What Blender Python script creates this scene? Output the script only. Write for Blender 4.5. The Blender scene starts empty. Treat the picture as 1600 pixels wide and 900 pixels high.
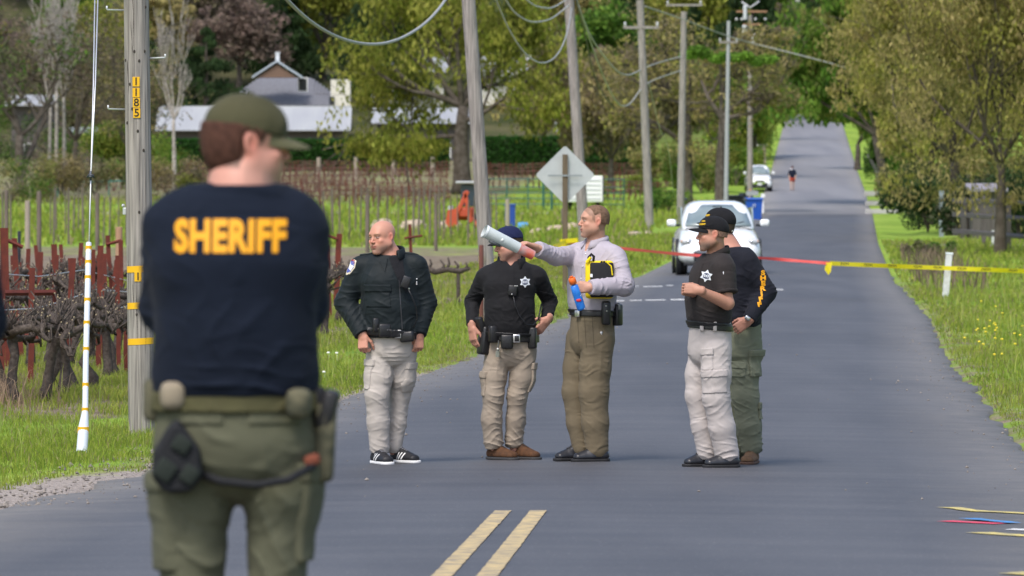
import bpy, bmesh, math, random
import numpy as np
from mathutils import Vector, Matrix
from mathutils.bvhtree import BVHTree
C = bpy.context.scene.collection
SC = bpy.context.scene
R = math.radians
# ------------------------------------------------------------------ camera, light, exposure
F = 8889.0; HOR = 283.0; CZ = 2.0       # focal length in photo pixels, horizon row, eye height
cd = bpy.data.cameras.new("camera"); cam = bpy.data.objects.new("camera", cd); C.objects.link(cam)
cd.sensor_width = 36; cd.lens = 200.0; cd.clip_start = .5; cd.clip_end = 4000
cam.location = (0, 0, CZ); cam.rotation_euler = (R(90), 0, 0)
cd.shift_y = -(450 - HOR) / 1600.0
cd.dof.use_dof = True; cd.dof.focus_distance = 40.3; cd.dof.aperture_fstop = 8.2
SC.camera = cam
w = bpy.data.worlds.new("World"); SC.world = w; w.use_nodes = True
nt = w.node_tree; sky = nt.nodes.new('ShaderNodeTexSky'); sky.sky_type = 'NISHITA'; sky.sun_disc = False
SUN_EL, SUN_AZ = R(56), R(205)           # azimuth clockwise from +Y: behind the camera, to the left
sky.sun_elevation = SUN_EL; sky.sun_rotation = SUN_AZ; sky.air_density = 1.0; sky.dust_density = 3.0; sky.ozone_density = 0.6
bg = nt.nodes['Background']; nt.links.new(sky.outputs[0], bg.inputs[0]); bg.inputs[1].default_value = 0.15
ld = bpy.data.lights.new("sun", 'SUN'); sun = bpy.data.objects.new("sun", ld); C.objects.link(sun)
ld.energy = 1.5; ld.angle = R(15); ld.color = (1.0, 0.965, 0.91)
sdir = Vector((math.sin(SUN_AZ) * math.cos(SUN_EL), math.cos(SUN_AZ) * math.cos(SUN_EL), math.sin(SUN_EL)))
sun.rotation_euler = sdir.to_track_quat('Z', 'Y').to_euler()
SC.view_settings.view_transform = 'Standard'; SC.view_settings.look = 'None'
SC.view_settings.gamma = 1; SC.view_settings.exposure = 0.68
SC.cycles.use_denoising = True
SC.cycles.max_bounces = 6; SC.cycles.diffuse_bounces = 2; SC.cycles.transparent_max_bounces = 8
SC.cycles.transmission_bounces = 4; SC.cycles.glossy_bounces = 2
SC.render.film_transparent = False
# ------------------------------------------------------------------ materials
def mat(name, col=(.5, .5, .5), rough=.8, spec=.3, metal=0, attr=None, noise=None, bump=None, trans=0, alpha=1, weave=None, sheen=0, emis=None):
    """noise=(scale, colour2, amount[, detail]); bump=(scale, strength, distance)"""
    m = bpy.data.materials.new(name); m.use_nodes = True; n = m.node_tree; L = n.links
    b = n.nodes['Principled BSDF']
    b.inputs['Roughness'].default_value = rough; b.inputs['Specular IOR Level'].default_value = spec
    b.inputs['Metallic'].default_value = metal
    if sheen: b.inputs['Sheen Weight'].default_value = sheen
    tc = n.nodes.new('ShaderNodeTexCoord'); co = tc.outputs['Object']
    if attr:
        a = n.nodes.new('ShaderNodeAttribute'); a.attribute_name = attr; src = a.outputs['Color']
    else:
        rgb = n.nodes.new('ShaderNodeRGB'); rgb.outputs[0].default_value = (*col, 1); src = rgb.outputs[0]
    if noise:
        sc_, c2, amt = noise[:3]
        t = n.nodes.new('ShaderNodeTexNoise'); t.inputs['Detail'].default_value = noise[3] if len(noise) > 3 else 5
        if isinstance(sc_, tuple):
            mp = n.nodes.new('ShaderNodeMapping'); mp.inputs['Scale'].default_value = sc_; L.new(co, mp.inputs[0]); L.new(mp.outputs[0], t.inputs[0]); t.inputs['Scale'].default_value = 1
        else:
            t.inputs['Scale'].default_value = sc_; L.new(co, t.inputs[0])
        r = n.nodes.new('ShaderNodeMapRange'); r.inputs[1].default_value = .38; r.inputs[2].default_value = .66; r.inputs[4].default_value = amt
        L.new(t.outputs[0], r.inputs[0])
        mx = n.nodes.new('ShaderNodeMix'); mx.data_type = 'RGBA'; L.new(r.outputs[0], mx.inputs[0]); L.new(src, mx.inputs[6]); mx.inputs[7].default_value = (*c2, 1)
        src = mx.outputs[2]
    L.new(src, b.inputs['Base Color'])
    if bump:
        t = n.nodes.new('ShaderNodeTexNoise'); t.inputs['Detail'].default_value = 6
        if isinstance(bump[0], tuple):
            mp = n.nodes.new('ShaderNodeMapping'); mp.inputs['Scale'].default_value = bump[0]; L.new(co, mp.inputs[0]); L.new(mp.outputs[0], t.inputs[0]); t.inputs['Scale'].default_value = 1
        else:
            t.inputs['Scale'].default_value = bump[0]; L.new(co, t.inputs[0])
        bp = n.nodes.new('ShaderNodeBump'); bp.inputs['Strength'].default_value = bump[1]; bp.inputs['Distance'].default_value = bump[2]
        L.new(t.outputs[0], bp.inputs['Height']); L.new(bp.outputs[0], b.inputs['Normal'])
    if trans:
        tr = n.nodes.new('ShaderNodeBsdfTranslucent'); L.new(src, tr.inputs[0]); ms = n.nodes.new('ShaderNodeMixShader'); ms.inputs[0].default_value = trans
        L.new(b.outputs[0], ms.inputs[1]); L.new(tr.outputs[0], ms.inputs[2]); L.new(ms.outputs[0], n.nodes['Material Output'].inputs[0])
    return m
MC = {}
def M(name, *a, **k):
    if name not in MC: MC[name] = mat(name, *a, **k)
    return MC[name]
# ------------------------------------------------------------------ mesh and object helpers
def mesh_np(name, v, f, cols=None, smooth=True, facecol=None):
    """v (n,3); f (m,4) or (m,3) or list of such; cols per vertex; facecol per face"""
    me = bpy.data.meshes.new(name); v = np.asarray(v, np.float32)
    fl = [np.asarray(a, np.int32) for a in (f if isinstance(f, list) and isinstance(f[0], np.ndarray) else [f]) if len(a)]
    if not fl: return me
    tot = np.concatenate([np.full(len(a), a.shape[1], np.int32) for a in fl]); lv = np.concatenate([a.ravel() for a in fl])
    me.vertices.add(len(v)); me.vertices.foreach_set('co', v.ravel())
    me.loops.add(len(lv)); me.loops.foreach_set('vertex_index', lv)
    me.polygons.add(len(tot)); st = np.zeros(len(tot), np.int32); st[1:] = np.cumsum(tot)[:-1]
    me.polygons.foreach_set('loop_start', st)
    me.update(calc_edges=True)
    me.polygons.foreach_set('use_smooth', np.full(len(tot), smooth)); 
    if cols is not None:
        a = me.color_attributes.new('col', 'FLOAT_COLOR', 'POINT'); c = np.ones((len(v), 4), np.float32); c[:, :3] = cols; a.data.foreach_set('color', c.ravel())
    if facecol is not None:
        a = me.color_attributes.new('col', 'FLOAT_COLOR', 'CORNER'); c = np.ones((len(lv), 4), np.float32); c[:, :3] = np.repeat(facecol, tot, axis=0); a.data.foreach_set('color', c.ravel())
    me.validate(); me.update()
    return me
def put(name, me, m=None, parent=None, loc=None):
    """link a mesh; vertices are in world space and are moved so that the parent's origin is theirs"""
    o = bpy.data.objects.new(name, me); C.objects.link(o)
    if m is not None: me.materials.append(m)
    if parent is not None:
        g = gorigin(parent); me.transform(Matrix.Translation(-g)); o.parent = parent
    elif loc is not None:
        me.transform(Matrix.Translation(-Vector(loc))); o.location = loc
    return o
def gorigin(o):
    v = Vector(o.location)
    while o.parent is not None: o = o.parent; v = v + Vector(o.location)
    return v
def tag(o, label=None, cat=None, group=None, kind=None):
    if label: o['label'] = label
    if cat: o['category'] = cat
    if group: o['group'] = group
    if kind: o['kind'] = kind
    return o
def thing(name, label, cat, loc=(0, 0, 0), group=None):
    o = bpy.data.objects.new(name, None); C.objects.link(o); o.location = loc; o.empty_display_size = .3
    return tag(o, label, cat, group)
def kids(o): return [c for c in o.children]
def dup(root, loc=None, rz=None, label=None, sc=None, parent=None):
    r = root.copy(); C.objects.link(r)
    if parent is not None: r.parent = parent
    for ch in list(root.children): dup(ch, parent=r)
    if loc is not None: r.location = loc
    if rz is not None: r.rotation_euler = (0, 0, rz)
    if sc is not None: r.scale = sc if hasattr(sc, '__len__') else (sc, sc, sc)
    if label: r['label'] = label
    return r
class MB:
    """collects vertices and faces of simple shapes; build() makes ONE mesh object"""
    def __init__(s): s.v = []; s.q = []; s.t = []; s.n = 0
    def add(s, v, q=None, t=None):
        v = np.asarray(v, float).reshape(-1, 3); s.v.append(v)
        if q is not None and len(q): s.q.append(np.asarray(q, int).reshape(-1, 4) + s.n)
        if t is not None and len(t): s.t.append(np.asarray(t, int).reshape(-1, 3) + s.n)
        s.n += len(v); return s
    def tube(s, pts, rad, n=10, cap=True):
        pts = np.asarray(pts, float); k = len(pts); rad = np.full(k, rad, float) if np.isscalar(rad) else np.asarray(rad, float)
        tg = np.gradient(pts, axis=0); tg /= np.linalg.norm(tg, axis=1)[:, None] + 1e-9
        ref = np.array([0, 0, 1.]) if abs(tg[0][2]) < .9 else np.array([1., 0, 0])
        u = np.cross(tg[0], ref); u /= np.linalg.norm(u); vs = []
        a = np.arange(n) * 2 * np.pi / n
        for i in range(k):
            u = u - tg[i] * u.dot(tg[i]); u /= np.linalg.norm(u) + 1e-9; w_ = np.cross(tg[i], u)
            vs.append(pts[i] + rad[i] * (np.cos(a)[:, None] * u + np.sin(a)[:, None] * w_))
        vs = np.concatenate(vs); j = np.arange(n); q = []
        for i in range(k - 1):
            q.append(np.stack([i * n + j, i * n + (j + 1) % n, (i + 1) * n + (j + 1) % n, (i + 1) * n + j], 1))
        q = np.concatenate(q); t = None
        if cap:
            vs = np.concatenate([vs, pts[:1], pts[-1:]]); c0 = k * n; c1 = c0 + 1
            t = np.concatenate([np.stack([(j + 1) % n, j, np.full(n, c0)], 1), np.stack([(k - 1) * n + j, (k - 1) * n + (j + 1) % n, np.full(n, c1)], 1)])
        return s.add(vs, q, t)
    def box(s, c, size, rz=0, rx=0, ry=0, bev=0):
        hx, hy, hz = [a / 2 for a in size]
        if bev:
            bm = bmesh.new(); bmesh.ops.create_cube(bm, size=1)
            for v in bm.verts: v.co = Vector((v.co.x * size[0], v.co.y * size[1], v.co.z * size[2]))
            bmesh.ops.bevel(bm, geom=bm.edges[:], offset=bev, segments=2, affect='EDGES', profile=.5)
            Rm = Matrix.Rotation(rz, 3, 'Z') @ Matrix.Rotation(ry, 3, 'Y') @ Matrix.Rotation(rx, 3, 'X')
            vs = np.array([list(Rm @ v.co + Vector(c)) for v in bm.verts]); q = []; t = []
            bmesh.ops.triangulate(bm, faces=[f for f in bm.faces if len(f.verts) > 4])
            for f in bm.faces: (q if len(f.verts) == 4 else t).append([v.index for v in f.verts])
            bm.free(); return s.add(vs, q, t)
        v = np.array([[x, y, z] for z in (-hz, hz) for y in (-hy, hy) for x in (-hx, hx)])
        Rm = np.array(Matrix.Rotation(rz, 3, 'Z') @ Matrix.Rotation(ry, 3, 'Y') @ Matrix.Rotation(rx, 3, 'X'))
        return s.add(v @ Rm.T + np.array(c, float), [[0, 2, 3, 1], [4, 5, 7, 6], [0, 1, 5, 4], [2, 6, 7, 3], [0, 4, 6, 2], [1, 3, 7, 5]])
    def sph(s, c, r, n=12, m=8, Rm=None):
        r = np.array([r, r, r] if np.isscalar(r) else r, float); th = np.linspace(0, np.pi, m + 1); ph = np.arange(n) * 2 * np.pi / n
        v = np.array([[math.sin(t) * math.cos(p), math.sin(t) * math.sin(p), math.cos(t)] for t in th for p in ph]) * r
        if Rm is not None: v = v @ np.array(Rm).T
        q = [[i * n + j, (i + 1) * n + j, (i + 1) * n + (j + 1) % n, i * n + (j + 1) % n] for i in range(m) for j in range(n)]
        return s.add(v + np.array(c, float), q)
    def prism(s, poly, a0, a1, axis='y'):
        """poly of (x,z) extruded along y (or (x,y) along z, (y,z) along x)"""
        k = len(poly); P0 = []; P1 = []
        for (p, q_) in poly:
            for a, L in ((a0, P0), (a1, P1)): L.append({'y': (p, a, q_), 'z': (p, q_, a), 'x': (a, p, q_)}[axis])
        v = np.array(P0 + P1, float); c0 = v[:k].mean(0); c1 = v[k:].mean(0); v = np.concatenate([v, [c0, c1]]); j = np.arange(k)
        q = np.stack([j, (j + 1) % k, k + (j + 1) % k, k + j], 1)
        t = np.concatenate([np.stack([(j + 1) % k, j, np.full(k, 2 * k)], 1), np.stack([k + j, k + (j + 1) % k, np.full(k, 2 * k + 1)], 1)])
        return s.add(v, q, t)
    def build(s, name, m, parent=None, loc=None, smooth=False):
        v = np.concatenate(s.v); fs = []
        if s.q: fs.append(np.concatenate(s.q))
        if s.t: fs.append(np.concatenate(s.t))
        me = mesh_np(name, v, fs, smooth=smooth)
        bm = bmesh.new(); bm.from_mesh(me); bmesh.ops.recalc_face_normals(bm, faces=bm.faces); bm.to_mesh(me); bm.free()
        return put(name, me, m, parent, loc)
def autosmooth(o, ang=35):
    me = o.data; bm = bmesh.new(); bm.from_mesh(me)
    for f in bm.faces: f.smooth = True
    for e in bm.edges:
        if len(e.link_faces) == 2 and e.calc_face_angle(0) > R(ang): e.smooth = False
    bm.to_mesh(me); bm.free(); return o
# ------------------------------------------------------------------ the lie of the land
def ip(x, tab): return np.interp(x, [a for a, b in tab], [b for a, b in tab])
RZ = [(-60, .4), (15, .4), (25, .24), (40, 0), (300, 0), (345, .02), (372, .4), (404, 1.3), (450, 2.9), (555, 7.2), (700, 12.6), (1200, 30)]
RL = [(-60, -7.4), (32.5, -2.93), (34, -2.83), (38.9, -2.49), (52, -1.58), (63.7, -.5), (85, .85), (117, 2.54), (185, 6.4), (342, 15.0), (404, 17.9), (555, 26.4), (1200, 62)]
RR = [(-60, -1.8), (34, 3.4), (39.8, 3.72), (42, 3.79), (64.2, 4.91), (85, 6.2), (113, 7.6), (183, 11.8), (342, 21.7), (400, 24.9), (555, 32.4), (1200, 68)]
LZ = [(-60, .4), (15, .4), (25, .24), (40, 0), (200, 0), (340, .0), (400, 1.1), (480, 3.1), (530, 4.2), (570, 6.5), (630, 16), (800, 58), (1000, 112), (1400, 200)]
HZ = [(-60, .4), (15, .4), (25, .24), (40, 0), (200, 0), (340, .1), (400, 1.5), (480, 4), (560, 7.6), (640, 17), (800, 56), (1000, 108), (1400, 190)]
def rz(Y): return ip(Y, RZ)
def ground(X, Y):
    X = np.asarray(X, float); Y = np.asarray(Y, float)
    l = ip(Y, RL); r = ip(Y, RR); z0 = rz(Y)
    dl = np.clip((l - X) / 14, 0, 1); dr = np.clip((X - r) / 14, 0, 1)
    sm = lambda t: t * t * (3 - 2 * t)
    z = z0 * (1 - sm(dl) - sm(dr)) + ip(Y, LZ) * sm(dl) + ip(Y, HZ) * sm(dr)
    off = np.maximum(np.maximum(l - X, X - r), 0)
    b = (np.sin(X * 1.7 + Y * .23) * np.sin(Y * .61 + X * .4) + .6 * np.sin(X * 3.9 + 1) * np.sin(Y * 1.3)) * .035 * np.clip(off / 1.5, 0, 1)
    b = b + np.sin(X * .07 + Y * .045 + 2) * np.sin(Y * .031 - X * .05) * np.clip((Y - 560) / 100, 0, 1) * 5 * np.clip((off - 2) / 25, 0, 1)
    dip = -.05 * np.exp(-((off - 1.1) / .7) ** 2) * (off > 0)
    return z + b + dip
def gp(px, py, Y):            # a point of the place seen at photo pixel (px, py) and standing Y metres away
    return Vector(((px - 800) * Y / F, Y, CZ - (py - HOR) * Y / F))
def gx(px, Y):                # its foot on the ground
    X = (px - 800) * Y / F; return Vector((X, Y, float(ground(X, Y))))
# ------------------------------------------------------------------ terrain, road, markings
def build_setting():
    Ys = np.concatenate([np.arange(-60, 20, 8), np.arange(20, 34, 2), np.arange(34, 120, .6), np.arange(120, 200, 1.5), np.arange(200, 420, 4), np.arange(420, 700, 8), np.arange(700, 1401, 20)])
    offs = np.array([0, .15, .35, .6, .9, 1.3, 1.8, 2.4, 3, 3.8, 4.8, 6, 7.5, 9.5, 12, 15, 19, 24, 30, 38, 50, 65, 85, 110, 150, 200, 280, 400])
    rows = []; U = []
    for Y in Ys:
        l, r = ip(Y, RL), ip(Y, RR)
        rows.append(np.concatenate([l - offs[::-1], [l + .25, (l + r) / 2, r - .25], r + offs])); U.append(np.concatenate([offs[::-1], [0, 0, 0], offs]))
    X = np.array(rows); Yg = np.repeat(Ys[:, None], X.shape[1], 1); Z = ground(X, Yg); n = len(offs)
    Z[:, n:n + 3] -= .25; Z[:, n - 1] -= .04; Z[:, n + 3] -= .04
    v = np.stack([X, Yg, Z], 2).reshape(-1, 3); h, w_ = X.shape
    i, j = np.meshgrid(np.arange(h - 1), np.arange(w_ - 1), indexing='ij'); a = (i * w_ + j).ravel()
    U = np.array(U).ravel()
    side = np.zeros_like(X); side[:, :n] = 1
    # ground cover colours, per vertex: (gravel, soil, woodland floor)
    XX = X.ravel(); YY = Yg.ravel(); sd = side.ravel()
    gravel = np.clip(1 - (U - .08) / .22, 0, 1) * np.where((YY < 60), .8, .2) * (.3 + .7 * sd)
    gravel = np.maximum(gravel, np.clip(1 - (U - .55) / .35, 0, 1) * sd * np.clip((39.5 - YY) / 2, 0, 1) * .95)
    vr = -3.3 + (YY - 45) * .062                                   # the verge ends, the near vineyard begins
    soil = sd * np.clip((vr - XX) / .5, 0, 1) * np.clip((YY - 47) / 2, 0, 1) * np.clip((165 - YY) / 15, 0, 1) * .8
    soil = np.maximum(soil, sd * (XX < ip(YY, RL) - 18) * np.clip((YY - 350) / 30, 0, 1) * .6)
    soil = np.maximum(soil, sd * np.clip((U - 4.4) / .8, 0, 1) * np.clip((YY - 120) / 6, 0, 1) * np.clip((176 - YY) / 6, 0, 1) * .6)
    soil = np.maximum(soil, np.clip((1.5 - U) / 1.2, 0, 1) * np.clip((150 - YY) / 40, 0, 1) * .5)
    wood = np.clip((YY - 520) / 60, 0, 1) * np.clip((U - 3) / 5, 0, 1)
    me = mesh_np('ground', v, np.stack([a, a + 1, a + w_ + 1, a + w_], 1), cols=np.stack([gravel, soil, wood], 1))
    m = bpy.data.materials.new('ground_cover'); m.use_nodes = True; n_ = m.node_tree; L = n_.links; b = n_.nodes['Principled BSDF']; b.inputs['Roughness'].default_value = .95; b.inputs['Specular IOR Level'].default_value = .1
    at = n_.nodes.new('ShaderNodeAttribute'); at.attribute_name = 'col'; sp = n_.nodes.new('ShaderNodeSeparateColor'); L.new(at.outputs['Color'], sp.inputs[0])
    tc = n_.nodes.new('ShaderNodeTexCoord')
    def nz(sc, det=5, mp=None):
        t = n_.nodes.new('ShaderNodeTexNoise'); t.inputs['Scale'].default_value = sc; t.inputs['Detail'].default_value = det
        if mp:
            q = n_.nodes.new('ShaderNodeMapping'); q.inputs['Scale'].default_value = mp; L.new(tc.outputs['Object'], q.inputs[0]); L.new(q.outputs[0], t.inputs[0])
        else: L.new(tc.outputs['Object'], t.inputs[0])
        return t.outputs[0]
    def ramp(src, stops):
        r = n_.nodes.new('ShaderNodeValToRGB'); L.new(src, r.inputs[0]); e = r.color_ramp.elements
        for k_, (p, c) in enumerate(stops):
            el = e[k_] if k_ < 2 else e.new(p); el.position = p; el.color = (*c, 1)
        return r.outputs[0]
    def mix(fac, A, B):
        x = n_.nodes.new('ShaderNodeMix'); x.data_type = 'RGBA'; L.new(fac, x.inputs[0]); L.new(A, x.inputs[6]); L.new(B, x.inputs[7]); return x.outputs[2]
    def thr(val, noise_, a0=.35, a1=.65):
        s1 = n_.nodes.new('ShaderNodeMath'); s1.operation = 'ADD'; L.new(val, s1.inputs[0]); L.new(noise_, s1.inputs[1])
        r = n_.nodes.new('ShaderNodeMapRange'); r.inputs[1].default_value = a0 + .5; r.inputs[2].default_value = a1 + .5; L.new(s1.outputs[0], r.inputs[0]); return r.outputs[0]
    grass = ramp(nz(.35, 6), [(.3, (.13, .22, .03)), (.5, (.20, .31, .04)), (.72, (.32, .38, .08))])
    soilc = ramp(nz(2.5, 8), [(.35, (.13, .10, .07)), (.6, (.23, .19, .14))])
    grav = ramp(nz(38, 3), [(.3, (.12, .10, .09)), (.5, (.30, .26, .23)), (.75, (.47, .42, .37))])
    woodc = ramp(nz(.15, 6), [(.35, (.035, .045, .015)), (.65, (.09, .085, .04))])
    nn = nz(1.1, 7)
    c = mix(thr(sp.outputs[1], nn), grass, soilc); c = mix(thr(sp.outputs[0], nz(4, 6)), c, grav); c = mix(sp.outputs[2], c, woodc)
    L.new(c, b.inputs['Base Color'])
    bp = n_.nodes.new('ShaderNodeBump'); bp.inputs['Strength'].default_value = .6; bp.inputs['Distance'].default_value = .03; L.new(nz(22, 6), bp.inputs['Height']); L.new(bp.outputs[0], b.inputs['Normal'])
    put('ground', me, m)['kind'] = 'structure'
    # road strip with slightly ragged edges
    rnd = np.random.RandomState(3)
    Yr = np.concatenate([np.arange(-60, 30, 3), np.arange(30, 110, .25), np.arange(110, 200, 1), np.arange(200, 606, 4)])
    jl = np.convolve(rnd.randn(len(Yr)) * .07, np.ones(3) / 3, 'same'); jr = np.convolve(rnd.randn(len(Yr)) * .07, np.ones(3) / 3, 'same')
    cols = np.array([0, .004, .05, .2, .35, .5, .65, .8, .95, .996, 1]); crown = np.array([-.2, .0, .012, .03, .042, .05, .042, .03, .012, .0, -.2])
    l = ip(Yr, RL) + jl * (Yr < 120); r = ip(Yr, RR) + jr * (Yr < 120)
    X = l[:, None] + (r - l)[:, None] * cols; Z = rz(Yr)[:, None] + crown + np.zeros_like(X); Yg = np.repeat(Yr[:, None], 11, 1)
    v = np.stack([X, Yg, Z], 2).reshape(-1, 3); i, j = np.meshgrid(np.arange(len(Yr) - 1), np.arange(10), indexing='ij'); a = (i * 11 + j).ravel()
    me = mesh_np('road', v, np.stack([a, a + 1, a + 12, a + 11], 1), cols=np.stack([np.repeat(np.minimum(cols, 1 - cols)[None], len(Yr), 0).ravel()] * 3, 1))
    m = bpy.data.materials.new('asphalt'); m.use_nodes = True; n_ = m.node_tree; L = n_.links; b = n_.nodes['Principled BSDF']
    tc = n_.nodes.new('ShaderNodeTexCoord')
    agg = nz(160, 2); blot = nz(1, 7, (.9, .12, 1)); streak = nz(1, 5, (.35, 2.2, 1)); patch = nz(1, 4, (.5, .03, 1))
    c = ramp(agg, [(.25, (.033, .034, .039)), (.5, (.056, .057, .065)), (.8, (.125, .125, .135))])
    c2 = ramp(blot, [(.36, (.044, .045, .052)), (.64, (.10, .10, .108))])
    c3 = ramp(streak, [(.38, (.055, .056, .064)), (.64, (.155, .148, .15))])
    def fm(f, A, B):
        x = n_.nodes.new('ShaderNodeMix'); x.data_type = 'RGBA'; x.inputs[0].default_value = f; L.new(A, x.inputs[6]); L.new(B, x.inputs[7]); return x.outputs[2]
    c = fm(.45, c, c2); c = fm(.16, c, c3)
    fl = n_.nodes.new('ShaderNodeRGB'); fl.outputs[0].default_value = (.30, .29, .28, 1); fr = n_.nodes.new('ShaderNodeMapRange'); fr.inputs[1].default_value = .66; fr.inputs[2].default_value = .72; fr.inputs[4].default_value = .75; L.new(nz(48, 3), fr.inputs[0]); c = mix(fr.outputs[0], c, fl.outputs[0])
    fd = n_.nodes.new('ShaderNodeRGB'); fd.outputs[0].default_value = (.025, .025, .027, 1); fr = n_.nodes.new('ShaderNodeMapRange'); fr.inputs[1].default_value = .36; fr.inputs[2].default_value = .29; fr.inputs[4].default_value = .6; L.new(nz(31, 4), fr.inputs[0]); c = mix(fr.outputs[0], c, fd.outputs[0])
    # the far stretch up the hill is older and paler; dust along the edges
    at = n_.nodes.new('ShaderNodeAttribute'); at.attribute_name = 'col'
    sx = n_.nodes.new('ShaderNodeSeparateXYZ'); L.new(tc.outputs['Object'], sx.inputs[0])
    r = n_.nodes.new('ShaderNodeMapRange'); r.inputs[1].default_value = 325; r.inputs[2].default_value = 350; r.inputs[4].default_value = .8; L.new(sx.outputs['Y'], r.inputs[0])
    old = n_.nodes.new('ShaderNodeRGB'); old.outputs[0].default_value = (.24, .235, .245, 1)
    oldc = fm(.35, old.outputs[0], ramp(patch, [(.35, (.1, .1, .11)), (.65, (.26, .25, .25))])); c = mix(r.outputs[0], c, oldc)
    e = n_.nodes.new('ShaderNodeMapRange'); e.inputs[1].default_value = .17; e.inputs[2].default_value = 0; e.inputs[3].default_value = 0; e.inputs[4].default_value = .8; L.new(at.outputs['Fac'], e.inputs[0])
    ed = n_.nodes.new('ShaderNodeMath'); ed.operation = 'MULTIPLY'; L.new(e.outputs[0], ed.inputs[0]); L.new(nz(3, 8), ed.inputs[1])
    dust = n_.nodes.new('ShaderNodeRGB'); dust.outputs[0].default_value = (.28, .25, .21, 1); c = mix(ed.outputs[0], c, dust.outputs[0])
    L.new(c, b.inputs['Base Color']); b.inputs['Roughness'].default_value = .62; b.inputs['Specular IOR Level'].default_value = .42
    bp = n_.nodes.new('ShaderNodeBump'); bp.inputs['Strength'].default_value = .35; bp.inputs['Distance'].default_value = .004; L.new(agg, bp.inputs['Height']); L.new(bp.outputs[0], b.inputs['Normal'])
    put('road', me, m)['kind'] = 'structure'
    def rzc(X, Y):                                  # height of the crowned road surface
        l, r_ = ip(Y, RL), ip(Y, RR); return float(rz(Y) + np.interp((X - l) / (r_ - l), cols, crown))
    def stripe(name, pts, wd, m, seed=0, rag=.01, dz=.005):
        rs = np.random.RandomState(seed); v = []; 
        P = np.array(pts, float); L_ = np.linalg.norm(np.diff(P, axis=0), axis=1); tt = np.concatenate([[0], np.cumsum(L_)]); k = max(2, int(tt[-1] / .12)); s_ = np.linspace(0, tt[-1], k)
        Q = np.stack([np.interp(s_, tt, P[:, 0]), np.interp(s_, tt, P[:, 1])], 1); g = np.gradient(Q, axis=0); g /= np.linalg.norm(g, axis=1)[:, None]; nrm = np.stack([-g[:, 1], g[:, 0]], 1)
        for q, n2 in zip(Q, nrm):
            for sg in (-1, 1):
                p = q + n2 * sg * (wd / 2 + rs.randn() * rag); v.append((p[0], p[1], rzc(p[0], p[1]) + dz))
        v = np.array(v); i = np.arange(k - 1) * 2
        o = put(name, mesh_np(name, v, np.stack([i, i + 1, i + 3, i + 2], 1)), m); o['kind'] = 'structure'; return o
    yel = mat('worn_yellow_paint', (.54, .41, .20), .7, .3, noise=(12, (.16, .15, .14), .75, 9), bump=(120, .3, .003))
    for dx in (-.125, .125):
        stripe('road_marking', [((x - 800) / s_ + dx * 0, Y) for (x, s_, Y) in []] or [(.055 + dx * .78 + (Y - 31.4) * .0375, Y) for Y in np.arange(12, 31.45, .6)], .09, yel, 5 + int(dx * 10), .0015)
    uy = mat('survey_yellow_paint', (.72, .58, .16), .7, .3, noise=(14, (.2, .2, .17), .8, 8)); uw = mat('survey_white_paint', (.8, .8, .78), .7, .3, noise=(12, (.12, .12, .13), .8, 8))
    ur = mat('survey_red_paint', (.72, .06, .12), .7, noise=(14, (.2, .1, .12), .5, 8)); ub = mat('survey_blue_paint', (.06, .27, .62), .7, noise=(14, (.1, .15, .2), .6, 8))
    def gyx(px, py):
        Y = 40.
        for _ in range(20): Y = F * (CZ - float(rz(Y)) - .02) / (py - HOR)
        return ((px - 800) * Y / F, Y)
    stripe('paint_mark', [gyx(1486, 794), gyx(1530, 799), gyx(1600, 801), gyx(1640, 803)], .13, uy, 1, .015)
    stripe('paint_mark', [gyx(1476, 816), gyx(1560, 819)], .16, ur, 2, .015); stripe('paint_mark', [gyx(1518, 812), gyx(1585, 818)], .11, ub, 3, .015, .009)
    stripe('paint_mark', [gyx(1528, 833), gyx(1575, 836), gyx(1630, 838)], .17, uy, 4, .015); stripe('paint_mark', [gyx(1577, 827), gyx(1630, 828)], .16, uw, 5, .015)
    stripe('paint_mark', [gyx(1575, 896), gyx(1660, 899)], .2, uy, 6, .03)
    for (x0, x1, y) in [(943, 966, 455), (972, 998, 447), (1005, 1035, 448), (984, 1003, 470), (1008, 1040, 470), (1048, 1075, 470), (1041, 1052, 447), (940, 975, 470), (1200, 1224, 455)]:
        stripe('worn_crosswalk_paint', [gyx(x0, y), gyx(x1, y)], .7, uw, x0, .05)
    # pebbles and grit lying along the road edge: uncountable
    rs = np.random.RandomState(8); mb = MB(); k = 0
    oc = np.array([[1, 0, 0], [0, 1, 0], [-1, 0, 0], [0, -1, 0], [0, 0, 1], [0, 0, -1]], float); ot = np.array([[0, 1, 4], [1, 2, 4], [2, 3, 4], [3, 0, 4], [1, 0, 5], [2, 1, 5], [3, 2, 5], [0, 3, 5]])
    for q in range(1900):
        Y = 33 + 45 * rs.rand() ** 1.5; sd_ = rs.rand() < .5; l, r_ = ip(Y, RL), ip(Y, RR)
        d = abs(rs.randn()) * .3 * (1 if rs.rand() < .8 else 4); 
        if rs.rand() < .35: d = -rs.rand() * .45
        sd_ = sd_ or rs.rand() < .5; X = l + d if sd_ else r_ - d
        z = rzc(X, Y) if d > .02 else float(ground(X, Y)); sz = .004 + .008 * rs.rand() ** 2
        if q < 900 and Y < 44: X = ip(Y, RL) - rs.rand() * .8; z = float(ground(X, Y)); sz *= 1.5
        mb.add(oc * sz * (.6 + .8 * rs.rand(3)) + [X, Y, z + sz * .4], None, ot)
    o = mb.build('gravel', mat('pebble_stone', (.27, .24, .21), .9, noise=(7, (.1, .09, .085), .8))); o['kind'] = 'stuff'
build_setting()
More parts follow.
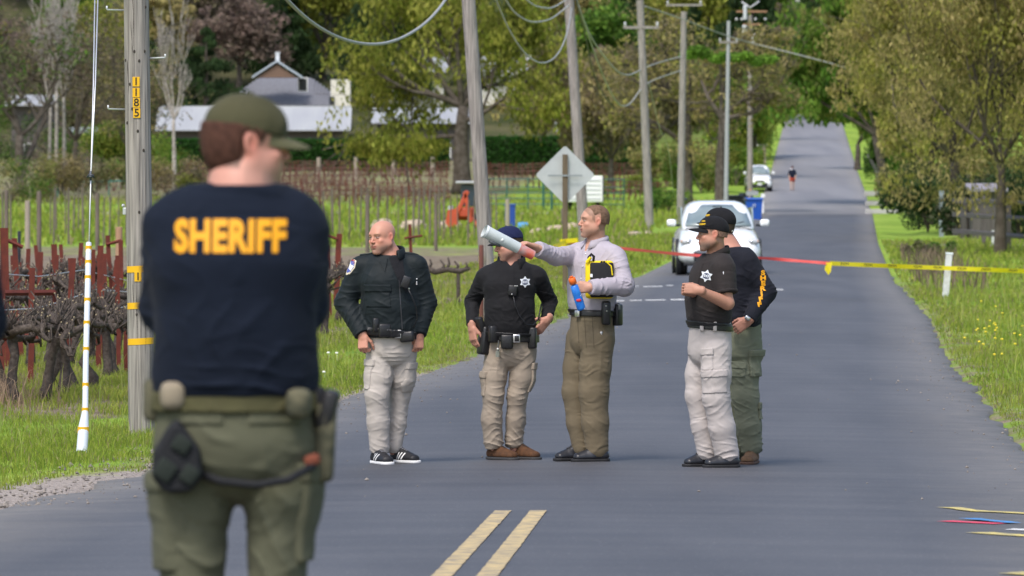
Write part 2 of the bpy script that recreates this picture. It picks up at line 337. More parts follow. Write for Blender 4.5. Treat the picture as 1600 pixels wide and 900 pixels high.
# ------------------------------------------------------------------ grass blades
def blades(name, pts, h, wd, lean, cols, rs, m, per=1):
    """one curved blade (4-vertex quad + tip triangle merged as 2 quads) per point"""
    n = len(pts); a = rs.rand(n) * 2 * np.pi; d = np.stack([np.cos(a), np.sin(a), 0 * a], 1)
    b = rs.rand(n) * 2 * np.pi; ld_ = np.stack([np.cos(b), np.sin(b), 0 * b], 1); h = h[:, None]; wd = wd[:, None]; lean = lean[:, None]
    p0 = pts - d * wd; p1 = pts + d * wd
    mid = pts + ld_ * lean * h * .3 + np.array([0, 0, 1.]) * h * .6
    p2 = mid + d * wd * .75; p3 = mid - d * wd * .75; tip = pts + ld_ * lean * h + np.array([0, 0, 1.]) * h * (1 - .4 * lean)
    v = np.stack([p0, p1, p2, p3, tip], 1).reshape(-1, 3); i = np.arange(n) * 5
    q = np.stack([i, i + 1, i + 2, i + 3], 1); t = np.stack([i + 3, i + 2, i + 4], 1)
    me = mesh_np(name, v, [q, t], cols=np.repeat(cols, 5, 0), smooth=True)
    o = put(name, me, m); o['kind'] = 'stuff'; return o
def build_grass():
    rs = np.random.RandomState(11)
    gm = mat('grass_blade', attr='col', rough=.75, spec=.12, trans=.5)
    P = []; H = []; W = []; LE = []; K = []
    def field(side, Y0, Y1, o0, o1, dens, hh, ww, clump=1.0, mask=None, dry=.12):
        n = int((Y1 - Y0) * (o1 - o0) * dens); Y = Y0 + (Y1 - Y0) * rs.rand(n); off = o0 + (o1 - o0) * rs.rand(n)
        X = ip(Y, RL) - off if side < 0 else ip(Y, RR) + off
        if mask is not None: k = mask(X, Y, off); X, Y, off = X[k], Y[k], off[k]
        # patchy growth
        pt = np.sin(X * 2.1 + np.sin(Y * .9) * 2) * np.sin(Y * 1.3 + np.cos(X * 1.7)) + .6 * np.sin(X * 6.3 + Y * 2.2) * np.sin(Y * 4.1 - X)
        k = rs.rand(len(X)) < np.clip(.62 + .45 * pt * clump, .3, 1); X, Y, off, pt = X[k], Y[k], off[k], pt[k]
        bare = (Y < 39) & (X < ip(Y, RL)) & (off < .55 + .1 * np.sin(Y * 5)); X, Y, off, pt = X[~bare], Y[~bare], off[~bare], pt[~bare]
        k = off > .02 + .2 * rs.rand(len(X)) ** 2; X, Y, off, pt = X[k], Y[k], off[k], pt[k]
        n = len(X); Z = ground(X, Y) - .01
        h = hh * (.45 + .8 * rs.rand(n) ** 1.4) * (1 + .35 * pt) * np.clip(.55 + off / 1.5, .5, 1)
        c = np.array([.22, .34, .045]) * (1 - rs.rand(n, 1) * .45) + rs.rand(n, 1) * np.array([.18, .13, .03])
        yl = np.clip(.5 + .5 * np.sin(X * .8 + Y * .33), 0, 1)[:, None] * .5 * rs.rand(n, 1); c = c * (1 - yl) + np.array([.42, .41, .10]) * yl
        dr = rs.rand(n) < dry; c[dr] = np.array([.38, .31, .17]) * (.6 + .5 * rs.rand(dr.sum(), 1))
        P.append(np.stack([X, Y, Z], 1)); H.append(h); W.append(np.full(n, ww) * (.6 + .8 * rs.rand(n))); LE.append(.15 + .6 * rs.rand(n)); K.append(c)
    field(-1, 32, 48, 0.05, 4.2, 1700, .085, .0030)
    field(-1, 48, 66, 0.05, 5, 1000, .095, .0040)
    field(-1, 66, 90, 0.05, 7, 420, .11, .006)
    field(-1, 90, 135, 0.05, 11, 140, .13, .011, mask=lambda X, Y, off: (off < 4.2 + .5 * np.sin(Y)) | (Y < 120))
    field(-1, 135, 210, 0.1, 14, 40, .2, .02, mask=lambda X, Y, off: (off < 4.5) | (Y > 174))
    field(1, 26, 50, 0.05, 4.5, 1150, .085, .0034)
    field(1, 50, 72, 0.05, 7, 640, .105, .0045)
    field(1, 72, 110, 0.05, 13, 230, .13, .008)
    field(1, 110, 190, 0.1, 20, 42, .2, .018)
    # between the vines
    vm = lambda X, Y, off: (np.sin((X - .062 * Y) * 3.0) > -.2)
    field(-1, 50, 75, 4.4, 14, 80, .16, .005, mask=vm, dry=.35)
    field(-1, 75, 122, 6, 26, 10, .2, .012, dry=.35)
    field(-1, 175, 385, 3, 55, 3.2, .45, .05, dry=.08)
    P_ = np.concatenate(P); blades('grass', P_, np.concatenate(H), np.concatenate(W), np.concatenate(LE), np.concatenate(K), rs, gm)
    # taller seeding weeds on both verges
    n = 2600; Y = 40 + 70 * rs.rand(n); sd = rs.rand(n) < .5; off = .4 + 7 * rs.rand(n) ** 1.3
    X = np.where(sd, ip(Y, RL) - off * .6, ip(Y, RR) + off); c = np.array([.26, .36, .08]) + rs.rand(n, 1) * np.array([.2, .12, .06])
    blades('tall_weeds', np.stack([X, Y, ground(X, Y)], 1), .16 + .18 * rs.rand(n), np.full(n, .004) * (Y / 50), .1 + .3 * rs.rand(n), c, rs, gm)
    # a brown dry weed patch on the right verge
    n = 450; Y = 104 + 44 * rs.rand(n); X = ip(Y, RR) + .4 + rs.rand(n) * 1.3; c = np.array([.22, .16, .12]) * (.6 + .8 * rs.rand(n, 1))
    blades('dry_weeds', np.stack([X, Y, ground(X, Y)], 1), .3 + .35 * rs.rand(n), np.full(n, .012), .2 + .4 * rs.rand(n), c, rs, gm)
    # dry straw by the first vine
    n = 800; X = -4.75 + .3 * rs.randn(n); Y = 50.5 + .8 * rs.randn(n); c = np.array([.42, .30, .2]) * (.5 + .8 * rs.rand(n, 1))
    blades('dry_straw', np.stack([X, Y, ground(X, Y)], 1), .1 + .4 * rs.rand(n) ** 2, np.full(n, .004), .2 + .7 * rs.rand(n), c, rs, gm)
    # small flowers: white heads on the left verge, yellow on the right
    fm_w = mat('white_petals', (.8, .8, .76), .7); fm_y = mat('yellow_petals', (.78, .62, .05), .7)
    for nm, fm, lst in (('white_flowers', fm_w, [(526, 553), (506, 582), (640, 475), (513, 560)]), ('yellow_flowers', fm_y, [(1540 + 14 * rs.randn(), 505 + 14 * rs.randn()) for _ in range(16)] + [(1580 + 30 * rs.randn(), 540 + 25 * rs.randn()) for _ in range(14)])):
        mb = MB()
        for (px, py) in lst:
            Y = 2 * F / (py + 8 - HOR); X = (px - 800) * Y / F; z = float(ground(X, Y)); hh = .10 + .05 * rs.rand()
            mb.sph((X, Y, z + hh), (.020, .020, .012), 7, 4); mb.tube([(X, Y, z), (X + .01, Y, z + hh)], .001, 4)
        o = mb.build(nm, fm, smooth=True); o['kind'] = 'stuff'
build_grass()
# ------------------------------------------------------------------ trees
def leafmat(): return M('leaf', attr='col', rough=.65, spec=.2, trans=.45)
BASE = [(0, 0, 0)]
def prune(v, q, c, base):
    """branches over the road are kept clear to passing height"""
    w_ = v.reshape(-1, 4, 3).mean(1) + np.array(base); zc = np.interp(w_[:, 1], [0, 290, 310, 372, 404, 470, 585, 590, 2000], [4.6, 4.6, 4.8, 5.2, 4.7, 3.4, 2.6, -9, -9]); k = ~((w_[:, 0] > ip(w_[:, 1], RL) - .2) & (w_[:, 0] < ip(w_[:, 1], RR) + .1) & (w_[:, 2] - rz(w_[:, 1]) < zc)); n = int(k.sum()); return v.reshape(-1, 4, 3)[k].reshape(-1, 3), q[:n], c[k]
def bark(dark=True): return M('dark_bark', (.075, .062, .05), .95, .1, noise=(3, (.16, .14, .12), .7, 8), bump=(14, .8, .02)) if dark else M('pale_bark', (.42, .39, .35), .9, .1, noise=(5, (.16, .14, .12), .8, 8), bump=(14, .6, .02))
def leaves(rs, cen, rad, n, size, palette, droop=0., flat=.75, clumpn=None):
    """leaf-sized quads around clump centres cen (k,3) with radii rad (k,)"""
    k = rs.randint(0, len(cen), n); d = rs.randn(n, 3); d /= np.linalg.norm(d, axis=1)[:, None]; rr = rad[k] * (rs.rand(n) ** .45)
    p = cen[k] + d * rr[:, None] * np.array([1, 1, flat]); 
    if droop: p[:, 2] -= droop * rs.rand(n) ** 2 * rad[k] * 1.6
    nr = rs.randn(n, 3) + d * .6 + np.array([0, 0, .5]); nr /= np.linalg.norm(nr, axis=1)[:, None]
    t = np.cross(nr, rs.randn(n, 3)); t /= np.linalg.norm(t, axis=1)[:, None]; b = np.cross(nr, t)
    if droop: t = t * .5 + np.array([0, 0, -.8]) * 1; t /= np.linalg.norm(t, axis=1)[:, None]; b = np.cross(t, nr); b /= np.linalg.norm(b, axis=1)[:, None] + 1e-6
    s_ = size * (.5 + .9 * rs.rand(n))[:, None]; a = t * s_; c = b * s_ * .42
    v = np.stack([p - a, p - c, p + a, p + c], 1).reshape(-1, 3); i = np.arange(n) * 4
    pal = np.array(palette); ck = pal[rs.randint(0, len(pal), len(cen))]; col = ck[k] * .6 + pal[rs.randint(0, len(pal), n)] * .4; col = col * (.65 + .7 * rs.rand(n, 1))
    return v, np.stack([i, i + 1, i + 2, i + 3], 1), col
def branch(rs, mb, p, d, ln, r, depth, tips, spread=.6, up=.1, wig=.25, kids_=(2, 4), minr=.012, shrink=.68):
    pts = [np.array(p, float)]; rad = [r]; d = np.array(d, float); k = 5
    for i in range(k):
        d = d + rs.randn(3) * wig * .35 + np.array([0, 0, up * .3]); d /= np.linalg.norm(d); pts.append(pts[-1] + d * ln / k); rad.append(max(r * (1 - .45 * (i + 1) / k), minr))
    q = pts[-1] + np.array(BASE[0])
    if q[1] < 590 and ip(q[1], RL) - .6 < q[0] < ip(q[1], RR) + .3 and q[2] - rz(q[1]) < 6.6: return
    mb.tube(pts, rad, 7 if r > .06 else 4, cap=False)
    if depth <= 0: tips.append(pts[-1]); tips.append(pts[3]); return
    for j in range(rs.randint(kids_[0], kids_[1] + 1)):
        t = rs.randint(2, k + 1); nd = d + rs.randn(3) * spread; nd /= np.linalg.norm(nd)
        branch(rs, mb, pts[t], nd, ln * (shrink + .15 * rs.rand()), rad[t] * .72, depth - 1, tips, spread, up, wig, kids_, minr, shrink)
    if depth <= 1: tips.append(pts[-1])
def tree(label, base, H, crown_r, trunk_r, palette, seed, name='tree', n=9000, leaf=.16, dark=True, lean=(0, 0), trunk_h=.3, depth=3, droop=0., density=1., cluster=.9, flat=.75, group=None, cat='tree', limbs=None, up=.15, spread=.6, tip_only=True, extra=None, wig=.25, trunk_curve=None, minr=.012):
    rs = np.random.RandomState(seed); base = Vector(base); BASE[0] = tuple(base); th = thing(name, label, cat, base, group); mb = MB(); tips = []
    b0 = np.array([0, 0, -.15]); th_ = H * trunk_h; top = np.array([lean[0], lean[1], th_])
    pts = [b0 + (top - b0) * t + np.array([math.sin(t * 5 + seed) * .12, 0, 0]) * trunk_r * 2 * t for t in np.linspace(0, 1, 7)]
    if trunk_curve: pts = [np.array(q, float) for q in trunk_curve]; top = pts[-1]
    rad = [trunk_r * (1.35 - .5 * t ** .5 - .2 * t) for t in np.linspace(0, 1, len(pts))]; mb.tube(pts, rad, 10)
    L_ = limbs or [(math.cos(a) * .75, math.sin(a) * .75, .7 + .5 * rs.rand()) for a in np.arange(5) * 1.2566 + rs.rand()] + [(0, 0, 1)]
    for l in L_:
        d = np.array(l[:3], float); d /= np.linalg.norm(d); ln = (l[3] if len(l) > 3 else max(H - th_, 1) * (.36 + .1 * rs.rand()))
        st = top if len(l) < 5 else pts[int(l[4])]
        branch(rs, mb, st, d, ln, rad[-1] * (.62 if len(l) < 6 else l[5]), depth - 1, tips, spread, up, wig, minr=minr)
    mb.build('trunk', bark(dark), None, smooth=True).parent = th
    if n:
        T = np.array(tips if len(tips) else [top, top + np.array([.3, 0, .4])])
        if crown_r:                                  # keep the crown to the size it has in the photograph
            cx = np.array([top[0], top[1]]); dd = T[:, :2] - cx; q = np.linalg.norm(dd, axis=1); k = q > crown_r; T[k, :2] = cx + dd[k] / q[k, None] * crown_r * (.6 + .4 * rs.rand(k.sum(), 1)); T[:, 2] = np.clip(T[:, 2], th_ * .6, H)
            m_ = max(10, int(40 * density)); a = rs.rand(m_) * 6.28; rr = crown_r * np.sqrt(rs.rand(m_)); zz = rs.rand(m_)
            E_ = np.stack([cx[0] + rr * np.cos(a), cx[1] + rr * np.sin(a), th_ + (H - th_) * (.15 + .75 * zz * (1 - .45 * (rr / crown_r) ** 2))], 1); T = np.concatenate([T, E_])
        if extra is not None: T = np.concatenate([T, np.array(extra, float)])
        v, q, c = prune(*leaves(rs, T, cluster * (.5 + .8 * rs.rand(len(T))), n, leaf, palette, droop, flat), base)
        o = put('crown', mesh_np('crown', v, q, facecol=c, smooth=False), leafmat()); o.parent = th
    return th
YG = [(.27, .28, .045), (.37, .36, .075), (.20, .25, .03), (.13, .15, .02)]           # spring yellow green
OG = [(.27, .235, .08), (.38, .32, .12), (.20, .20, .06), (.42, .34, .15)]            # olive brown buds
DG = [(.03, .06, .018), (.045, .085, .025), (.025, .045, .015)]                      # dark evergreen
MG = [(.08, .18, .02), (.12, .24, .03), (.05, .11, .018), (.18, .29, .04)]           # fresh mid green
BR = [(.17, .135, .10), (.21, .165, .12), (.12, .10, .075), (.15, .14, .07)]            # bare twiggy brown
PU = [(.23, .165, .14), (.27, .20, .16), (.17, .13, .105)]                             # reddish bare twigs
def G(px, Y, dz=0): v = gx(px, Y); v.z += dz; return v
def build_trees():
    # big spring oak behind the stake rows
    tree('broad oak with drooping yellow green spring leaves in front of the long white roofed barn', G(722, 400), 17, 8.2, .62, YG, 21, 'oak_tree', 23000, .2, trunk_h=.36, depth=4, droop=.7, cluster=1.25, density=1.2, limbs=[(-.9, -.1, .3, 5.5), (-.8, .2, .8, 5.5), (-.3, -.2, 1, 5), (.35, .2, 1, 5), (.8, 0, .6, 4.5), (-.9, .3, -.05, 6, 4, .45), (.8, -.4, .2, 4, 5, .5)], extra=[(-8.8, 0, 6), (-9.6, -.5, 4.6), (-8.2, .5, 8.4), (-7, 0, 4.4), (-6, -.5, 3.6), (-9.2, 0, 9.8), (-7.5, 1, 11), (-5, 0, 5), (-3, -.6, 5.2)], spread=.5)
    # gnarled oaks by the driveway
    tree('dark gnarled oak with long crooked limb reaching left beside the driveway', G(1073, 352), 12.5, 5.6, .36, BR[:2] + OG + YG[:1], 5, 'oak_tree', 3600, .17, trunk_h=.5, depth=4, cluster=.9, density=.5, limbs=[(-1, -.1, -.12, 3.2, 4, .75), (-.85, 0, .35, 3.6), (-.4, .2, .9, 3), (.5, 0, .8, 3), (.9, .1, .2, 2.6)], wig=.55, spread=.75)
    tree('dark leaning oak trunk capped with bright green ivy right of the gnarled oak', G(1128, 348), 11, 4.6, .42, BR[:2] + OG + YG[:1], 9, 'oak_tree', 3600, .17, trunk_h=.52, depth=4, cluster=.9, density=.5, limbs=[(1, 0, .42, 3.6), (.8, .2, 1, 2.6), (-.7, 0, .75, 3), (-.1, .3, 1, 2.8), (.9, -.2, .05, 2.5)], wig=.55, spread=.7,
         extra=None)
    for (px, py, Yd, rx) in ((1082, 84, 346, 1.3), (1095, 80, 346, 1.0), (1130, 86, 347, 1.1), (1112, 84, 346, 1.0), (1165, 90, 347, 1.2), (1195, 97, 347, 1.0)):
        pass
    rs = np.random.RandomState(77); cc = np.array([[*gp(px, py, 344)] for px, py in ((1076, 86), (1090, 78), (1102, 84), (1132, 88), (1120, 92), (1148, 90), (1165, 88), (1182, 96), (1200, 92))])
    v, q, c = leaves(rs, cc, np.full(len(cc), .62), 2600, .13, [(.16, .3, .03), (.2, .36, .05), (.08, .17, .02)], flat=.5)
    iv = thing('ivy', 'bright green ivy clumps topping the dark gnarled oaks', 'ivy', G(1128, 344)); put('foliage', mesh_np('foliage', v, q, facecol=c, smooth=False), leafmat(), iv)
    vb = MB(); vb.tube([gx(1128, 345.5) + Vector((0, 0, 0)), gp(1127, 200, 345.4), gp(1126, 95, 345)], [.12, .1, .08], 7); vb.build('stem', bark(), iv)
    # big green tree hanging over the road
    tree('tall fresh green tree overhanging the right side of the road far ahead', G(1388, 372), 15.5, 6.2, .34, MG + OG[:1], 31, 'roadside_tree', 34000, .22, trunk_h=.3, depth=4, droop=.3, cluster=1.2, density=1.6, lean=(-.8, 0), limbs=[(-.9, 0, .6, 5), (-.7, .3, .9, 5), (-.2, -.2, 1, 5), (.6, 0, .9, 5), (.8, .2, .5, 4), (-1, -.2, .2, 4.4)], extra=[(-6.3, 0, 4.6), (-7, 0, 6), (-5.6, 0, 4), (-4.6, 0, 3.4), (-5, 1, 8), (-6.5, 0, 9.5), (-3.5, 0, 3.6), (-2.4, 0, 4.2)])
    tree('pale white slanting trunk with ivy beside the fresh green tree', G(1377, 380), 5.2, 1.3, .14, MG + DG, 33, 'roadside_tree', 1500, .14, dark=False, trunk_curve=[(.1, 0, -.2), (-.05, 0, 1), (-.35, 0, 2.2), (-.9, 0, 3.2)], depth=2, cluster=.45, density=.2, limbs=[(-.4, 0, 1, 1.2), (.4, 0, 1, 1.0)])
    # olive budding trees over the fences on the right
    tree('large olive brown budding tree with dark trunk behind the plank fence', G(1490, 212), 12.5, 4.7, .26, OG + YG[:2], 41, 'budding_tree', 60000, .085, trunk_h=.22, depth=4, droop=.5, cluster=.75, density=3.6, extra=[(-2.0, 0, 1.7), (-1.4, -.3, 1.5), (-2.5, 0, 2.1), (-.7, -.5, 1.6), (1, -.4, 1.7), (2.2, -.4, 1.8), (-2.6, 0, 2.9), (-1.8, 0, 2.3), (-.8, -.4, 2.3), (.5, 0, 2.2), (1.5, 0, 2.3), (2.5, 0, 2.4), (-3, 0, 3.8), (-2.6, 0, 4.8), (3.3, 0, 2.8), (0, -1.5, 3.2), (-1.2, -1.5, 3.4), (1.2, -1.5, 3.3), (0, -1.8, 4.5), (1.5, -1.5, 5), (-1.5, -1.5, 5.4), (2.6, -1, 4)])
    tree('nearest olive brown budding tree at the right edge with thin twin trunks', G(1563, 154), 10.5, 3.2, .16, OG + OG + YG[:2], 42, 'budding_tree', 52000, .07, trunk_h=.24, depth=4, droop=.5, cluster=.6, density=3.2, extra=[(.3, -.4, 1.6), (.9, -.4, 1.5), (-.5, -.4, 1.7), (-1.2, -.3, 1.7), (-1.9, 0, 2.4), (-1.3, 0, 2.0), (-.6, 0, 1.9), (.3, 0, 1.9), (1, 0, 2), (-2.1, 0, 3.2), (-2.1, 0, 4.4), (-2, .5, 5.6), (0, -1, 2.7), (-.8, -1, 3), (.8, -1, 2.8), (0, -1.2, 3.8), (-1, -1.2, 4.4), (1, -1, 4)])
    tree('bushy yellow green tree left of the budding trees and right of the road', G(1452, 262), 11, 3.6, .22, OG + YG, 43, 'budding_tree', 26000, .13, trunk_h=.2, depth=3, cluster=.9, density=1.6, droop=.3)
    # left side
    tree('bare dark trunk forking into two big limbs at the left edge of the field', G(32, 392), 15, 6.5, .42, MG[:2] + BR, 51, 'bare_tree', 2200, .2, trunk_h=.28, depth=4, cluster=1.2, density=.2, limbs=[(-.6, 0, 1, 5), (-.1, 0, 1, 5.5, 6, .8), (.75, 0, .9, 5.5, 3, .75), (.9, .1, .8, 4)], wig=.45)
    for i, (px, Y, h, lb) in enumerate(((78, 398, 13, 'leftmost of the pale slender bare trees behind the field'), (88, 402, 14.5, 'tall pale bare tree with leaning stem left of the numbered pole'), (100, 396, 13.5, 'thin pale bare tree nearest the guy wire'), (272, 400, 13, 'pale bare tree with fan of fine twigs right of the numbered pole'))):
        tree(lb, G(px, Y), h, 0, .15 if i < 3 else .17, None, 60 + i, 'bare_tree', 0, dark=False, trunk_h=.5 if i < 3 else .4, depth=4, limbs=[(.1, 0, 1, 3.4), (-.25, .1, 1, 3), (.3, -.1, 1, 2.8), (.5, 0, 1, 2), (-.5, 0, 1, 2.2)], spread=.3, up=.5, wig=.2, minr=.02)
    tree('bare twiggy brown tree filling the gap left of the numbered pole', G(118, 415), 14, 4.5, .25, BR + OG[:1], 71, 'bare_tree', 5200, .13, trunk_h=.25, depth=4, cluster=1.1, density=.8)
    tree('twiggy brown tree with a green flush between the pole and the conifer', G(205, 430), 11, 4.5, .22, BR + MG[:1] + OG, 72, 'bare_tree', 6000, .14, trunk_h=.2, depth=4, cluster=1.1, density=.8)
    # dark conifer behind the numbered pole
    def cone(label, px, Y, H, r, seed, pal=DG, n=14000, name='conifer', leaf=.22, group=None):
        rs = np.random.RandomState(seed); b = G(px, Y); th = thing(name, label, 'tree', b, group); mb = MB(); mb.tube([(0, 0, -.2), (0, 0, H * .9)], [r * .09, .04], 8); mb.build('trunk', bark()).parent = th
        k = 90; t = rs.rand(k) ** 1.3; a = rs.rand(k) * 6.28; rr = r * (1 - t) ** .75 * (.45 + .55 * rs.rand(k)); cen = np.stack([rr * np.cos(a), rr * np.sin(a), H * (.08 + .9 * t)], 1)
        v, q, c = leaves(rs, cen, r * .28 * (1.25 - t), n, leaf, pal, .2, .6); put('crown', mesh_np('crown', v, q, facecol=c, smooth=False), leafmat()).parent = th; return th
    cone('broad dark evergreen left of the grey gabled house', 322, 560, 11.2, 5.2, 81)
    cone('dark evergreen directly behind the number plates on the pole', 236, 570, 9.5, 3.6, 82)
    cone('tall dark conifer on the hill above the drooping cable', 520, 640, 15, 5, 83, n=9000)
    # hedge and bushes
    def bush(label, px, Y, w_, h, d, pal, seed, n, leaf=.12, name='bush', group=None, cat='bush'):
        rs = np.random.RandomState(seed); b = G(px, Y); th = thing(name, label, cat, b, group); k = max(8, int(w_ * 2.2)); cen = np.stack([(rs.rand(k) - .5) * w_, (rs.rand(k) - .5) * d, h * (.2 + .62 * rs.rand(k))], 1)
        v, q, c = prune(*leaves(rs, cen, np.full(k, h * .33), n, leaf, pal, 0, .9), b); put('foliage', mesh_np('foliage', v, q, facecol=c, smooth=False), leafmat()).parent = th
        mb = MB(); [mb.tube([(0, 0, -.1), (0, 0, .12), (x * .4, 0, h * .3), (x, 0, h * .5)], [.06, .05, .035, .02], 5) for x in (cen[:4, 0] * .4)]; mb.build('stem', bark()).parent = th; return th
    def hedge(label, px0, px1, Y, h, seed):
        a = G(px0, Y); b = G(px1, Y); rs = np.random.RandomState(seed); th = thing('hedge', label, 'hedge', (a + b) / 2); L_ = (b - a).length; n = int(L_ * 900)
        u = rs.rand(n); side = rs.rand(n); y = np.where(side < .55, -.7, (rs.rand(n) - .5) * 1.4) + rs.randn(n) * .07; z = np.where(side < .55, h * rs.rand(n), h + rs.randn(n) * .08)
        p = np.stack([(u - .5) * L_, y, z], 1) + 0; P = np.array([list((a + b) / 2)]); gz = np.interp(u, [0, 1], [a.z, b.z]) - P[0, 2]; p[:, 2] += gz
        v, q, c = leaves(rs, p, np.full(n, .06), n, .13, [(.03, .1, .015), (.045, .14, .02), (.02, .07, .012)]); put('foliage', mesh_np('foliage', v, q, facecol=c, smooth=False), leafmat()).parent = th
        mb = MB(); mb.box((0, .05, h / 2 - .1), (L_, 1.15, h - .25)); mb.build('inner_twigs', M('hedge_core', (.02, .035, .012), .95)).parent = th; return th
    hedge('long clipped dark green hedge below the long white roofed barn', 252, 702, 470, 2.5, 90)
    hedge('clipped dark green hedge behind the diamond road sign', 742, 1000, 455, 2.9, 91)
    for i, (px, Y, w_, h, pal, lb) in enumerate(((20, 372, 6, 3, BR[3:] + MG[:1] + OG[:1], 'leftmost scrubby thicket along the far edge of the field'), (150, 385, 6, 2.6, OG + BR + MG[:2], 'scrubby thicket between the guy wire and the numbered pole'), (95, 380, 5, 3.2, BR + OG, 'brown twiggy thicket under the pale bare trees'), (262, 382, 5, 3.4, OG + BR, 'brown thicket under the fan shaped bare tree'), (330, 376, 5, 2.0, YG + BR, 'yellow flecked scrub behind the olive cap'), (1045, 340, 2.4, 1.8, MG, 'light green shrub left of the white car'), (985, 395, 3.5, 1.5, MG + YG, 'low green shrub before the far hedge'), (1184, 440, 1.8, 2.4, MG + YG, 'green shrub beyond the parked van by the road'), (1190, 490, 2.4, 3, YG + MG, 'yellow green bush on the left edge of the far road'))):
        bush(lb, px, Y, w_, h, 2.5, pal, 100 + i, int(700 * w_), .11)
    for i, (px, Y, w_, h, pal, lb) in enumerate(((1150, 415, 4, 3, MG + YG, 'green shrubbery behind the rubbish bins'), (1095, 400, 5, 3.2, MG + OG, 'green shrubbery between the two gnarled oak trunks'), (1040, 420, 5, 3.2, OG + MG, 'olive shrubbery left of the gnarled oak trunks'), (1195, 520, 5, 5, YG + MG, 'tall yellow green shrubbery left of the far road crest'), (1175, 470, 5, 4.5, MG + YG, 'tall light shrubbery beyond the parked van'), (1352, 520, 4, 4, OG + MG, 'olive shrubbery right of the far road crest'), (1395, 420, 5, 4, MG + DG, 'dark shrubbery behind the slanting white trunk'), (1430, 330, 4, 3.4, DG + OG, 'dark olive shrubbery behind the concrete apron'), (1500, 280, 5, 3.6, OG + DG, 'shrubbery behind the budding trees left part'), (1570, 260, 5, 3.6, OG + DG, 'shrubbery behind the budding trees at the right edge'), (40, 470, 8, 4.2, MG + DG + BR, 'dark shrubbery below the small white roof at the left edge'), (135, 460, 7, 4, MG + BR, 'green brown shrubbery behind the guy wire'), (205, 455, 6, 4.2, MG + YG, 'green shrubbery just behind the numbered pole'), (262, 458, 3, 3, MG + YG, 'bright shrub at the left end of the long barn'), (60, 560, 9, 6, BR + MG, 'high twiggy shrubbery above the small white roof'), (150, 560, 9, 6.5, BR + OG, 'high twiggy shrubbery behind the slender bare trees'), (1450, 222, 3, 2.3, DG, 'dark shrubbery left of the bluish post'), (1545, 200, 3.4, 2.4, DG + BR, 'dark shrubbery behind the pump shed'))):
        bush(lb, px, Y, w_, h, 2.5, pal, 200 + i, int(1100 * w_), .13)
    bush('dense dark green bush beside the concrete driveway apron', 1436, 236, 2.1, 2.6, 1.6, DG + [(.05, .07, .02)], 120, 6000, .07)
    bush('dark shady bush behind the plank fence', 1515, 232, 2.6, 2.5, 1.6, DG, 121, 6000, .07)
    bush('dark shady bush at the right edge behind the rail fence', 1592, 190, 2.2, 2.6, 1.5, DG, 122, 5000, .06)
    bush('low weeds growing round the foot of the rail fence', 1440, 150, 1.6, .5, 1, MG + BR, 123, 1500, .05)
    for i, (px, Y, h, r, pal, lb) in enumerate(((1340, 450, 8, 3.5, MG + YG, 'sunlit green tree on the far right verge behind the white slanting trunk'), (1180, 430, 9, 3.4, YG + MG, 'light green tree left of the far road above the parked van'), (1180, 475, 9, 3.6, OG + YG, 'olive tree leaning over the top of the far road'), (1268, 622, 9, 4, BR + MG, 'brown green tree where the far road disappears'), (1222, 624, 9, 4, OG + YG, 'olive tree left of where the far road disappears'), (1318, 620, 10, 4, MG + OG, 'green tree right of where the far road disappears'), (1020, 440, 11, 4, BR + OG + MG[:1], 'loose green tree behind the gnarled oaks'), (1110, 470, 11, 4.6, MG + OG + BR[:2], 'mid green tree behind the tall pole with the crossarm'), (905, 430, 12, 4.6, OG + BR, 'olive tree behind the diamond road sign'), (850, 460, 12, 4.6, YG + OG + BR[:2], 'yellow olive tree between the oak and the leaning poles'), (955, 400, 10, 3.6, OG + BR, 'brown budding tree with fine crooked twigs left of the crossarm poles'))):
        tree(lb, G(px, Y), h, r, .26, pal, 130 + i, 'tree', 10000, .21, trunk_h=.25, depth=3, cluster=1.0, density=1.0, droop=.3)
    # wooded hillside: six kinds, copied; each tree a thing
    kinds = []
    for i, (nm, pal, lb, dark_) in enumerate((('hill_tree', MG, 'mid green tree of the wooded hillside', True), ('hill_tree', YG, 'yellow green tree of the wooded hillside', True), ('hill_tree', BR, 'bare brown tree of the wooded hillside', False), ('hill_tree', PU + BR[:1], 'reddish bare tree of the wooded hillside', False), ('hill_tree', OG, 'olive tree of the wooded hillside', True))):
        kinds.append(tree(lb, G(400, 620), 11, 4.6, .28, pal, 150 + i, nm, 5200, .3, trunk_h=.22, depth=3, cluster=1.35, density=1.1, group='trees of the wooded hillside'))
    kinds.append(cone('dark evergreen of the wooded hillside', 400, 620, 12.5, 4.4, 160, n=5200, leaf=.32, group='trees of the wooded hillside', name='hill_tree'))
    rs = np.random.RandomState(19); used = set()
    def pick(px, py):
        r = rs.rand()
        if 330 < px < 430 and py < 110: w_ = [.05, .05, .35, .45, .05, .05]
        elif px < 330: w_ = [.15, .1, .4, .05, .2, .1]
        elif px < 560: w_ = [.3, .3, .05, .02, .08, .25]
        elif px < 900: w_ = [.15, .35, .1, 0, .3, .1]
        elif px < 1150: w_ = [.25, .1, .15, 0, .1, .4]
        elif px < 1230: w_ = [.05, .05, .5, .3, .05, .05]
        elif px < 1320: w_ = [.2, .1, .1, .15, .1, .35]
        else: w_ = [.35, .15, .05, 0, .3, .15]
        return int(np.searchsorted(np.cumsum(w_), r * sum(w_)))
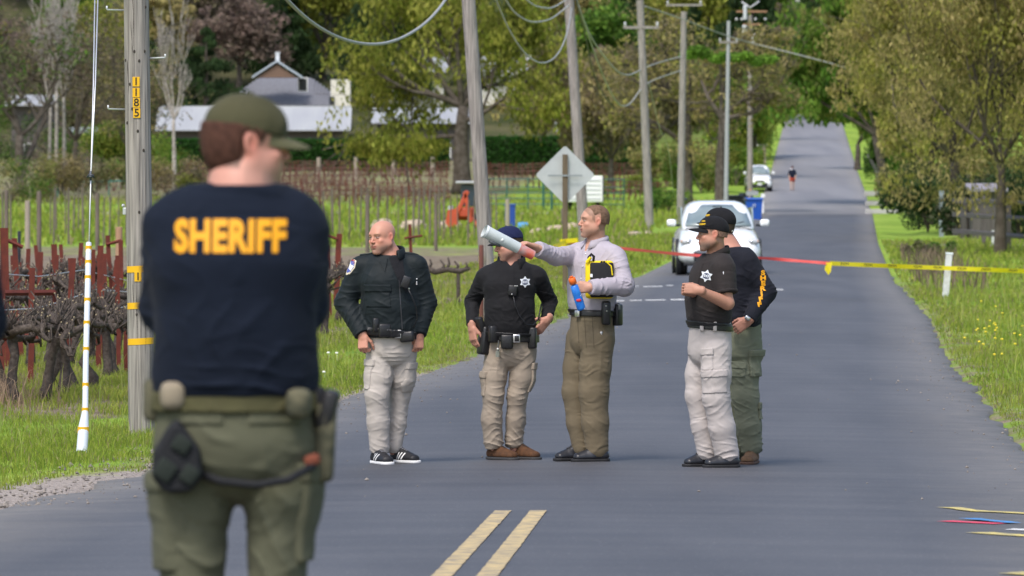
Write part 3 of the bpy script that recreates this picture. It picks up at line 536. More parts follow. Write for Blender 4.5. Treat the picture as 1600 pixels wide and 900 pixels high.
    for row, (Y, st, jit) in enumerate(((600, 72, 14), (660, 66, 16), (725, 60, 18), (800, 56, 20), (880, 56, 20), (980, 60, 24), (1100, 66, 25))):
        px = -60 + (row % 2) * 30
        while px < 1680:
            q = px + rs.randn() * jit * .7; Yq = Y + rs.randn() * 14; g = gx(q, Yq); py = HOR - (g.z + 5 - CZ) * F / Yq
            if py > -60 and not (row == 0 and (1185 < q < 1345) and Yq < 612):
                k = pick(q, py); kk = kinds[k]; sc = .8 + .45 * rs.rand()
                if k in used: dup(kk, g, rs.rand() * 6.28, sc=(sc, sc, sc * (.9 + .3 * rs.rand())))
                else: used.add(k); kk.location = g
            px += st
    for k, kk in enumerate(kinds):
        if k not in used: kk.location = gx(1700 + 40 * k, 700)
build_trees()
# ------------------------------------------------------------------ houses, vineyard, poles, road furniture
def build_structures():
    met = M('white_metal_roof', (.36, .375, .385), .5, .4, noise=((0.6, .05, .6), (.29, .30, .33), .6)); grey = M('grey_shingle', (.17, .175, .195), .9, .2, noise=(4, (.12, .12, .135), .7)); wall = M('cream_wall', (.62, .6, .52), .9); brn = M('brown_siding', (.19, .12, .085), .9, noise=((1, 1, 14), (.13, .09, .07), .8)); dk = M('dark_opening', (.025, .028, .03), .4); drk = M('grey_board_wall', (.10, .09, .085), .9)
    def shed(name, label, px0, px1, Y, py_ridge, py_eave, depth=7, wallm=drk, roofm=met, open_front=True, wins=(), cat='building', hip=0.):
        a = gx(px0, Y); b = gx(px1, Y); zr_ = CZ - (py_ridge - HOR) * Y / F; ze = CZ - (py_eave - HOR) * Y / F; g = min(a.z, b.z) - .3; L_ = b.x - a.x; th = thing(name, label, cat, ((a.x + b.x) / 2, Y + depth / 2, g))
        mb = MB(); x0, x1 = a.x + .5, b.x - .5; mb.box(((x0 + x1) / 2, Y + depth / 2 + .6, (g + ze) / 2), (x1 - x0, depth - .4, ze - g - .05)); mb.prism([(Y + .9, ze - .05), (Y + depth, ze - .05), (Y + depth / 2, zr_ - .12)], x0, x1, 'x') if not hip else None; mb.build('wall', wallm, th)
        zr0 = zr_; rb = MB(); n = 40; hd = depth / 2 + .3; 
        for s_ in (-1, 1):
            for i in range(n):
                xa = a.x + L_ * i / n; xb = a.x + L_ * (i + .96) / n; ym = Y + depth / 2; ye = ym + s_ * hd
                hf = min(1, ((i + .5) / n) / hip, (1 - (i + .5) / n) / hip) if hip else 1; zr_ = zr0 if not hip else ze + (zr0 - ze) * hf
                rb.prism([(ym, zr_), (ye, ze), (ye, ze - .09), (ym, zr_ - .09)], xa, xb if not hip else a.x + L_ * (i + 1) / n, 'x'); rb.prism([(ym, zr_ + .035), (ye, ze + .035), (ye, ze), (ym, zr_)], xb - .05, xb + L_ * .04 / n, 'x') if roofm is met else None
        zr_ = zr0
        if not hip: rb.prism([(Y + depth / 2 - .12, zr_ + .03), (Y + depth / 2 + .12, zr_ + .03), (Y + depth / 2 + .12, zr_ - .12), (Y + depth / 2 - .12, zr_ - .12)], a.x - .05, b.x + .05, 'x')
        rb.build('roof', roofm, th)
        for (f0, f1, h0, h1) in wins:
            w_ = MB(); w_.box((x0 + (x1 - x0) * (f0 + f1) / 2, Y + .76, g + (h0 + h1) / 2), ((x1 - x0) * (f1 - f0), .06, h1 - h0)); f_ = w_.build('window', M('window_trim', (.7, .7, .68), .6), th)
            w2 = MB(); w2.box((x0 + (x1 - x0) * (f0 + f1) / 2, Y + .72, g + (h0 + h1) / 2), ((x1 - x0) * (f1 - f0) - .2, .05, h1 - h0 - .2)); w2.build('pane', dk, f_)
        return th
    shed('barn', 'long low barn with bright white metal roof behind the olive cap', 243, 548, 500, 165, 203, 8, wins=[(.08, .2, .6, 2), (.3, .42, .6, 2), (.52, .62, 0, 2.1), (.72, .86, .6, 2)])
    shed('barn', 'white roofed farm building seen through the drooping oak', 580, 742, 512, 168, 192, 8, wins=[(.1, .25, .6, 2), (.4, .5, 0, 2.2), (.65, .8, .6, 2)])
    th = shed('house', 'grey gabled house with small white chimney above the white barn roof', 338, 546, 560, 120, 164, 11, hip=.3, wallm=wall, roofm=grey, wins=[(.62, .7, 5.2, 6.6), (.9, .97, 4.8, 6.2), (.1, .2, 1, 2.5), (.3, .4, 1, 2.5)])
    # gable dormer with brown siding, white bargeboards and chimney
    Y = 558; P = lambda px, py: (gp(px, py, Y).x, gp(px, py, Y).z)
    mb = MB(); mb.prism([P(400, 121), P(464, 121), P(433, 101)], Y - .2, Y + 2.4, 'y'); d = mb.build('gable', brn, th)
    mb = MB(); 
    for a, b in ((P(394, 122), P(433, 97)), (P(472, 122), P(433, 97))): mb.prism([a, (a[0], a[1] + .18), (b[0], b[1] + .2), b], Y - .5, Y + 2.5, 'y')
    mb.build('bargeboard', M('blue_grey_trim', (.4, .46, .52), .7), d)
    mb = MB(); c = gp(433, 90, Y); mb.box((c.x, Y + 1, c.z), (.38, .38, .9)); mb.box((c.x, Y + 1, c.z + .5), (.5, .5, .12)); mb.build('chimney', M('pale_render', (.6, .63, .66), .7), th)
    mb = MB(); c = gp(532, 145, 555); mb.box((c.x, 556, c.z - 1), (1.9, 2, 4.6)); e = mb.build('wing_wall', wall, th); mb = MB(); c = gp(518, 157, 554); mb.box((c.x, 554.9, c.z), (.5, .1, .8)); mb.build('window', dk, e)
    shed('house', 'white roofed house high behind the drooping oak crown', 572, 700, 590, 88, 112, 9, wallm=wall, wins=[(.15, .3, 5, 6.2), (.6, .75, 5, 6.2)])
    shed('house', 'house with broad white roof behind the leaning pole', 745, 830, 590, 80, 118, 9, wallm=wall, wins=[(.3, .6, 4, 6)])
    shed('shed', 'small white roofed shed at the left edge behind the forked trunk', 8, 88, 520, 148, 164, 5, wins=[(.3, .5, .5, 1.8)])
    shed('shed', 'pale roofed outbuilding low behind the guy wire', 98, 150, 505, 199, 210, 5)
    shed('shed', 'grey roofed shed among the bare trees', 110, 150, 600, 110, 121, 5, roofm=grey)
    shed('house', 'pale cottage glimpsed through the trees left of the leaning poles', 866, 896, 480, 190, 205, 5, wallm=wall, wins=[(.2, .7, 1, 2.2)])
    # ---- the far sloping vineyard: end posts, training rows
    wd = M('weathered_post', (.17, .14, .115), .9, noise=((9, 9, 1.5), (.10, .082, .07), .8)); wdp = M('pale_post', (.33, .29, .23), .9, noise=((9, 9, 1.5), (.3, .25, .2), .8)); rust = M('rust_red_steel', (.135, .028, .018), .8, .3, noise=(9, (.07, .02, .015), .7, 6)); wire = M('galvanised_wire', (.5, .5, .5), .45, .5, .6); vine = M('vine_bark', (.06, .048, .042), .95, .1, noise=(30, (.13, .11, .095), .75, 8), bump=(60, 1, .012))
    def post(px, Y, h, w_, m, label, group, name='vineyard_post', lean=0, round_=True, cat='post'):
        g = gx(px, Y); mb = MB()
        if round_: mb.tube([(0, 0, -.1), (lean * h * .5, 0, h * .5), (lean * h, 0, h - .01), (lean * h, 0, h)], [w_ / 2, w_ / 2 * .98, w_ / 2 * .96, w_ / 2 * .8], 10)
        else: mb.box((lean * h / 2, 0, h / 2), (w_, w_, h + .1), ry=lean)
        o = mb.build(name, m, smooth=False); o.location = g; autosmooth(o) if round_ else None; return tag(o, label, cat, group)
    for i, px in enumerate((498, 556, 615, 676)):
        post(px, 440, 1.75, .34, wdp, ('thick pale end post of the far red vineyard, ' + ('first from the olive cap', 'second from the olive cap', 'third from the olive cap', 'fourth, nearest the oak trunk')[i]), 'pale end posts of the far vineyard')
    rs = np.random.RandomState(4)
    far = M('far_vine_canes', (.12, .055, .045), .95, noise=(1.5, (.19, .14, .11), .8)); n_ = 0
    for r_, (Y, p0, p1, dp) in enumerate(((425, 290, 700, 9), (448, 290, 705, 8), (400, 300, 560, 10), (378, 300, 700, 10.5), (360, 330, 700, 11), (415, 752, 1000, 10), (440, 752, 1040, 9), (380, 930, 1050, 10), (410, 100, 300, 11))):
        a = gx(p0, Y); b = gx(p1, Y); th = thing('vine_row', 'distant training row of red canes, ' + ('in front of the long hedge', 'topmost beneath the long hedge', 'behind the olive cap', 'on the lower slope before the hedge', 'lowest of the sloping rows left of the oak', 'behind the green gate and diamond sign', 'topmost right of the oak trunk', 'left of the white car under the hedge', 'behind the numbered pole')[r_], 'vine row', (a + b) / 2)
        mb = MB(); mc = MB(); px = p0
        while px < p1:
            g = gx(px + rs.randn() * 1.5, Y + rs.randn()); hh = 1.25 + .2 * rs.rand(); mb.box((g.x, g.y, g.z + hh / 2), (.055, .055, hh), ry=rs.randn() * .06)
            mc.tube([(g.x, g.y, g.z), (g.x + rs.randn() * .12, g.y, g.z + .45), (g.x + rs.randn() * .25, g.y, g.z + .75)], [.06, .05, .04], 5)
            for _ in range(3): mc.tube([(g.x, g.y, g.z + .65), (g.x + rs.randn() * .25, g.y + rs.randn() * .2, g.z + .85 + .2 * rs.rand()), (g.x + rs.randn() * .4, g.y, g.z + .95 + .35 * rs.rand())], [.03, .02, .012], 4)
            px += dp
        st = mb.build('stake', rust, th); st['kind'] = 'stuff'; o = mc.build('vines', far, th); o['kind'] = 'stuff'
        wb = MB(); k = 14
        for z_ in (.72, 1.0, 1.22):
            pts = [gx(p0 + (p1 - p0) * t, Y) + Vector((0, 0, z_ + .05 * math.sin(9 * t + z_ * 3))) for t in np.linspace(0, 1, k)]; wb.tube(pts, .035 if z_ < 1 else .028, 4)
        wb.build('cordon', far, th)
    # ---- thin wooden stakes standing on the bright field, behind the near vines
    grp = 'thin wooden stakes standing along the bright green field'
    pr = MB(); pr.tube([(0, 0, -.1), (0, 0, 1.6)], [.04, .036], 7); proto = pr.build('vineyard_stake', wd); first = True
    xs = [4, 17, 79, 84, 88, 102, 107, 115, 123, 130, 140, 162, 171, 185, 198, 505, 518, 530, 546, 556, 563, 591, 606, 622, 634, 646, 654, 662, 672, 687, 693, 704, 716, 731, 741, 520, 575, 768, 776]
    for i, px in enumerate(xs):
        o = proto if first else proto.copy()
        if not first: C.objects.link(o)
        first = False; Y = 176 + 9 * ((i * 37) % 11) / 3; o.location = gx(px, Y) ; s_ = .88 + .3 * rs.rand(); o.scale = (s_ * (.5 + .5 * rs.rand()), 1, s_); o.rotation_euler = (0, rs.randn() * .012, 0)
        tag(o, 'thin weathered wooden stake on the bright green field', 'stake', grp)
    for px, Y, h, w_, m, lb in ((10, 160, 1.75, .13, wd, 'stout grey end post nearest the left edge'), (43, 148, 1.5, .145, wdp, 'pinkish stout end post with broken top beside the black pipe'), (61, 160, 1.75, .14, wd, 'stout brown end post right of the black pipe'), (152, 163, 1.65, .13, wd, 'stout grey end post right of the guy wire'), (186, 118, 1.05, .155, M('orange_brown_post', (.36, .22, .14), .9), 'short orange brown end post left of the numbered pole'), (574, 160, 1.65, .13, wd, 'stout grey end post left of the bald officer'), (681, 163, 1.65, .11, wd, 'stout end post between the bald officer and the backhoe'), (793, 215, 1.3, .18, wdp, 'thick pale post in front of the blue panel')):
        post(px, Y, h, w_, m, lb, None)
    post(30, 108, 1.05, .07, M('black_pipe', (.02, .022, .03), .4), 'black upright pipe among the rusty stakes at the left edge', None, 'pipe', cat='pipe')
    post(752, 79, 1.15, .07, M('dark_red_post', (.13, .05, .04), .8), 'short dark red metal post beside the foot of the leaning pole', None, 'metal_post')
    post(883 - 5, 230, .9, .08, wd, 'short post behind the diamond sign', None)
    # fallen soil bank line / old wire behind the near vines is part of the ground
    # ---- near vineyard: rusty stakes (angle irons), vines, wires
    def stake(px, pyt, pyb, w_, lean, label, cross=None, Y=None):
        Y = Y or CZ * F / (pyb - HOR); g = gx(px, Y); h = (pyb - pyt) * Y / F; ww = w_ * Y / F; th = thing('rusty_stake', label, 'stake', g, 'rusty red stakes of the near vineyard'); mb = MB(); lx = lean * Y / F
        z = np.linspace(-.1, h, 6); kx = [lx * max(t, 0) / h + .004 * math.sin(px + t * 9) for t in z]
        for i in range(5):
            a = (kx[i], 0, z[i]); b = (kx[i + 1], 0, z[i + 1])
            for (ox, oy, sx, sy) in ((0, 0, ww, .007), (-ww / 2 + .003, .02, .006, .04)):
                q = [(-sx / 2 + ox, -sy / 2 + oy), (sx / 2 + ox, -sy / 2 + oy), (sx / 2 + ox, sy / 2 + oy), (-sx / 2 + ox, sy / 2 + oy)]
                mb.add([(a[0] + x, y, a[2]) for x, y in q] + [(b[0] + x, y, b[2]) for x, y in q], [[0, 1, 5, 4], [1, 2, 6, 5], [2, 3, 7, 6], [3, 0, 4, 7], [0, 3, 2, 1], [4, 5, 6, 7]])
        o = mb.build('post', rust); o.parent = th
        if cross:
            cb = MB(); x0, z0, x1, z1 = [c_ * Y / F for c_ in cross]; cb.tube([(x0, -.02, h - z0), (x1, -.02, h - z1)], .022, 4); o = cb.build('crossarm', rust); o.parent = th
        return th
    pos = [(3, 352, 600, 9, 2, 'rusty stake cut by the left edge of the picture', None), (34, 372, 560, 8, -12, 'rusty stake leaning left with a wire hook', (-30, 0, 2, 14)), (48, 418, 605, 9, 2, 'front rusty stake third from the left edge', None), (42, 388, 520, 7, 2, 'rusty stake behind the third front stake', None), (64, 385, 505, 6, -8, 'slim rusty stake leaning left over the vines', None), (92, 380, 540, 9, -8, 'broad rusty stake midway between the edge and the guy wire', None), (103, 380, 500, 6, -8, 'slim leaning rusty stake right of the broad one', None), (104, 402, 588, 9, 10, 'rusty stake with broken tip left of the guy marker', None), (122, 381, 505, 7, 5, 'rusty stake just behind the guy marker', None), (154, 382, 575, 9, 3, 'rusty stake just right of the guy marker', None), (152, 400, 505, 7, 2, 'short rusty stake behind the one right of the marker', None), (178, 368, 510, 7, -10, 'rusty stake with a crooked crossarm near the numbered pole', (-11, 14, 12, 8)), (189, 380, 540, 7, 0, 'rusty stake touching the numbered pole', None), (197, 510, 585, 7, 0, 'short rusty stake at the foot of the numbered pole', None), (150, 402, 500, 7, 0, 'rear rusty stake between marker and pole', None), (20, 400, 520, 7, 0, 'rear rusty stake near the left edge', None), (525, 365, 480, 9, 5, 'rusty stake with bent crossarm right of the foreground officer', (-22, 0, 2, 8)), (645, 352, 450, 5, -5, 'rusty cross shaped stake behind the bald officer', (-13, 22, 15, 18)), (168, 395, 520, 6, -5, 'thin rusty stake in the tangle right of the marker', None), (500, 395, 500, 8, 0, 'rusty stake against the foreground officer\'s elbow', None), (78, 405, 500, 6, 5, 'small rusty stake between the broad one and the third', None), (12, 360, 575, 8, -3, 'tall rusty stake right beside the cut one at the left edge', None), (58, 392, 540, 8, 6, 'rusty stake crossing the left leaning slim one', None), (84, 398, 560, 8, 4, 'rusty stake left of the broad midway stake', None), (115, 405, 545, 7, -5, 'rusty stake leaning towards the guy marker', None), (143, 392, 560, 8, 2, 'rusty stake hard against the right side of the marker', None), (163, 398, 560, 7, -6, 'rusty stake leaning left between marker and pole', None), (174, 405, 520, 7, 8, 'rusty stake leaning right beside the crooked crossarm', None), (186, 396, 570, 7, -3, 'tall rusty stake just left of the numbered pole', None), (130, 400, 500, 6, 0, 'far rusty stake hidden by the guy marker', None), (28, 410, 520, 7, 4, 'short far rusty stake near the left edge', None), (515, 380, 500, 7, -4, 'rusty stake between the foreground officer and the bent crossarm', None)]
    for p in pos:
        px, t, b, w_, lean, lb, cr = p; stake(px, t, b, w_, lean, lb, cr)
    def vine_plant(px, Y, seed, label, big=1., arms=True):
        rs = np.random.RandomState(seed); g = gx(px, Y); th = thing('grapevine', label, 'vine', g, 'old vines of the near vineyard'); mb = MB(); h = .62 * big + .06 * rs.rand(); ln = rs.randn() * .1; pts = [(0, 0, -.08)] + [(ln * t + rs.randn() * .03, rs.randn() * .03, h * t) for t in (.2, .45, .7, .9, 1.)]; 
        mb.tube(pts, [.075, .05, .043, .04, .05, .055], 8); o = mb.build('trunk', vine, smooth=True); o.parent = th; hd = np.array([ln, 0, h]); ab = MB(); sp = MB()
        for s_ in (-1, 1, -.6, .6):
            a = hd.copy(); q = [a.copy()]; d = np.array([s_ * .5, .85 * np.sign(s_) * (1 if abs(s_) == 1 else -1), .28])
            for i in range(9): 
                d2 = d + rs.randn(3) * .55; d2[2] = d[2] * (1 - i / 3.5) + rs.randn() * .35; a = a + d2 / np.linalg.norm(d2) * .095; q.append(a.copy())
                if i > 1:
                    for _ in range(2):
                        e = a + rs.randn(3) * .03; f = e + np.array([rs.randn() * .05, rs.randn() * .05, .07 + .08 * rs.rand()]); ab.tube([a, e, f], [.016, .010, .006], 4); sp.sph(f, .0085, 5, 3) if rs.rand() < .35 else 0
            ab.tube(q, np.linspace(.038, .016, len(q)) * (1 + .25 * rs.rand(len(q))), 6)
        for _ in range(12):
            e = hd + rs.randn(3) * .05; f = e + np.array([rs.randn() * .14, rs.randn() * .14, .1 + .14 * rs.rand() * big]); ab.tube([hd, e, f], [.026, .015, .007], 4)
            if rs.rand() < .2: sp.sph(f, .0095, 5, 3)
        o = ab.build('cordon', vine, smooth=True); o.parent = th; o = sp.build('pruned_tip', M('fresh_cut_wood', (.36, .29, .18), .8)); o.parent = th; o['kind'] = 'stuff'; return th
    vp = [(28, 50.5, 'gnarled vine among dry straw at the left edge'), (62, 51, 'gnarled vine in front of the third stake'), (97, 52, 'gnarled vine leaning right before the guy marker'), (86, 54, 'gnarled vine half hidden behind its neighbour left of the marker'), (122, 54, 'gnarled vine behind the guy marker'), (141, 55, 'gnarled vine seen right of the guy marker'), (168, 57, 'gnarled vine midway between marker and pole'), (186, 58, 'gnarled vine nearest the numbered pole'), (8, 52, 'gnarled vine cut by the left edge'), (45, 60, 'second row vine behind the third stake'), (72, 61, 'second row vine left of centre'), (108, 62, 'second row vine behind the leaning one'), (150, 64, 'second row vine right of the marker'), (180, 66, 'second row vine behind the numbered pole'), (20, 63, 'second row vine near the left edge'), (14, 74, 'third row vine near the left edge'), (60, 75, 'third row vine behind the broad stake'), (115, 77, 'third row vine behind the marker'), (160, 78, 'third row vine left of the numbered pole'), (508, 72, 'gnarled vine beside the foreground officer\'s right elbow'), (528, 80, 'gnarled vine stub behind the bald officer\'s shoulder')]
    for i, (px, Y, lb) in enumerate(vp): vine_plant(px, Y, 300 + i, lb, .95 if i < 9 else 1.0)
    # low dark cordon reaching out behind the bald officer
    th = thing('grapevine', 'dark vine arm lying along a wire between the bald officer and the leaning pole', 'vine', gx(680, 92)); mb = MB(); g = [gp(664, 418, 92), gp(680, 425, 92), gp(700, 421, 92), gp(718, 424, 92), gp(735, 419, 92)]; mb.tube(g, [.06, .05, .045, .05, .025], 7)
    for i, (a, b, c) in enumerate(((670, 420, 405), (690, 423, 406), (698, 421, 402), (712, 423, 408), (726, 422, 410))): mb.tube([gp(a, b, 92), gp(a + 4, (b + c) / 2, 92), gp(a + 2 * (-1) ** i, c, 92)], [.03, .022, .015], 5)
    mb.build('cordon', vine, th, smooth=True); mb = MB(); mb.tube([gx(716, 92) - Vector((0, 0, .1)), gp(716, 424, 92)], .035, 6); mb.build('trunk', vine, th)
    for i, (pts, lb) in enumerate((([(-40, 425, 60), (60, 432, 62), (130, 422, 66), (205, 440, 70)], 'upper training wire across the near vines'), ([(-40, 487, 51), (55, 482, 52), (100, 470, 58), (150, 452, 62), (220, 458, 66)], 'middle training wire across the near vines'), ([(-40, 470, 60), (90, 462, 64), (220, 452, 70)], 'rear training wire across the near vines'), ([(-40, 515, 50.4), (60, 512, 52), (200, 478, 62)], 'low training wire along the first vines'))):
        mb = MB(); mb.tube([gp(*p) for p in pts], .006, 5); tag(mb.build('trellis_wire', wire, loc=gp(*pts[1])), lb, 'wire')
    mb = MB(); mb.tube([gp(-30, 458, 57), gp(85, 457, 58)], .03, 4); mb.tube([gp(85, 457, 58), gx(85, 58)], .02, 4); tag(mb.build('rusty_rail', rust, loc=gx(40, 58)), 'horizontal rusty rail lying through the near vines at the left edge', 'rail')
    mb = MB(); mb.tube([gp(-30, 530, 51.5), gp(45, 526, 51.5)], .028, 4); mb.tube([gp(50, 508, 54), gp(92, 507, 54)], .026, 4); tag(mb.build('rusty_rail', rust, loc=gx(20, 51.5)), 'low rusty rail under the first vines at the left edge', 'rail')
    # ---- utility poles
    pw = M('pole_wood', (.35, .32, .30), .9, .15, noise=((60, 60, 1.6), (.12, .11, .105), .85, 9), bump=((60, 60, 1.6), 1, .012)); gal = M('galvanised', (.52, .54, .56), .4, .5, .5)
    def pole(label, px0, px1, Y, wpx, top=10.5, m=pw, name='utility_pole', arms=(), base_py=None):
        g = gx(px1, Y); th = thing(name, label, 'utility pole', g); t0 = gp(px0, 0, Y); dxz = (t0.x - g.x) / (t0.z - g.z); hh = top; mb = MB(); zz = np.linspace(-.2, hh, 12); r0 = wpx * Y / F / 2
        mb.tube([(dxz * z, 0, z) for z in zz], [r0 * (1.03 - .02 * z) for z in zz], 20); o = mb.build('shaft', m, smooth=False); o.parent = th; autosmooth(o, 50)
        for (py, hw, dz, y) in arms:
            z = CZ - (py - HOR) * Y / F - g.z; cb = MB(); cb.box((dxz * z, -.12, z), (hw * 2, .09, .11), ry=dz); o = cb.build('crossarm', pw); o.parent = th
            ib = MB(); [ib.tube([(dxz * z + q * hw, -.12, z + .05), (dxz * z + q * hw, -.12, z + .12), (dxz * z + q * hw, -.12, z + .2), (dxz * z + q * hw, -.12, z + .24)], [.03, .055, .045, .03], 8) for q in (-.9, .9)]; i_ = ib.build('insulator', M('insulator_glaze', (.5, .5, .52), .3)); i_.parent = o
        return th, dxz, r0
    A, dA, rA = pole('big weathered pole with yellow number plates behind the foreground officer', 213, 222, 46.1, 41)
    gA = gorigin(A); Y = 46.1
    chk = M('drying_crack', (.05, .042, .038), .95)
    mb = MB(); rs = np.random.RandomState(6)
    for q in range(34):                                     # knots, bolt holes and long drying cracks
        ang = R(-90 + rs.uniform(-65, 65)); z = rs.uniform(.1, 4.2); r_ = rA * (1.03 - .02 * z) + .0005; cx = dA * z + math.cos(ang) * r_; cy = math.sin(ang) * r_
        if q < 18: mb.sph((cx, cy, z), (.010, .005, .014), 7, 5)
        else: L_ = rs.uniform(.15, .7); mb.tube([(dA * (z + t * L_) + math.cos(ang + .05 * math.sin(t * 5)) * (rA * (1.03 - .02 * (z + t * L_))), math.sin(ang) * (rA * (1.03 - .02 * (z + t * L_))), z + t * L_) for t in np.linspace(0, 1, 7)], [.0003, .0012, .002, .0022, .002, .0012, .0003], 4)
    o = mb.build('crack', chk); o.parent = A; o['kind'] = 'stuff'
    def zA(py): return CZ - (py - HOR) * Y / F - gA.z
    yp = M('yellow_plate', (.75, .42, .015), .45); blk = M('black_ink', (.015, .015, .018), .5)
    for i, (py, xl, xr) in enumerate(((420, 203, 236), (477, 203, 241), (533, 206, 242))):   # yellow reflective bands wrap the front of the shaft
        z = zA(py); a0, a1 = R(-158), R(-14); r_ = rA * 1.035; v = []; N = 12
        for k in range(N + 1):
            a = a0 + (a1 - a0) * k / N; 
            for zz_ in (-.026, .026): v.append((dA * z + math.cos(a) * r_, math.sin(a) * r_, z + zz_ + .006 * math.cos(a)))
        q = [[2 * k, 2 * k + 2, 2 * k + 3, 2 * k + 1] for k in range(N)]; o = put('reflective_band', mesh_np('reflective_band', v, q), yp); o.parent = A
    def glyph(ch, size, m, name='numeral', bold=0.02, ext=.001):
        cu = bpy.data.curves.new(name, 'FONT'); cu.body = ch; cu.size = size; cu.offset = bold * size; cu.extrude = ext; cu.align_x = 'CENTER'; cu.align_y = 'CENTER'; tmp = bpy.data.objects.new('t', cu); C.objects.link(tmp)
        me = bpy.data.meshes.new_from_object(tmp.evaluated_get(bpy.context.evaluated_depsgraph_get())); bpy.data.objects.remove(tmp); bpy.data.curves.remove(cu); me.name = name
        me.materials.clear(); return me
    for ch, py, px in (('1', 128, 214), ('1', 145, 214), ('8', 161, 214.5), ('5', 177, 215), ('1', 432, 217)):
        z = zA(py); xx = (px - 800) * Y / F - gA.x; pb = MB(); pb.box((xx, -rA - .002, z), (.058, .004, .078), bev=.0015); o = pb.build('number_plate', yp); o.parent = A
        me = glyph(ch, .088, blk, bold=.012); me.materials.append(blk); me.transform(Matrix.Rotation(R(90), 4, 'X')); n_o = bpy.data.objects.new('numeral', me); C.objects.link(n_o); me.transform(Matrix.Translation(Vector((xx, -rA - .0055, z)))); n_o.parent = o
    for py, sd, px in ((16, -1, 167), (91, 1, 258), (171, -1, 169)):
        z = zA(py); x0 = dA * z + sd * rA * .9; x1 = (px - 800) * Y / F - gA.x; mb = MB(); mb.tube([(x0, 0, z), (x1 * .97 + x0 * .03, 0, z + .004), (x1, 0, z + .01), (x1, 0, z + .035)], [.008, .008, .008, .008], 7); o = mb.build('climbing_step', gal, smooth=True); o.parent = A
    mb = MB(); z = zA(330); mb.box((dA * z - rA - .01, -.02, z), (.03, .03, .06), bev=.006); mb.sph((dA * z - rA - .02, -.03, z + .045), .015, 8, 5); o = mb.build('clamp', gal); o.parent = A
    pole('smooth grey pole leaning left behind the navy capped officer', 732, 767, 80.5, 23)
    pole('leaning weathered pole behind the diamond road sign', 889, 914, 160, 17)
    pole('weathered pole with short crossarm right of the diamond sign', 1000, 1015, 238, 13.5, 9.6, arms=((43, .75, 0, 0),))
    pole('straight weathered pole with crossarm left of the dark oak trunks', 1069, 1063, 296, 11.5, 10.8, arms=((8, .95, 0, 0),))
    pole('silvery metal pole in front of the ivy capped oak', 1139, 1134, 338, 7, 11.5, m=M('silver_pole', (.36, .37, .39), .5, .5, .3), arms=((66, .55, 0, 0),))
    E_, dE, rE = pole('brown pole carrying transformers beside the parked van', 1172, 1172, 372, 9, 12.5)
    gE = gorigin(E_)
    def zE(py): return CZ - (py - HOR) * 372 / F - gE.z
    for (px, py, r_, h, c_) in ((1163, 50, .16, .8, (.55, .58, .62)), (1178, 60, .15, .55, (.62, .64, .66)), (1164, 20, .13, .9, (.5, .52, .55))):
        mb = MB(); x = (px - 1172) * 372 / F; z = zE(py); mb.tube([(x, -.3, z - h / 2), (x, -.3, z + h / 2), (x, -.3, z + h / 2 + .04)], [r_, r_, r_ * .6], 12); o = mb.build('transformer', M('transformer_grey' + str(px), c_, .4)); o.parent = E_
    for (py, w_) in ((18, 1.25), (38, .7)):
        mb = MB(); mb.box((.1, -.13, zE(py)), (w_ * 1.6, .1, .12)); o = mb.build('crossarm', M('orange_brown_wood', (.3, .17, .1), .8)); o.parent = E_
    mb = MB(); mb.tube([(-.55, -.1, zE(3)), (0, -.2, zE(12)), (.6, -.1, zE(2))], .06, 6); [mb.sph((x, -.15, zE(30)), .09, 8, 6) for x in (-.9, -.55, .35, 1.0)]; o = mb.build('insulator', M('insulator_glaze', (.5, .5, .52), .3), smooth=True); o.parent = E_
    mb = MB(); [mb.box((x, -.19, z), (.1, .02, .22)) for x, z in ((0, 1.0), (-.1, .5), (.02, .2))]; o = mb.build('marker_tag', M('orange_tag', (.7, .3, .05), .6)); o.parent = E_
    # ---- guy wires and the yellow banded marker
    th = thing('guy_wire', 'taut steel guy wire with white sleeve banded in yellow left of the numbered pole', 'guy wire', gx(130, 42.3)); Yg_ = 42.3
    g0 = gp(131, 690, Yg_); g1 = gp(142, 276, 43.6)
    mb = MB(); mb.tube([gp(139, 385, 43.3), gp(142, 276, 43.6), gp(146, 130, 44.2), gp(149, -60, 45)], .0052, 7); mb.tube([gp(142, 276, 43.6), gp(149, 130, 44.2), gp(154.5, -60, 45)], .0052, 7); mb.build('wire', M('bright_wire', (.62, .63, .65), .35, .5, .6), th, smooth=True)
    mb = MB(); c = gp(141.5, 276, 43.55); mb.sph(c, (.022, .02, .012), 8, 5); mb.tube([c + Vector((-.028, 0, -.008)), c + Vector((-.01, -.01, .016)), c + Vector((.02, -.01, .01)), c + Vector((.026, 0, -.008))], .007, 6); mb.tube([c + Vector((0, 0, -.03)), c + Vector((0, 0, .045))], .01, 6); mb.build('clamp', M('dark_steel', (.08, .09, .11), .4, .5, .6), th, smooth=True)
    SL = [(127.5, 708), (129, 690), (130.5, 668), (132.2, 652), (133.2, 640), (134.2, 560), (136.5, 470), (138.6, 380)]; sr = [8.7, 8.7, 8.5, 6.2, 4.7, 4.6, 4.6, 4.5]
    dep = lambda py: Yg_ + (708 - py) / 330. * 1.0
    mb = MB(); mb.tube([gp(x, y, dep(y)) for x, y in SL], [r_ * dep(y) / F for r_, (x, y) in zip(sr, SL)], 14); o = mb.build('sleeve', M('white_sleeve', (.58, .62, .68), .4, .4), th, smooth=False); autosmooth(o)
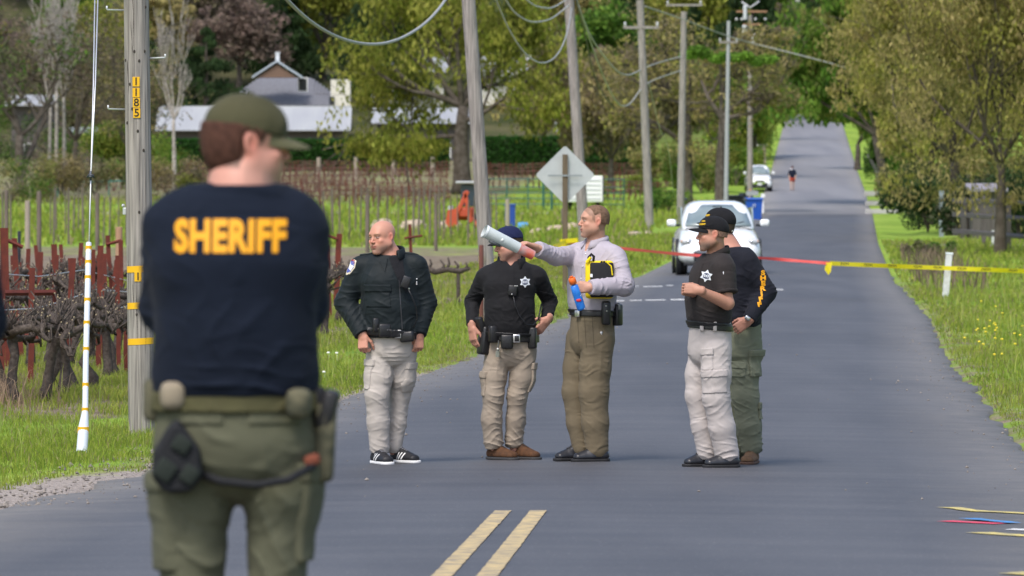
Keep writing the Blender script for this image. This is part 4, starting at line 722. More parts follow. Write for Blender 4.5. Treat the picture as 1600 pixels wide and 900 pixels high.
    for py, hw in ((389, 4.9), (411, 4.9), (435, 4.9), (470, 4.9), (506, 4.9), (547, 4.9), (603, 5), (642, 5.2), (672, 9)):
        xx = np.interp(py, [a[1] for a in SL[::-1]], [a[0] for a in SL[::-1]]); mb = MB(); mb.tube([gp(xx - .1, py + 5.2, dep(py)), gp(xx + .1, py - 5.2, dep(py))], [hw * 1.05 * dep(py) / F, (hw if py < 660 else 8.6) * 1.05 * dep(py) / F], 14); o = mb.build('band', yp, th, smooth=False); autosmooth(o)
    # ---- overhead cables
    cab = M('cable_grey', (.42, .42, .40), .5, .4); cabd = M('cable_dark', (.1, .09, .085), .6)
    for pts, r_, m_, lb in (
        ([(400, -60, 56), (447, 2, 58), (487, 38, 61), (530, 62, 64), (575, 72.5, 67), (615, 68, 69), (655, 46, 72), (685, 20, 74), (715, -30, 77)], .019, M('thick_cable', (.34, .34, .32), .5), 'thick grey cable drooping between the numbered pole and the grey leaning pole'),
        ([(760, -40, 82), (790, 40, 95), (820, 88, 110), (850, 104, 128), (875, 85, 145), (889, 45, 155), (893, 12, 158)], .016, cab, 'lowest sagging cable left of the pole behind the diamond sign'),
        ([(775, -30, 82), (800, 18, 110), (828, 36, 130), (860, 32, 145), (889, 8, 159)], .018, cab, 'middle sagging cable left of the pole behind the diamond sign'),
        ([(800, -20, 90), (835, 10, 120), (862, 14, 140), (890, -4, 159)], .018, cab, 'top sagging cable left of the pole behind the diamond sign'),
        ([(898, -10, 161), (920, 60, 180), (950, 95, 200), (965, 115, 215), (985, 120, 228), (1000, 108, 237), (1030, 97, 260), (1066, 88, 295)], .024, cab, 'upper drooping cable between the two crossarm poles'),
        ([(905, 10, 161), (930, 90, 185), (955, 150, 205), (972, 172, 222), (990, 160, 232), (1003, 130, 238), (1035, 120, 265), (1064, 110, 295)], .022, cab, 'lower drooping cable between the two crossarm poles'),
        ([(900, 0, 161), (912, 40, 170), (925, 110, 180), (940, 145, 190), (960, 170, 210)], .022, cabd, 'dark cable descending right of the pole behind the diamond sign'),
        ([(1008, 10, 239), (1068, 30, 296), (1110, 47, 315), (1160, 64, 330), (1210, 76, 330), (1290, 96, 320), (1372, 121, 310)], .032, M('service_cable', (.33, .33, .31), .6), 'long service cable crossing the road to the green tree'),
        ([(1014, 130, 239), (1030, 200, 245), (1045, 230, 250), (1052, 300, 255)], .016, cab, 'thin stay wire slanting down right of the short crossarm pole')):
        P_ = np.array([list(gp(*p)) for p in pts]); t = np.arange(len(P_)); tt = np.linspace(0, len(P_) - 1, 40)
        # smooth the polyline so that the sag reads as one curve
        Q = np.stack([np.interp(tt, t, P_[:, i]) for i in range(3)], 1)
        for _ in range(14): Q[1:-1] = (Q[:-2] + 2 * Q[1:-1] + Q[2:]) / 4
        mb = MB(); mb.tube(Q, r_, 8); tag(mb.build('overhead_cable', m_, loc=tuple(P_[len(P_) // 2]), smooth=True), lb, 'cable')
    # ---- diamond sign from behind
    Ys = 103.; th = thing('road_sign', 'back of a bare metal diamond road sign on a wooden post', 'road sign', gx(883, Ys)); c = gp(883, 273.5, Ys); h_ = 46.5 * Ys / F
    bm = bmesh.new(); pts = []
    for k in range(4):
        a = math.pi / 2 * k; ctr = Vector((math.cos(a), math.sin(a))) * (h_ - .07)
        for j in range(5): b = a - math.pi / 4 + math.pi / 2 * j / 4; pts.append((c.x + ctr.x + math.cos(b) * .05, c.z + ctr.y + math.sin(b) * .05))
    mb = MB(); mb.prism(pts, Ys - .075, Ys - .07 + .003 - .006, 'y'); bm.free(); mb.build('panel', M('bare_aluminium', (.50, .53, .53), .5, .4, .35, noise=(6, (.42, .45, .45), .6)), th)
    mb = MB(); mb.box((c.x, Ys + .0, (gx(883, Ys).z + c.z + .4) / 2 - .05), (.095, .095, c.z + .45 - gx(883, Ys).z), bev=.006); mb.build('post', M('sign_post_wood', (.16, .125, .08), .9, noise=((20, 20, 2), (.09, .07, .05), .8)), th)
    # the post stands on the camera's side of the plate, as one sees the back
    th.children[0].location.y += .12; mb = MB(); mb.box((c.x, Ys + .04 - .005, c.z - .01), (.62, .012, .03)); o = mb.build('brace', M('brace_steel', (.3, .33, .34), .5, .5, .5), th); o.location.y += -.095
    # ---- barrier tapes
    yt = M('yellow_tape', (.85, .72, .02), .4, .4, trans=.3); rt = M('red_tape', (.75, .1, .09), .4, .4, trans=.3)
    def tape(name, pts, hgt, m, label, tw=.5):
        P_ = np.array([list(gp(*p)) for p in pts]); t = np.arange(len(P_)); n = 90; tt = np.linspace(0, len(P_) - 1, n); Q = np.stack([np.interp(tt, t, P_[:, i]) for i in range(3)], 1)
        for _ in range(10): Q[1:-1] = (Q[:-2] + 2 * Q[1:-1] + Q[2:]) / 4
        th = thing(name, label, 'tape', tuple(Q[0])); v = []
        for i in range(n):
            a = tw * math.sin(i * .21) ; up = np.array([0, math.sin(a), math.cos(a)]) * hgt / 2; v += [Q[i] - up, Q[i] + up]
        i = np.arange(n - 1) * 2; put('ribbon', mesh_np('ribbon', v, np.stack([i, i + 2, i + 3, i + 1], 1)), m, th); return th, Q
    ty, Q = tape('barrier_tape', [(1297, 411.5, 96), (1340, 413.5, 96.5), (1400, 416, 97), (1480, 419, 97.7), (1560, 422, 98), (1660, 426, 99), (1900, 436, 101), (2120, 440, 103)], .075, yt, 'yellow barrier tape with small black lettering tied off over the right lane', .25)
    mb = MB(); a = gp(1296, 412, 96); mb.add([a + Vector((-.06, 0, .02)), a + Vector((.05, 0, .02)), a + Vector((.02, -.02, -.14)), a + Vector((-.02, 0, -.19)), a + Vector((-.08, .01, -.1))], None, [[0, 1, 2], [0, 2, 3], [0, 3, 4]]); mb.build('knot_end', yt, ty)
    # words on the tape
    x = 1322
    for wd_ in range(9):
        Yt = 96.2 + wd_ * .25; px = 1315 + wd_ * 37 + 0; i = np.argmin(abs(Q[:, 0] / Q[:, 1] - (px - 800) / F)); p = Q[i]; me = glyph('CAUTION', .058, blk, 'lettering', .02, .0005); me.materials.append(blk); me.transform(Matrix.Rotation(R(90), 4, 'X')); me.transform(Matrix.Translation(Vector(p) + Vector((0, -.012, 0)))); put('lettering', me, None, ty)
    tr_, Q = tape('barrier_tape', [(1297, 411.5, 96), (1240, 407, 96), (1190, 403, 96), (1130, 401, 97), (1070, 398, 98), (1000, 391, 101), (950, 386, 103), (900, 381, 103.2), (886, 379, 103.1)], .055, rt, 'thin red barrier tape stretched across the lane in front of the white car', .7)
    tl, Q = tape('barrier_tape', [(884, 377, 102.9), (868, 385, 99), (850, 394, 95), (830, 404, 90), (800, 412, 86), (772, 409, 82), (752, 403, 80.3), (748, 405, 79)], .09, yt, 'slack yellow barrier tape running from the sign post to the leaning pole', .9)
    mb = MB(); a = gp(883, 376, 102.8); [mb.add([a + Vector((x0, -.02 * k, z0)), a + Vector((x1, -.03, z1)), a + Vector((x1 + .02, -.03, z1 - .08)), a + Vector((x0 + .02, -.02 * k, z0 - .08))], [[0, 1, 2, 3]]) for k, (x0, z0, x1, z1) in enumerate(((-.1, .02, .22, .05), (-.14, -.05, .14, -.1), (-.2, -.1, .05, .04)))]; mb.build('knot_end', yt, tl)
    g = gx(2120, 103.); mb = MB(); mb.tube([(0, 0, -.1), (0, 0, 1.15)], .04, 8); o = mb.build('metal_post', M('dark_steel', (.08, .09, .11), .4, .5, .6)); o.location = g; tag(o, 'steel post outside the frame holding the end of the yellow tape', 'post')
    # ---- white marker post on the right verge
    g = gx(1477, 98.); th = thing('marker_post', 'short leaning white square post under the yellow tape on the right verge', 'post', g); mb = MB(); mb.box((.03, 0, .37), (.11, .08, .82), ry=.09, bev=.006); o = mb.build('post', M('chalky_white', (.62, .64, .66), .8, noise=(12, (.4, .4, .38), .6))); o.parent = th; mb = MB(); mb.box((.07, 0, .795), (.125, .095, .03), ry=.09); o = mb.build('cap', M('white_plastic', (.72, .77, .84), .4, .4)); o.parent = th
    # ---- fences on the right
    fw = M('fence_wood', (.11, .10, .095), .9, noise=((8, 8, 1), (.07, .062, .058), .8)); 
    th = thing('plank_fence', 'weathered upright plank fence beside the olive tree trunk', 'fence', gx(1500, 185)); a = gp(1478, 350, 222); b = gp(1512, 372, 184); n = 14
    for i in range(n):
        t = i / (n - 1); px = 1485 + 27 * t; Yf = 218 - 30 * t; g = gx(px, Yf); mb = MB(); hh = 1.45 + .05 * math.sin(i * 5); mb.box((g.x, Yf, g.z + hh / 2), (.19, .03, hh), rz=.9, bev=.004); mb.build('plank', fw, th)
    mb = MB(); a = gx(1485, 218); b = gx(1512, 188); [mb.tube([a + Vector((.05, .05, z)), b + Vector((.05, .05, z))], .04, 4) for z in (.35, 1.2)]; mb.build('rail', fw, th)
    th = thing('rail_fence', 'grey post and rail fence with horizontal boards at the right edge', 'fence', gx(1580, 165))
    for px, Yf in ((1537, 176), (1576, 164), (1615, 152)): g = gx(px, Yf); mb = MB(); mb.box((g.x, g.y, g.z + .75), (.13, .13, 1.6), bev=.01); mb.build('post', fw, th)
    for z in (.45, .95, 1.38): mb = MB(); a = gx(1537, 176) + Vector((0, -.09, z)); b = gx(1640, 144) + Vector((0, -.09, z)); mb.prism([(a.x, a.z - .07), (a.x, a.z + .07), (b.x, b.z + .07), (b.x, b.z - .07)], 0, 1, 'y'); v = mb.v[0]; v[:, 1] = np.where(v[:, 0] < (a.x + b.x) / 2, a.y, b.y) + np.where(v[:, 1] > .5, .03, -.03); mb.build('rail', fw, th)
    th = thing('shed', 'small grey board pump shed under the budding tree', 'shed', gx(1545, 186)); g = gx(1541, 188); mb = MB(); mb.box((g.x, g.y, g.z + .85), (1.0, 1.2, 1.7), bev=.01); mb.build('wall', fw, th); mb = MB(); mb.box((g.x, g.y - .1, g.z + 1.76), (1.3, 1.6, .09), rx=.12); mb.build('roof', M('faded_roof', (.24, .225, .25), .8), th)
    post(1471, 205, 1.6, .16, M('bluish_post', (.22, .26, .28), .6), 'bluish grey post between the dark bush and the olive trunk', None, 'fence_post', round_=False)
    post(1552, 172, .5, .1, M('chalky_white', (.62, .64, .66), .8), 'stubby white stake beneath the pump shed', None, 'fence_post', round_=False)
    # concrete culvert and apron on the far right
    con = M('concrete', (.42, .41, .4), .9, noise=(3, (.3, .29, .28), .7)); th = thing('culvert', 'concrete driveway culvert headwalls beyond the right verge', 'culvert', gx(1385, 335))
    for px0, px1, Yc, hh in ((1352, 1402, 345, .28), (1352, 1400, 372, .3), (1350, 1378, 392, .35)):
        a = gx(px0, Yc); b = gx(px1, Yc); mb = MB(); mb.box(((a.x + b.x) / 2, Yc, a.z + hh / 2), (b.x - a.x, .35, hh), bev=.02); mb.build('headwall', con, th)
    mb = MB(); a = gx(1362, 348); b = gx(1400, 370); mb.box(((a.x + b.x) / 2, 360, a.z + .06), (1.9, 20, .16)); mb.build('apron', con, th)
    mb = MB(); v = []
    for Yq, x0, x1 in ((338, -40, .3), (343, -40, .3)):
        for t in np.linspace(0, 1, 40): X = float(ip(Yq, RL)) + x0 + (x1 - x0) * t; v.append((X, Yq, float(ground(X, Yq)) + .06))
    i = np.arange(39); o = put('driveway', mesh_np('driveway', v, np.stack([i, i + 1, i + 41, i + 40], 1)), M('gravel_drive', (.34, .32, .3), .9, noise=(5, (.22, .2, .19), .7))); o['kind'] = 'structure'
    v = []
    for Yq in (172, 174.4):
        for t in np.linspace(0, 1, 30): X = float(ip(Yq, RR)) + .5 + 9 * t; v.append((X, Yq, float(ground(X, Yq)) + .06))
    i = np.arange(29); o = put('path', mesh_np('path', v, np.stack([i, i + 1, i + 31, i + 30], 1)), M('gravel_drive', (.34, .32, .3), .9)); o['kind'] = 'structure'
    v = []
    for Yq, x0, x1 in ((186, -40, -.5), (188.2, -40, -.5)):
        pass
    # ---- green pipe gate and chain fence
    gg = M('green_pipe', (.02, .11, .085), .5, .5); th = thing('pipe_gate', 'dark green pipe gate with many rails behind the diamond sign', 'gate', gx(840, 352)); Yq = 352
    for px in (742, 760, 792, 825, 849, 862, 905, 940, 975): g = gx(px, Yq); mb = MB(); mb.tube([g, g + Vector((0, 0, 1.95))], .075 if px in (849, 862) else .04, 7); mb.build('upright', gg, th)
    for z in (.35, .7, 1.05, 1.4, 1.9): a = gx(742, Yq); b = gx(975, Yq); mb = MB(); mb.tube([a + Vector((0, 0, z)), (a + b) / 2 + Vector((0, 0, z)), b + Vector((0, 0, z))], .035, 6); mb.build('rail', gg, th)
    th = thing('field_fence', 'thin teal topped wire fence across the far side of the bright field', 'fence', gx(120, 388)); mb = MB()
    a = gx(50, 388); b = gx(208, 388); mb.tube([a + Vector((0, 0, 1.15)), (a + b) / 2 + Vector((0, 0, 1.05)), b + Vector((0, 0, 1.15))], .05, 5); mb.build('rail', M('teal_cord', (.03, .2, .17), .6), th)
    for px in (50, 90, 130, 170, 207): g = gx(px, 388); mb = MB(); mb.tube([g, g + Vector((0, 0, 1.15))], .035, 5); mb.build('upright', M('teal_cord', (.03, .2, .17), .6), th)
    # ---- white trailer
    g = gx(912, 350); th = thing('cargo_trailer', 'white box trailer with ribbed side partly behind the diamond sign', 'trailer', g); wht = M('white_enamel', (.78, .79, .8), .4, .4)
    mb = MB(); mb.box((g.x, g.y, g.z + 1.35), (2.3, 4.2, 1.6), bev=.06); mb.build('box', wht, th); mb = MB(); [mb.box((g.x, g.y - 2.12, g.z + .75 + .28 * k), (2.0, .03, .05)) for k in range(5)]; mb.build('rib', M('grey_rib', (.4, .42, .44), .5), th)
    for s_ in (-1, 1): mb = MB(); mb.tube([(g.x + s_ * .85 - .12, g.y - 1.3, g.z + .33), (g.x + s_ * .85 + .12, g.y - 1.3, g.z + .33)], .33, 16); mb.build('wheel', M('rubber', (.02, .02, .022), .8), th)
    mb = MB(); mb.box((g.x + 1.17, g.y - 1.9, g.z + 1.35), (.06, .5, 1.6)); mb.build('corner_trim', M('dark_trim', (.04, .05, .06), .5), th)
    # ---- orange backhoe
    g = gx(727, 218); th = thing('backhoe', 'small orange red tractor backhoe with grey canopy behind the leaning pole', 'backhoe', g); orr = M('orange_red_paint', (.50, .075, .03), .5, .4, noise=(3, (.3, .05, .03), .6)); rb = M('rubber', (.02, .02, .022), .8)
    bm_ = lambda n, m, f: (lambda mb: (f(mb), mb.build(n, m, th)))(MB())
    bm_('body', orr, lambda q: (q.box((g.x, g.y, g.z + .75), (.75, 1.5, .5), bev=.06), q.box((g.x, g.y - .9, g.z + .8), (.5, .5, .35), bev=.05)))
    bm_('boom', orr, lambda q: (q.box((g.x - .15, g.y - 1.1, g.z + 1.1), (.16, .2, 1.15), ry=.45, bev=.03), q.box((g.x + .1, g.y - 1.1, g.z + 1.0), (.15, .2, 1.2), ry=-.2, bev=.03)))
    bm_('bucket', orr, lambda q: q.prism([(g.x - .65, g.z + .9), (g.x - .3, g.z + .95), (g.x - .28, g.z + .35), (g.x - .55, g.z + .2), (g.x - .75, g.z + .4)], g.y - 1.4, g.y - .9, 'y'))
    bm_('canopy', M('canopy_grey', (.4, .42, .44), .5), lambda q: q.box((g.x + .2, g.y + .3, g.z + 1.95), (1.15, 1.2, .1), bev=.04))
    bm_('cab_glass', M('dark_cab', (.03, .05, .07), .2, .6), lambda q: q.box((g.x + .25, g.y + .35, g.z + 1.45), (.85, .9, .85), bev=.04))
    for s_ in (-1, 1): bm_('wheel', rb, lambda q: q.tube([(g.x + s_ * .5 - .13, g.y, g.z + .38), (g.x + s_ * .5 + .13, g.y, g.z + .38)], .38, 16)); bm_('stabiliser', orr, lambda q: q.tube([(g.x + s_ * .3, g.y - 1, g.z + .6), (g.x + s_ * .6, g.y - 1.2, g.z + .02)], .05, 6))
    bm_('muffler', M('canopy_grey', (.4, .42, .44), .5), lambda q: q.tube([(g.x - .55, g.y - .6, g.z + .7), (g.x - .55, g.y - .6, g.z + 1.05)], .11, 10))
    # blue panel, blue drum, rocks
    blu = M('blue_panel', (.015, .06, .30), .5, .4); g = gx(797, 232); th = thing('portable_panel', 'upright blue panel box behind the thick pale post', 'panel', g); mb = MB(); mb.box((g.x, g.y, g.z + .5), (.42, .5, 1.0), bev=.03); mb.build('body', blu, th); mb = MB(); mb.box((g.x, g.y, g.z + 1.03), (.48, .55, .07), bev=.02); mb.build('lid', blu, th)
    g = gx(817, 228); th = thing('drum', 'small light blue drum lying in the grass left of the diamond sign post', 'drum', g); mb = MB(); mb.tube([(g.x - .2, g.y, g.z + .17), (g.x - .17, g.y, g.z + .17), (g.x + .17, g.y, g.z + .17), (g.x + .2, g.y, g.z + .17)], [.14, .17, .17, .14], 14); mb.build('barrel', M('light_blue', (.08, .3, .6), .5), th); mb = MB(); mb.tube([(g.x + .19, g.y, g.z + .17), (g.x + .225, g.y, g.z + .17)], .09, 12); mb.build('lid', M('dark_trim', (.04, .05, .06), .5), th)
    stn = M('pale_rock', (.45, .36, .27), .9, noise=(3, (.3, .25, .2), .7))
    rs = np.random.RandomState(2)
    for i, (px, Yr, w_, h, lb) in enumerate(((645, 225, .55, .3, 'broad pale boulder left of the backhoe'), (700, 222, .55, .3, 'pale boulder directly beside the backhoe bucket'), (597, 230, .4, .3, 'pale boulder right above the bald head'), (868, 225, .35, .16, 'flat pale rock left of the sign post'), (893, 222, .3, .22, 'pale rock behind the pointing man'), (840, 215, .3, .14, 'small pale rock in the grass'), (990, 205, .35, .14, 'flat pale rock left of the white car'), (1010, 208, .25, .1, 'small flat rock nearest the short crossarm pole'))):
        g = gx(px, Yr); bm = bmesh.new(); bmesh.ops.create_icosphere(bm, subdivisions=3, radius=1)
        for v in bm.verts: n = v.co.normalized(); k = 1 + .16 * math.sin(n.x * 4 + i) * math.sin(n.y * 5 + i * 2) + .1 * math.sin(n.z * 7 + n.x * 5); v.co = Vector((n.x * w_ * k, n.y * w_ * .8 * k, n.z * h * k + h * .55))
        me = bpy.data.meshes.new('rock'); bm.to_mesh(me); bm.free(); me.materials.append(stn); [setattr(p, 'use_smooth', True) for p in me.polygons]; o = bpy.data.objects.new('rock', me); C.objects.link(o); o.location = g; tag(o, lb, 'rock', 'pale rocks on the field')
    # ---- bins, mailbox by the parked van
    def bin_(label, px, Yb, w_, h, m, name='wheelie_bin'):
        g = gx(px, Yb); th = thing(name, label, 'bin', g); mb = MB(); v = []
        for z, s_ in ((.08, .8), (h * .55, .92), (h, 1.0)):
            for sx, sy in ((-1, -1), (1, -1), (1, 1), (-1, 1)): v.append((sx * w_ / 2 * s_, sy * w_ / 2 * s_, z))
        q = [[4 * k + j, 4 * k + (j + 1) % 4, 4 * k + 4 + (j + 1) % 4, 4 * k + 4 + j] for k in range(2) for j in range(4)] + [[0, 3, 2, 1], [8, 9, 10, 11]]; mb.add(v, q); o = mb.build('body', m); o.parent = th
        mb = MB(); mb.box((0, -.02, h + .035), (w_ * 1.08, w_ * 1.1, .07), rx=.06, bev=.02); o = mb.build('lid', m); o.parent = th
        mb = MB(); mb.tube([(-w_ * .4, w_ / 2 + .05, h - .06), (w_ * .4, w_ / 2 + .05, h - .06)], .022, 6); o = mb.build('handle', m); o.parent = th
        for s_ in (-1, 1): mb = MB(); mb.tube([(s_ * w_ * .38, w_ * .4, .1), (s_ * w_ * .48, w_ * .4, .1)], .1, 12); o = mb.build('wheel', M('rubber', (.02, .02, .022), .8)); o.parent = th
        return th
    b = bin_('bright blue recycling bin directly behind the white car', 1178, 285, .85, 1.08, M('blue_plastic', (.012, .08, .42), .45, .4)); mb = MB(); [mb.tube([Vector((math.cos(a) * .075, -.445, .78 + math.sin(a) * .085)), Vector((math.cos(a + 1.4) * .075, -.445, .78 + math.sin(a + 1.4) * .085))], .016, 5) for a in (0, 2.09, 4.19)]; o = mb.build('recycling_mark', M('mark_white', (.7, .72, .75), .6)); o.parent = b
    bin_('black rubbish bin left of the brown transformer pole', 1150, 352, .85, .95, M('black_plastic', (.02, .022, .026), .5)); bin_('dark green bin at the foot of the transformer pole', 1172, 350, .75, .8, M('green_plastic', (.015, .05, .04), .5)); bin_('black bin with pale lid behind the other bins', 1162, 366, .6, .9, M('black_plastic', (.02, .022, .026), .5))
    g = gx(1192, 342); th = thing('mailbox', 'white mailbox on a white post beside the bins', 'mailbox', g); mb = MB(); mb.box((g.x, g.y, g.z + .5), (.1, .1, 1.0)); mb.build('post', wht, th); mb = MB(); mb.prism([(g.x - .12, g.z + 1), (g.x + .12, g.z + 1), (g.x + .12, g.z + 1.15), (g.x + .07, g.z + 1.23), (g.x - .07, g.z + 1.23), (g.x - .12, g.z + 1.15)], g.y - .25, g.y + .25, 'y'); mb.build('box', wht, th)
    g = gx(1170, 354); th = thing('mailbox', 'pale round topped mailbox in front of the van', 'mailbox', g + Vector((.15, -1, 0))); mb = MB(); mb.box((g.x + .15, g.y - 1, g.z + .5), (.1, .1, 1.0)); mb.build('post', fw, th); mb = MB(); mb.prism([(g.x - .2, g.z + 1), (g.x + .55, g.z + 1), (g.x + .55, g.z + 1.2), (g.x + .45, g.z + 1.3), (g.x - .1, g.z + 1.3), (g.x - .2, g.z + 1.2)], g.y - 1.2, g.y - .8, 'y'); mb.build('box', M('pale_grey_box', (.6, .6, .6), .5), th)
    g = gx(1189, 462); th = thing('gate_pillar', 'squat stone gate pillar on the left edge of the far road', 'pillar', g); mb = MB(); mb.box((g.x, g.y, g.z + .75), (.8, .8, 1.5), bev=.04); mb.build('shaft', M('warm_stone', (.33, .28, .22), .9, noise=(3, (.2, .17, .14), .7)), th); mb = MB(); mb.box((g.x, g.y, g.z + 1.55), (1.0, 1.0, .14), bev=.03); mb.build('cap', M('concrete', (.42, .41, .4), .9), th)
build_structures()
# ------------------------------------------------------------------ sculpting: distance fields turned into continuous meshes
def nrm(v): v = np.asarray(v, float); return v / (np.linalg.norm(v) + 1e-12)
class Field:
    def __init__(s, lo, hi, hx, hy, zs):
        s.x = np.arange(lo[0], hi[0], hx); s.y = np.arange(lo[1], hi[1], hy); s.z = np.asarray(zs, float)
        s.d = np.full((len(s.x), len(s.y), len(s.z)), .5, np.float32)
    def block(s, lo, hi):
        f = lambda g, a, b: slice(max(0, int(np.searchsorted(g, a)) - 1), min(len(g), int(np.searchsorted(g, b)) + 1))
        sl = (f(s.x, lo[0], hi[0]), f(s.y, lo[1], hi[1]), f(s.z, lo[2], hi[2]))
        X = s.x[sl[0]][:, None, None]; Y = s.y[sl[1]][None, :, None]; Z = s.z[sl[2]][None, None, :]
        return sl, X, Y, Z
    def union(s, sl, d, k):
        a = s.d[sl]
        if k <= 0: s.d[sl] = np.minimum(a, d); return
        h = np.clip(.5 + .5 * (a - d) / k, 0, 1); s.d[sl] = a * (1 - h) + d * h - k * h * (1 - h)
    def cut(s, sl, d, k):                       # smooth subtraction of d
        a = s.d[sl]; h = np.clip(.5 - .5 * (a + d) / k, 0, 1); s.d[sl] = a * (1 - h) - d * h + k * h * (1 - h)
    @staticmethod
    def capd(X, Y, Z, a, b, ra, rb, w=None, aw=1., an=1.):
        ab = b - a; L2 = ab.dot(ab) + 1e-12; px, py, pz = X - a[0], Y - a[1], Z - a[2]
        t = np.clip((px * ab[0] + py * ab[1] + pz * ab[2]) / L2, 0, 1); r = ra + (rb - ra) * t
        dx = px - t * ab[0]; dy = py - t * ab[1]; dz = pz - t * ab[2]; q = dx * dx + dy * dy + dz * dz
        if w is None: return np.sqrt(q) - r
        dw = dx * w[0] + dy * w[1] + dz * w[2]; e = np.maximum(q - dw * dw, 0); L = np.sqrt(dw * dw / aw ** 2 + e / an ** 2)
        return (L - r) * min(aw, an)
    def cap(s, a, b, ra, rb, k=.02, w=None, aw=1., an=1., cut=False):
        a = np.array(a, float); b = np.array(b, float); m = max(ra, rb) * max(aw, an) + k + .03
        sl, X, Y, Z = s.block(np.minimum(a, b) - m, np.maximum(a, b) + m)
        if s.d[sl].size == 0: return
        d = s.capd(X, Y, Z, a, b, ra, rb, None if w is None else nrm(w), aw, an)
        (s.cut if cut else s.union)(sl, d, k)
    def chain(s, pts, k=.02, w=None):
        """pts: (pos, rw, rn): elliptic sections rw along w, rn across"""
        for (a, ra, na), (b, rb, nb) in zip(pts[:-1], pts[1:]):
            s.cap2(a, b, ra, na, rb, nb, k, w)
    def cap2(s, a, b, ra, na, rb, nb, k, w, flat=False):
        a = np.array(a, float); b = np.array(b, float); w = nrm(w); m = max(ra, rb, na, nb) + k + .03
        sl, X, Y, Z = s.block(np.minimum(a, b) - m, np.maximum(a, b) + m)
        if s.d[sl].size == 0: return
        ab = b - a; L2 = ab.dot(ab) + 1e-12; px, py, pz = X - a[0], Y - a[1], Z - a[2]
        t0 = (px * ab[0] + py * ab[1] + pz * ab[2]) / L2; t = np.clip(t0, 0, 1); ts = t
        dx = px - t * ab[0]; dy = py - t * ab[1]; dz = pz - t * ab[2]; dw = dx * w[0] + dy * w[1] + dz * w[2]; e = np.maximum(dx * dx + dy * dy + dz * dz - dw * dw, 0)
        rw = ra + (rb - ra) * ts; rn = na + (nb - na) * ts
        L = np.sqrt((dw / rw) ** 2 + e / rn ** 2); d = (L - 1) * np.minimum(rw, rn)
        s.union(sl, d, k)
    def ell(s, c, r, Rm=None, k=.01, cut=False):
        c = np.array(c, float); r = np.array(r, float); m = r.max() + k + .02; sl, X, Y, Z = s.block(c - m, c + m)
        if s.d[sl].size == 0: return
        px, py, pz = X - c[0], Y - c[1], Z - c[2]
        if Rm is None: u, v, w = px, py, pz
        else: u = px * Rm[0, 0] + py * Rm[1, 0] + pz * Rm[2, 0]; v = px * Rm[0, 1] + py * Rm[1, 1] + pz * Rm[2, 1]; w = px * Rm[0, 2] + py * Rm[1, 2] + pz * Rm[2, 2]
        L = np.sqrt((u / r[0]) ** 2 + (v / r[1]) ** 2 + (w / r[2]) ** 2); d = (L - 1) * r.min() * (1 + 0 * L)
        L2 = np.sqrt((u / r[0] ** 2) ** 2 + (v / r[1] ** 2) ** 2 + (w / r[2] ** 2) ** 2) + 1e-9; d = L * (L - 1) / L2
        (s.cut if cut else s.union)(sl, d, k)
    def folds(s, zones, seed, base=.0012):
        """creases: zones = [(centre, radius, amplitude, direction of the crease lines, wavelength)]"""
        rs = np.random.RandomState(seed)
        for (c, rad, amp, dr, wl) in zones:
            c = np.array(c, float); rad = np.array([rad] * 3 if np.isscalar(rad) else rad, float); sl, X, Y, Z = s.block(c - rad * 1.6, c + rad * 1.6)
            if s.d[sl].size == 0: continue
            n = nrm(dr); px, py, pz = X - c[0], Y - c[1], Z - c[2]; g = np.exp(-1.6 * ((px / rad[0]) ** 2 + (py / rad[1]) ** 2 + (pz / rad[2]) ** 2)); u = n[0] * px + n[1] * py + n[2] * pz
            k1, k2 = rs.randn(3) * 7, rs.randn(3) * 13; ph = rs.rand(4) * 6.28
            wv = 1.9 * np.sin(k1[0] * px + k1[1] * py + k1[2] * pz + ph[0]) + 1.1 * np.sin(k2[0] * px + k2[1] * py + k2[2] * pz + ph[1])
            q = 1 - np.abs(np.sin(u * np.pi / wl + wv + ph[2])); k3 = rs.randn(3) * 19; m_ = np.clip(.35 + .9 * np.sin(k2[1] * px + k2[2] * py + k1[0] * pz * 1.5 + ph[3]) * np.sin(k3[0] * px + k3[1] * py + k3[2] * pz), 0, 1)
            s.d[sl] -= (amp * g * m_ * (q ** 2.2 * 1.25 - .18)).astype(np.float32)
    def mesh(s, name, it=1, colf=None):
        V = s.d; S = V < 0; nx, ny, nz = V.shape
        c = S[:-1, :-1, :-1].astype(np.int8)
        for dx, dy, dz in [(1, 0, 0), (0, 1, 0), (0, 0, 1), (1, 1, 0), (1, 0, 1), (0, 1, 1), (1, 1, 1)]: c = c + S[dx:nx - 1 + dx, dy:ny - 1 + dy, dz:nz - 1 + dz]
        act = (c > 0) & (c < 8); I, J, K = np.nonzero(act); n = len(I); idx = np.full(act.shape, -1, np.int32); idx[I, J, K] = np.arange(n)
        acc = np.zeros((n, 3)); cnt = np.zeros(n); G_ = (s.x, s.y, s.z)
        for ax in range(3):
            o = [a for a in range(3) if a != ax]
            for p in (0, 1):
                for q in (0, 1):
                    a = [I.copy(), J.copy(), K.copy()]; a[o[0]] += p; a[o[1]] += q; b = [t.copy() for t in a]; b[ax] += 1
                    va = V[a[0], a[1], a[2]]; vb = V[b[0], b[1], b[2]]; m = (va < 0) != (vb < 0); t = np.where(m, va / (va - vb + 1e-12), 0); P = np.stack([G_[e][a[e]] for e in range(3)], 1); g = G_[ax]; P[:, ax] += t * (g[b[ax]] - g[a[ax]])
                    acc[m] += P[m]; cnt[m] += 1
        v = acc / cnt[:, None]; F_ = []
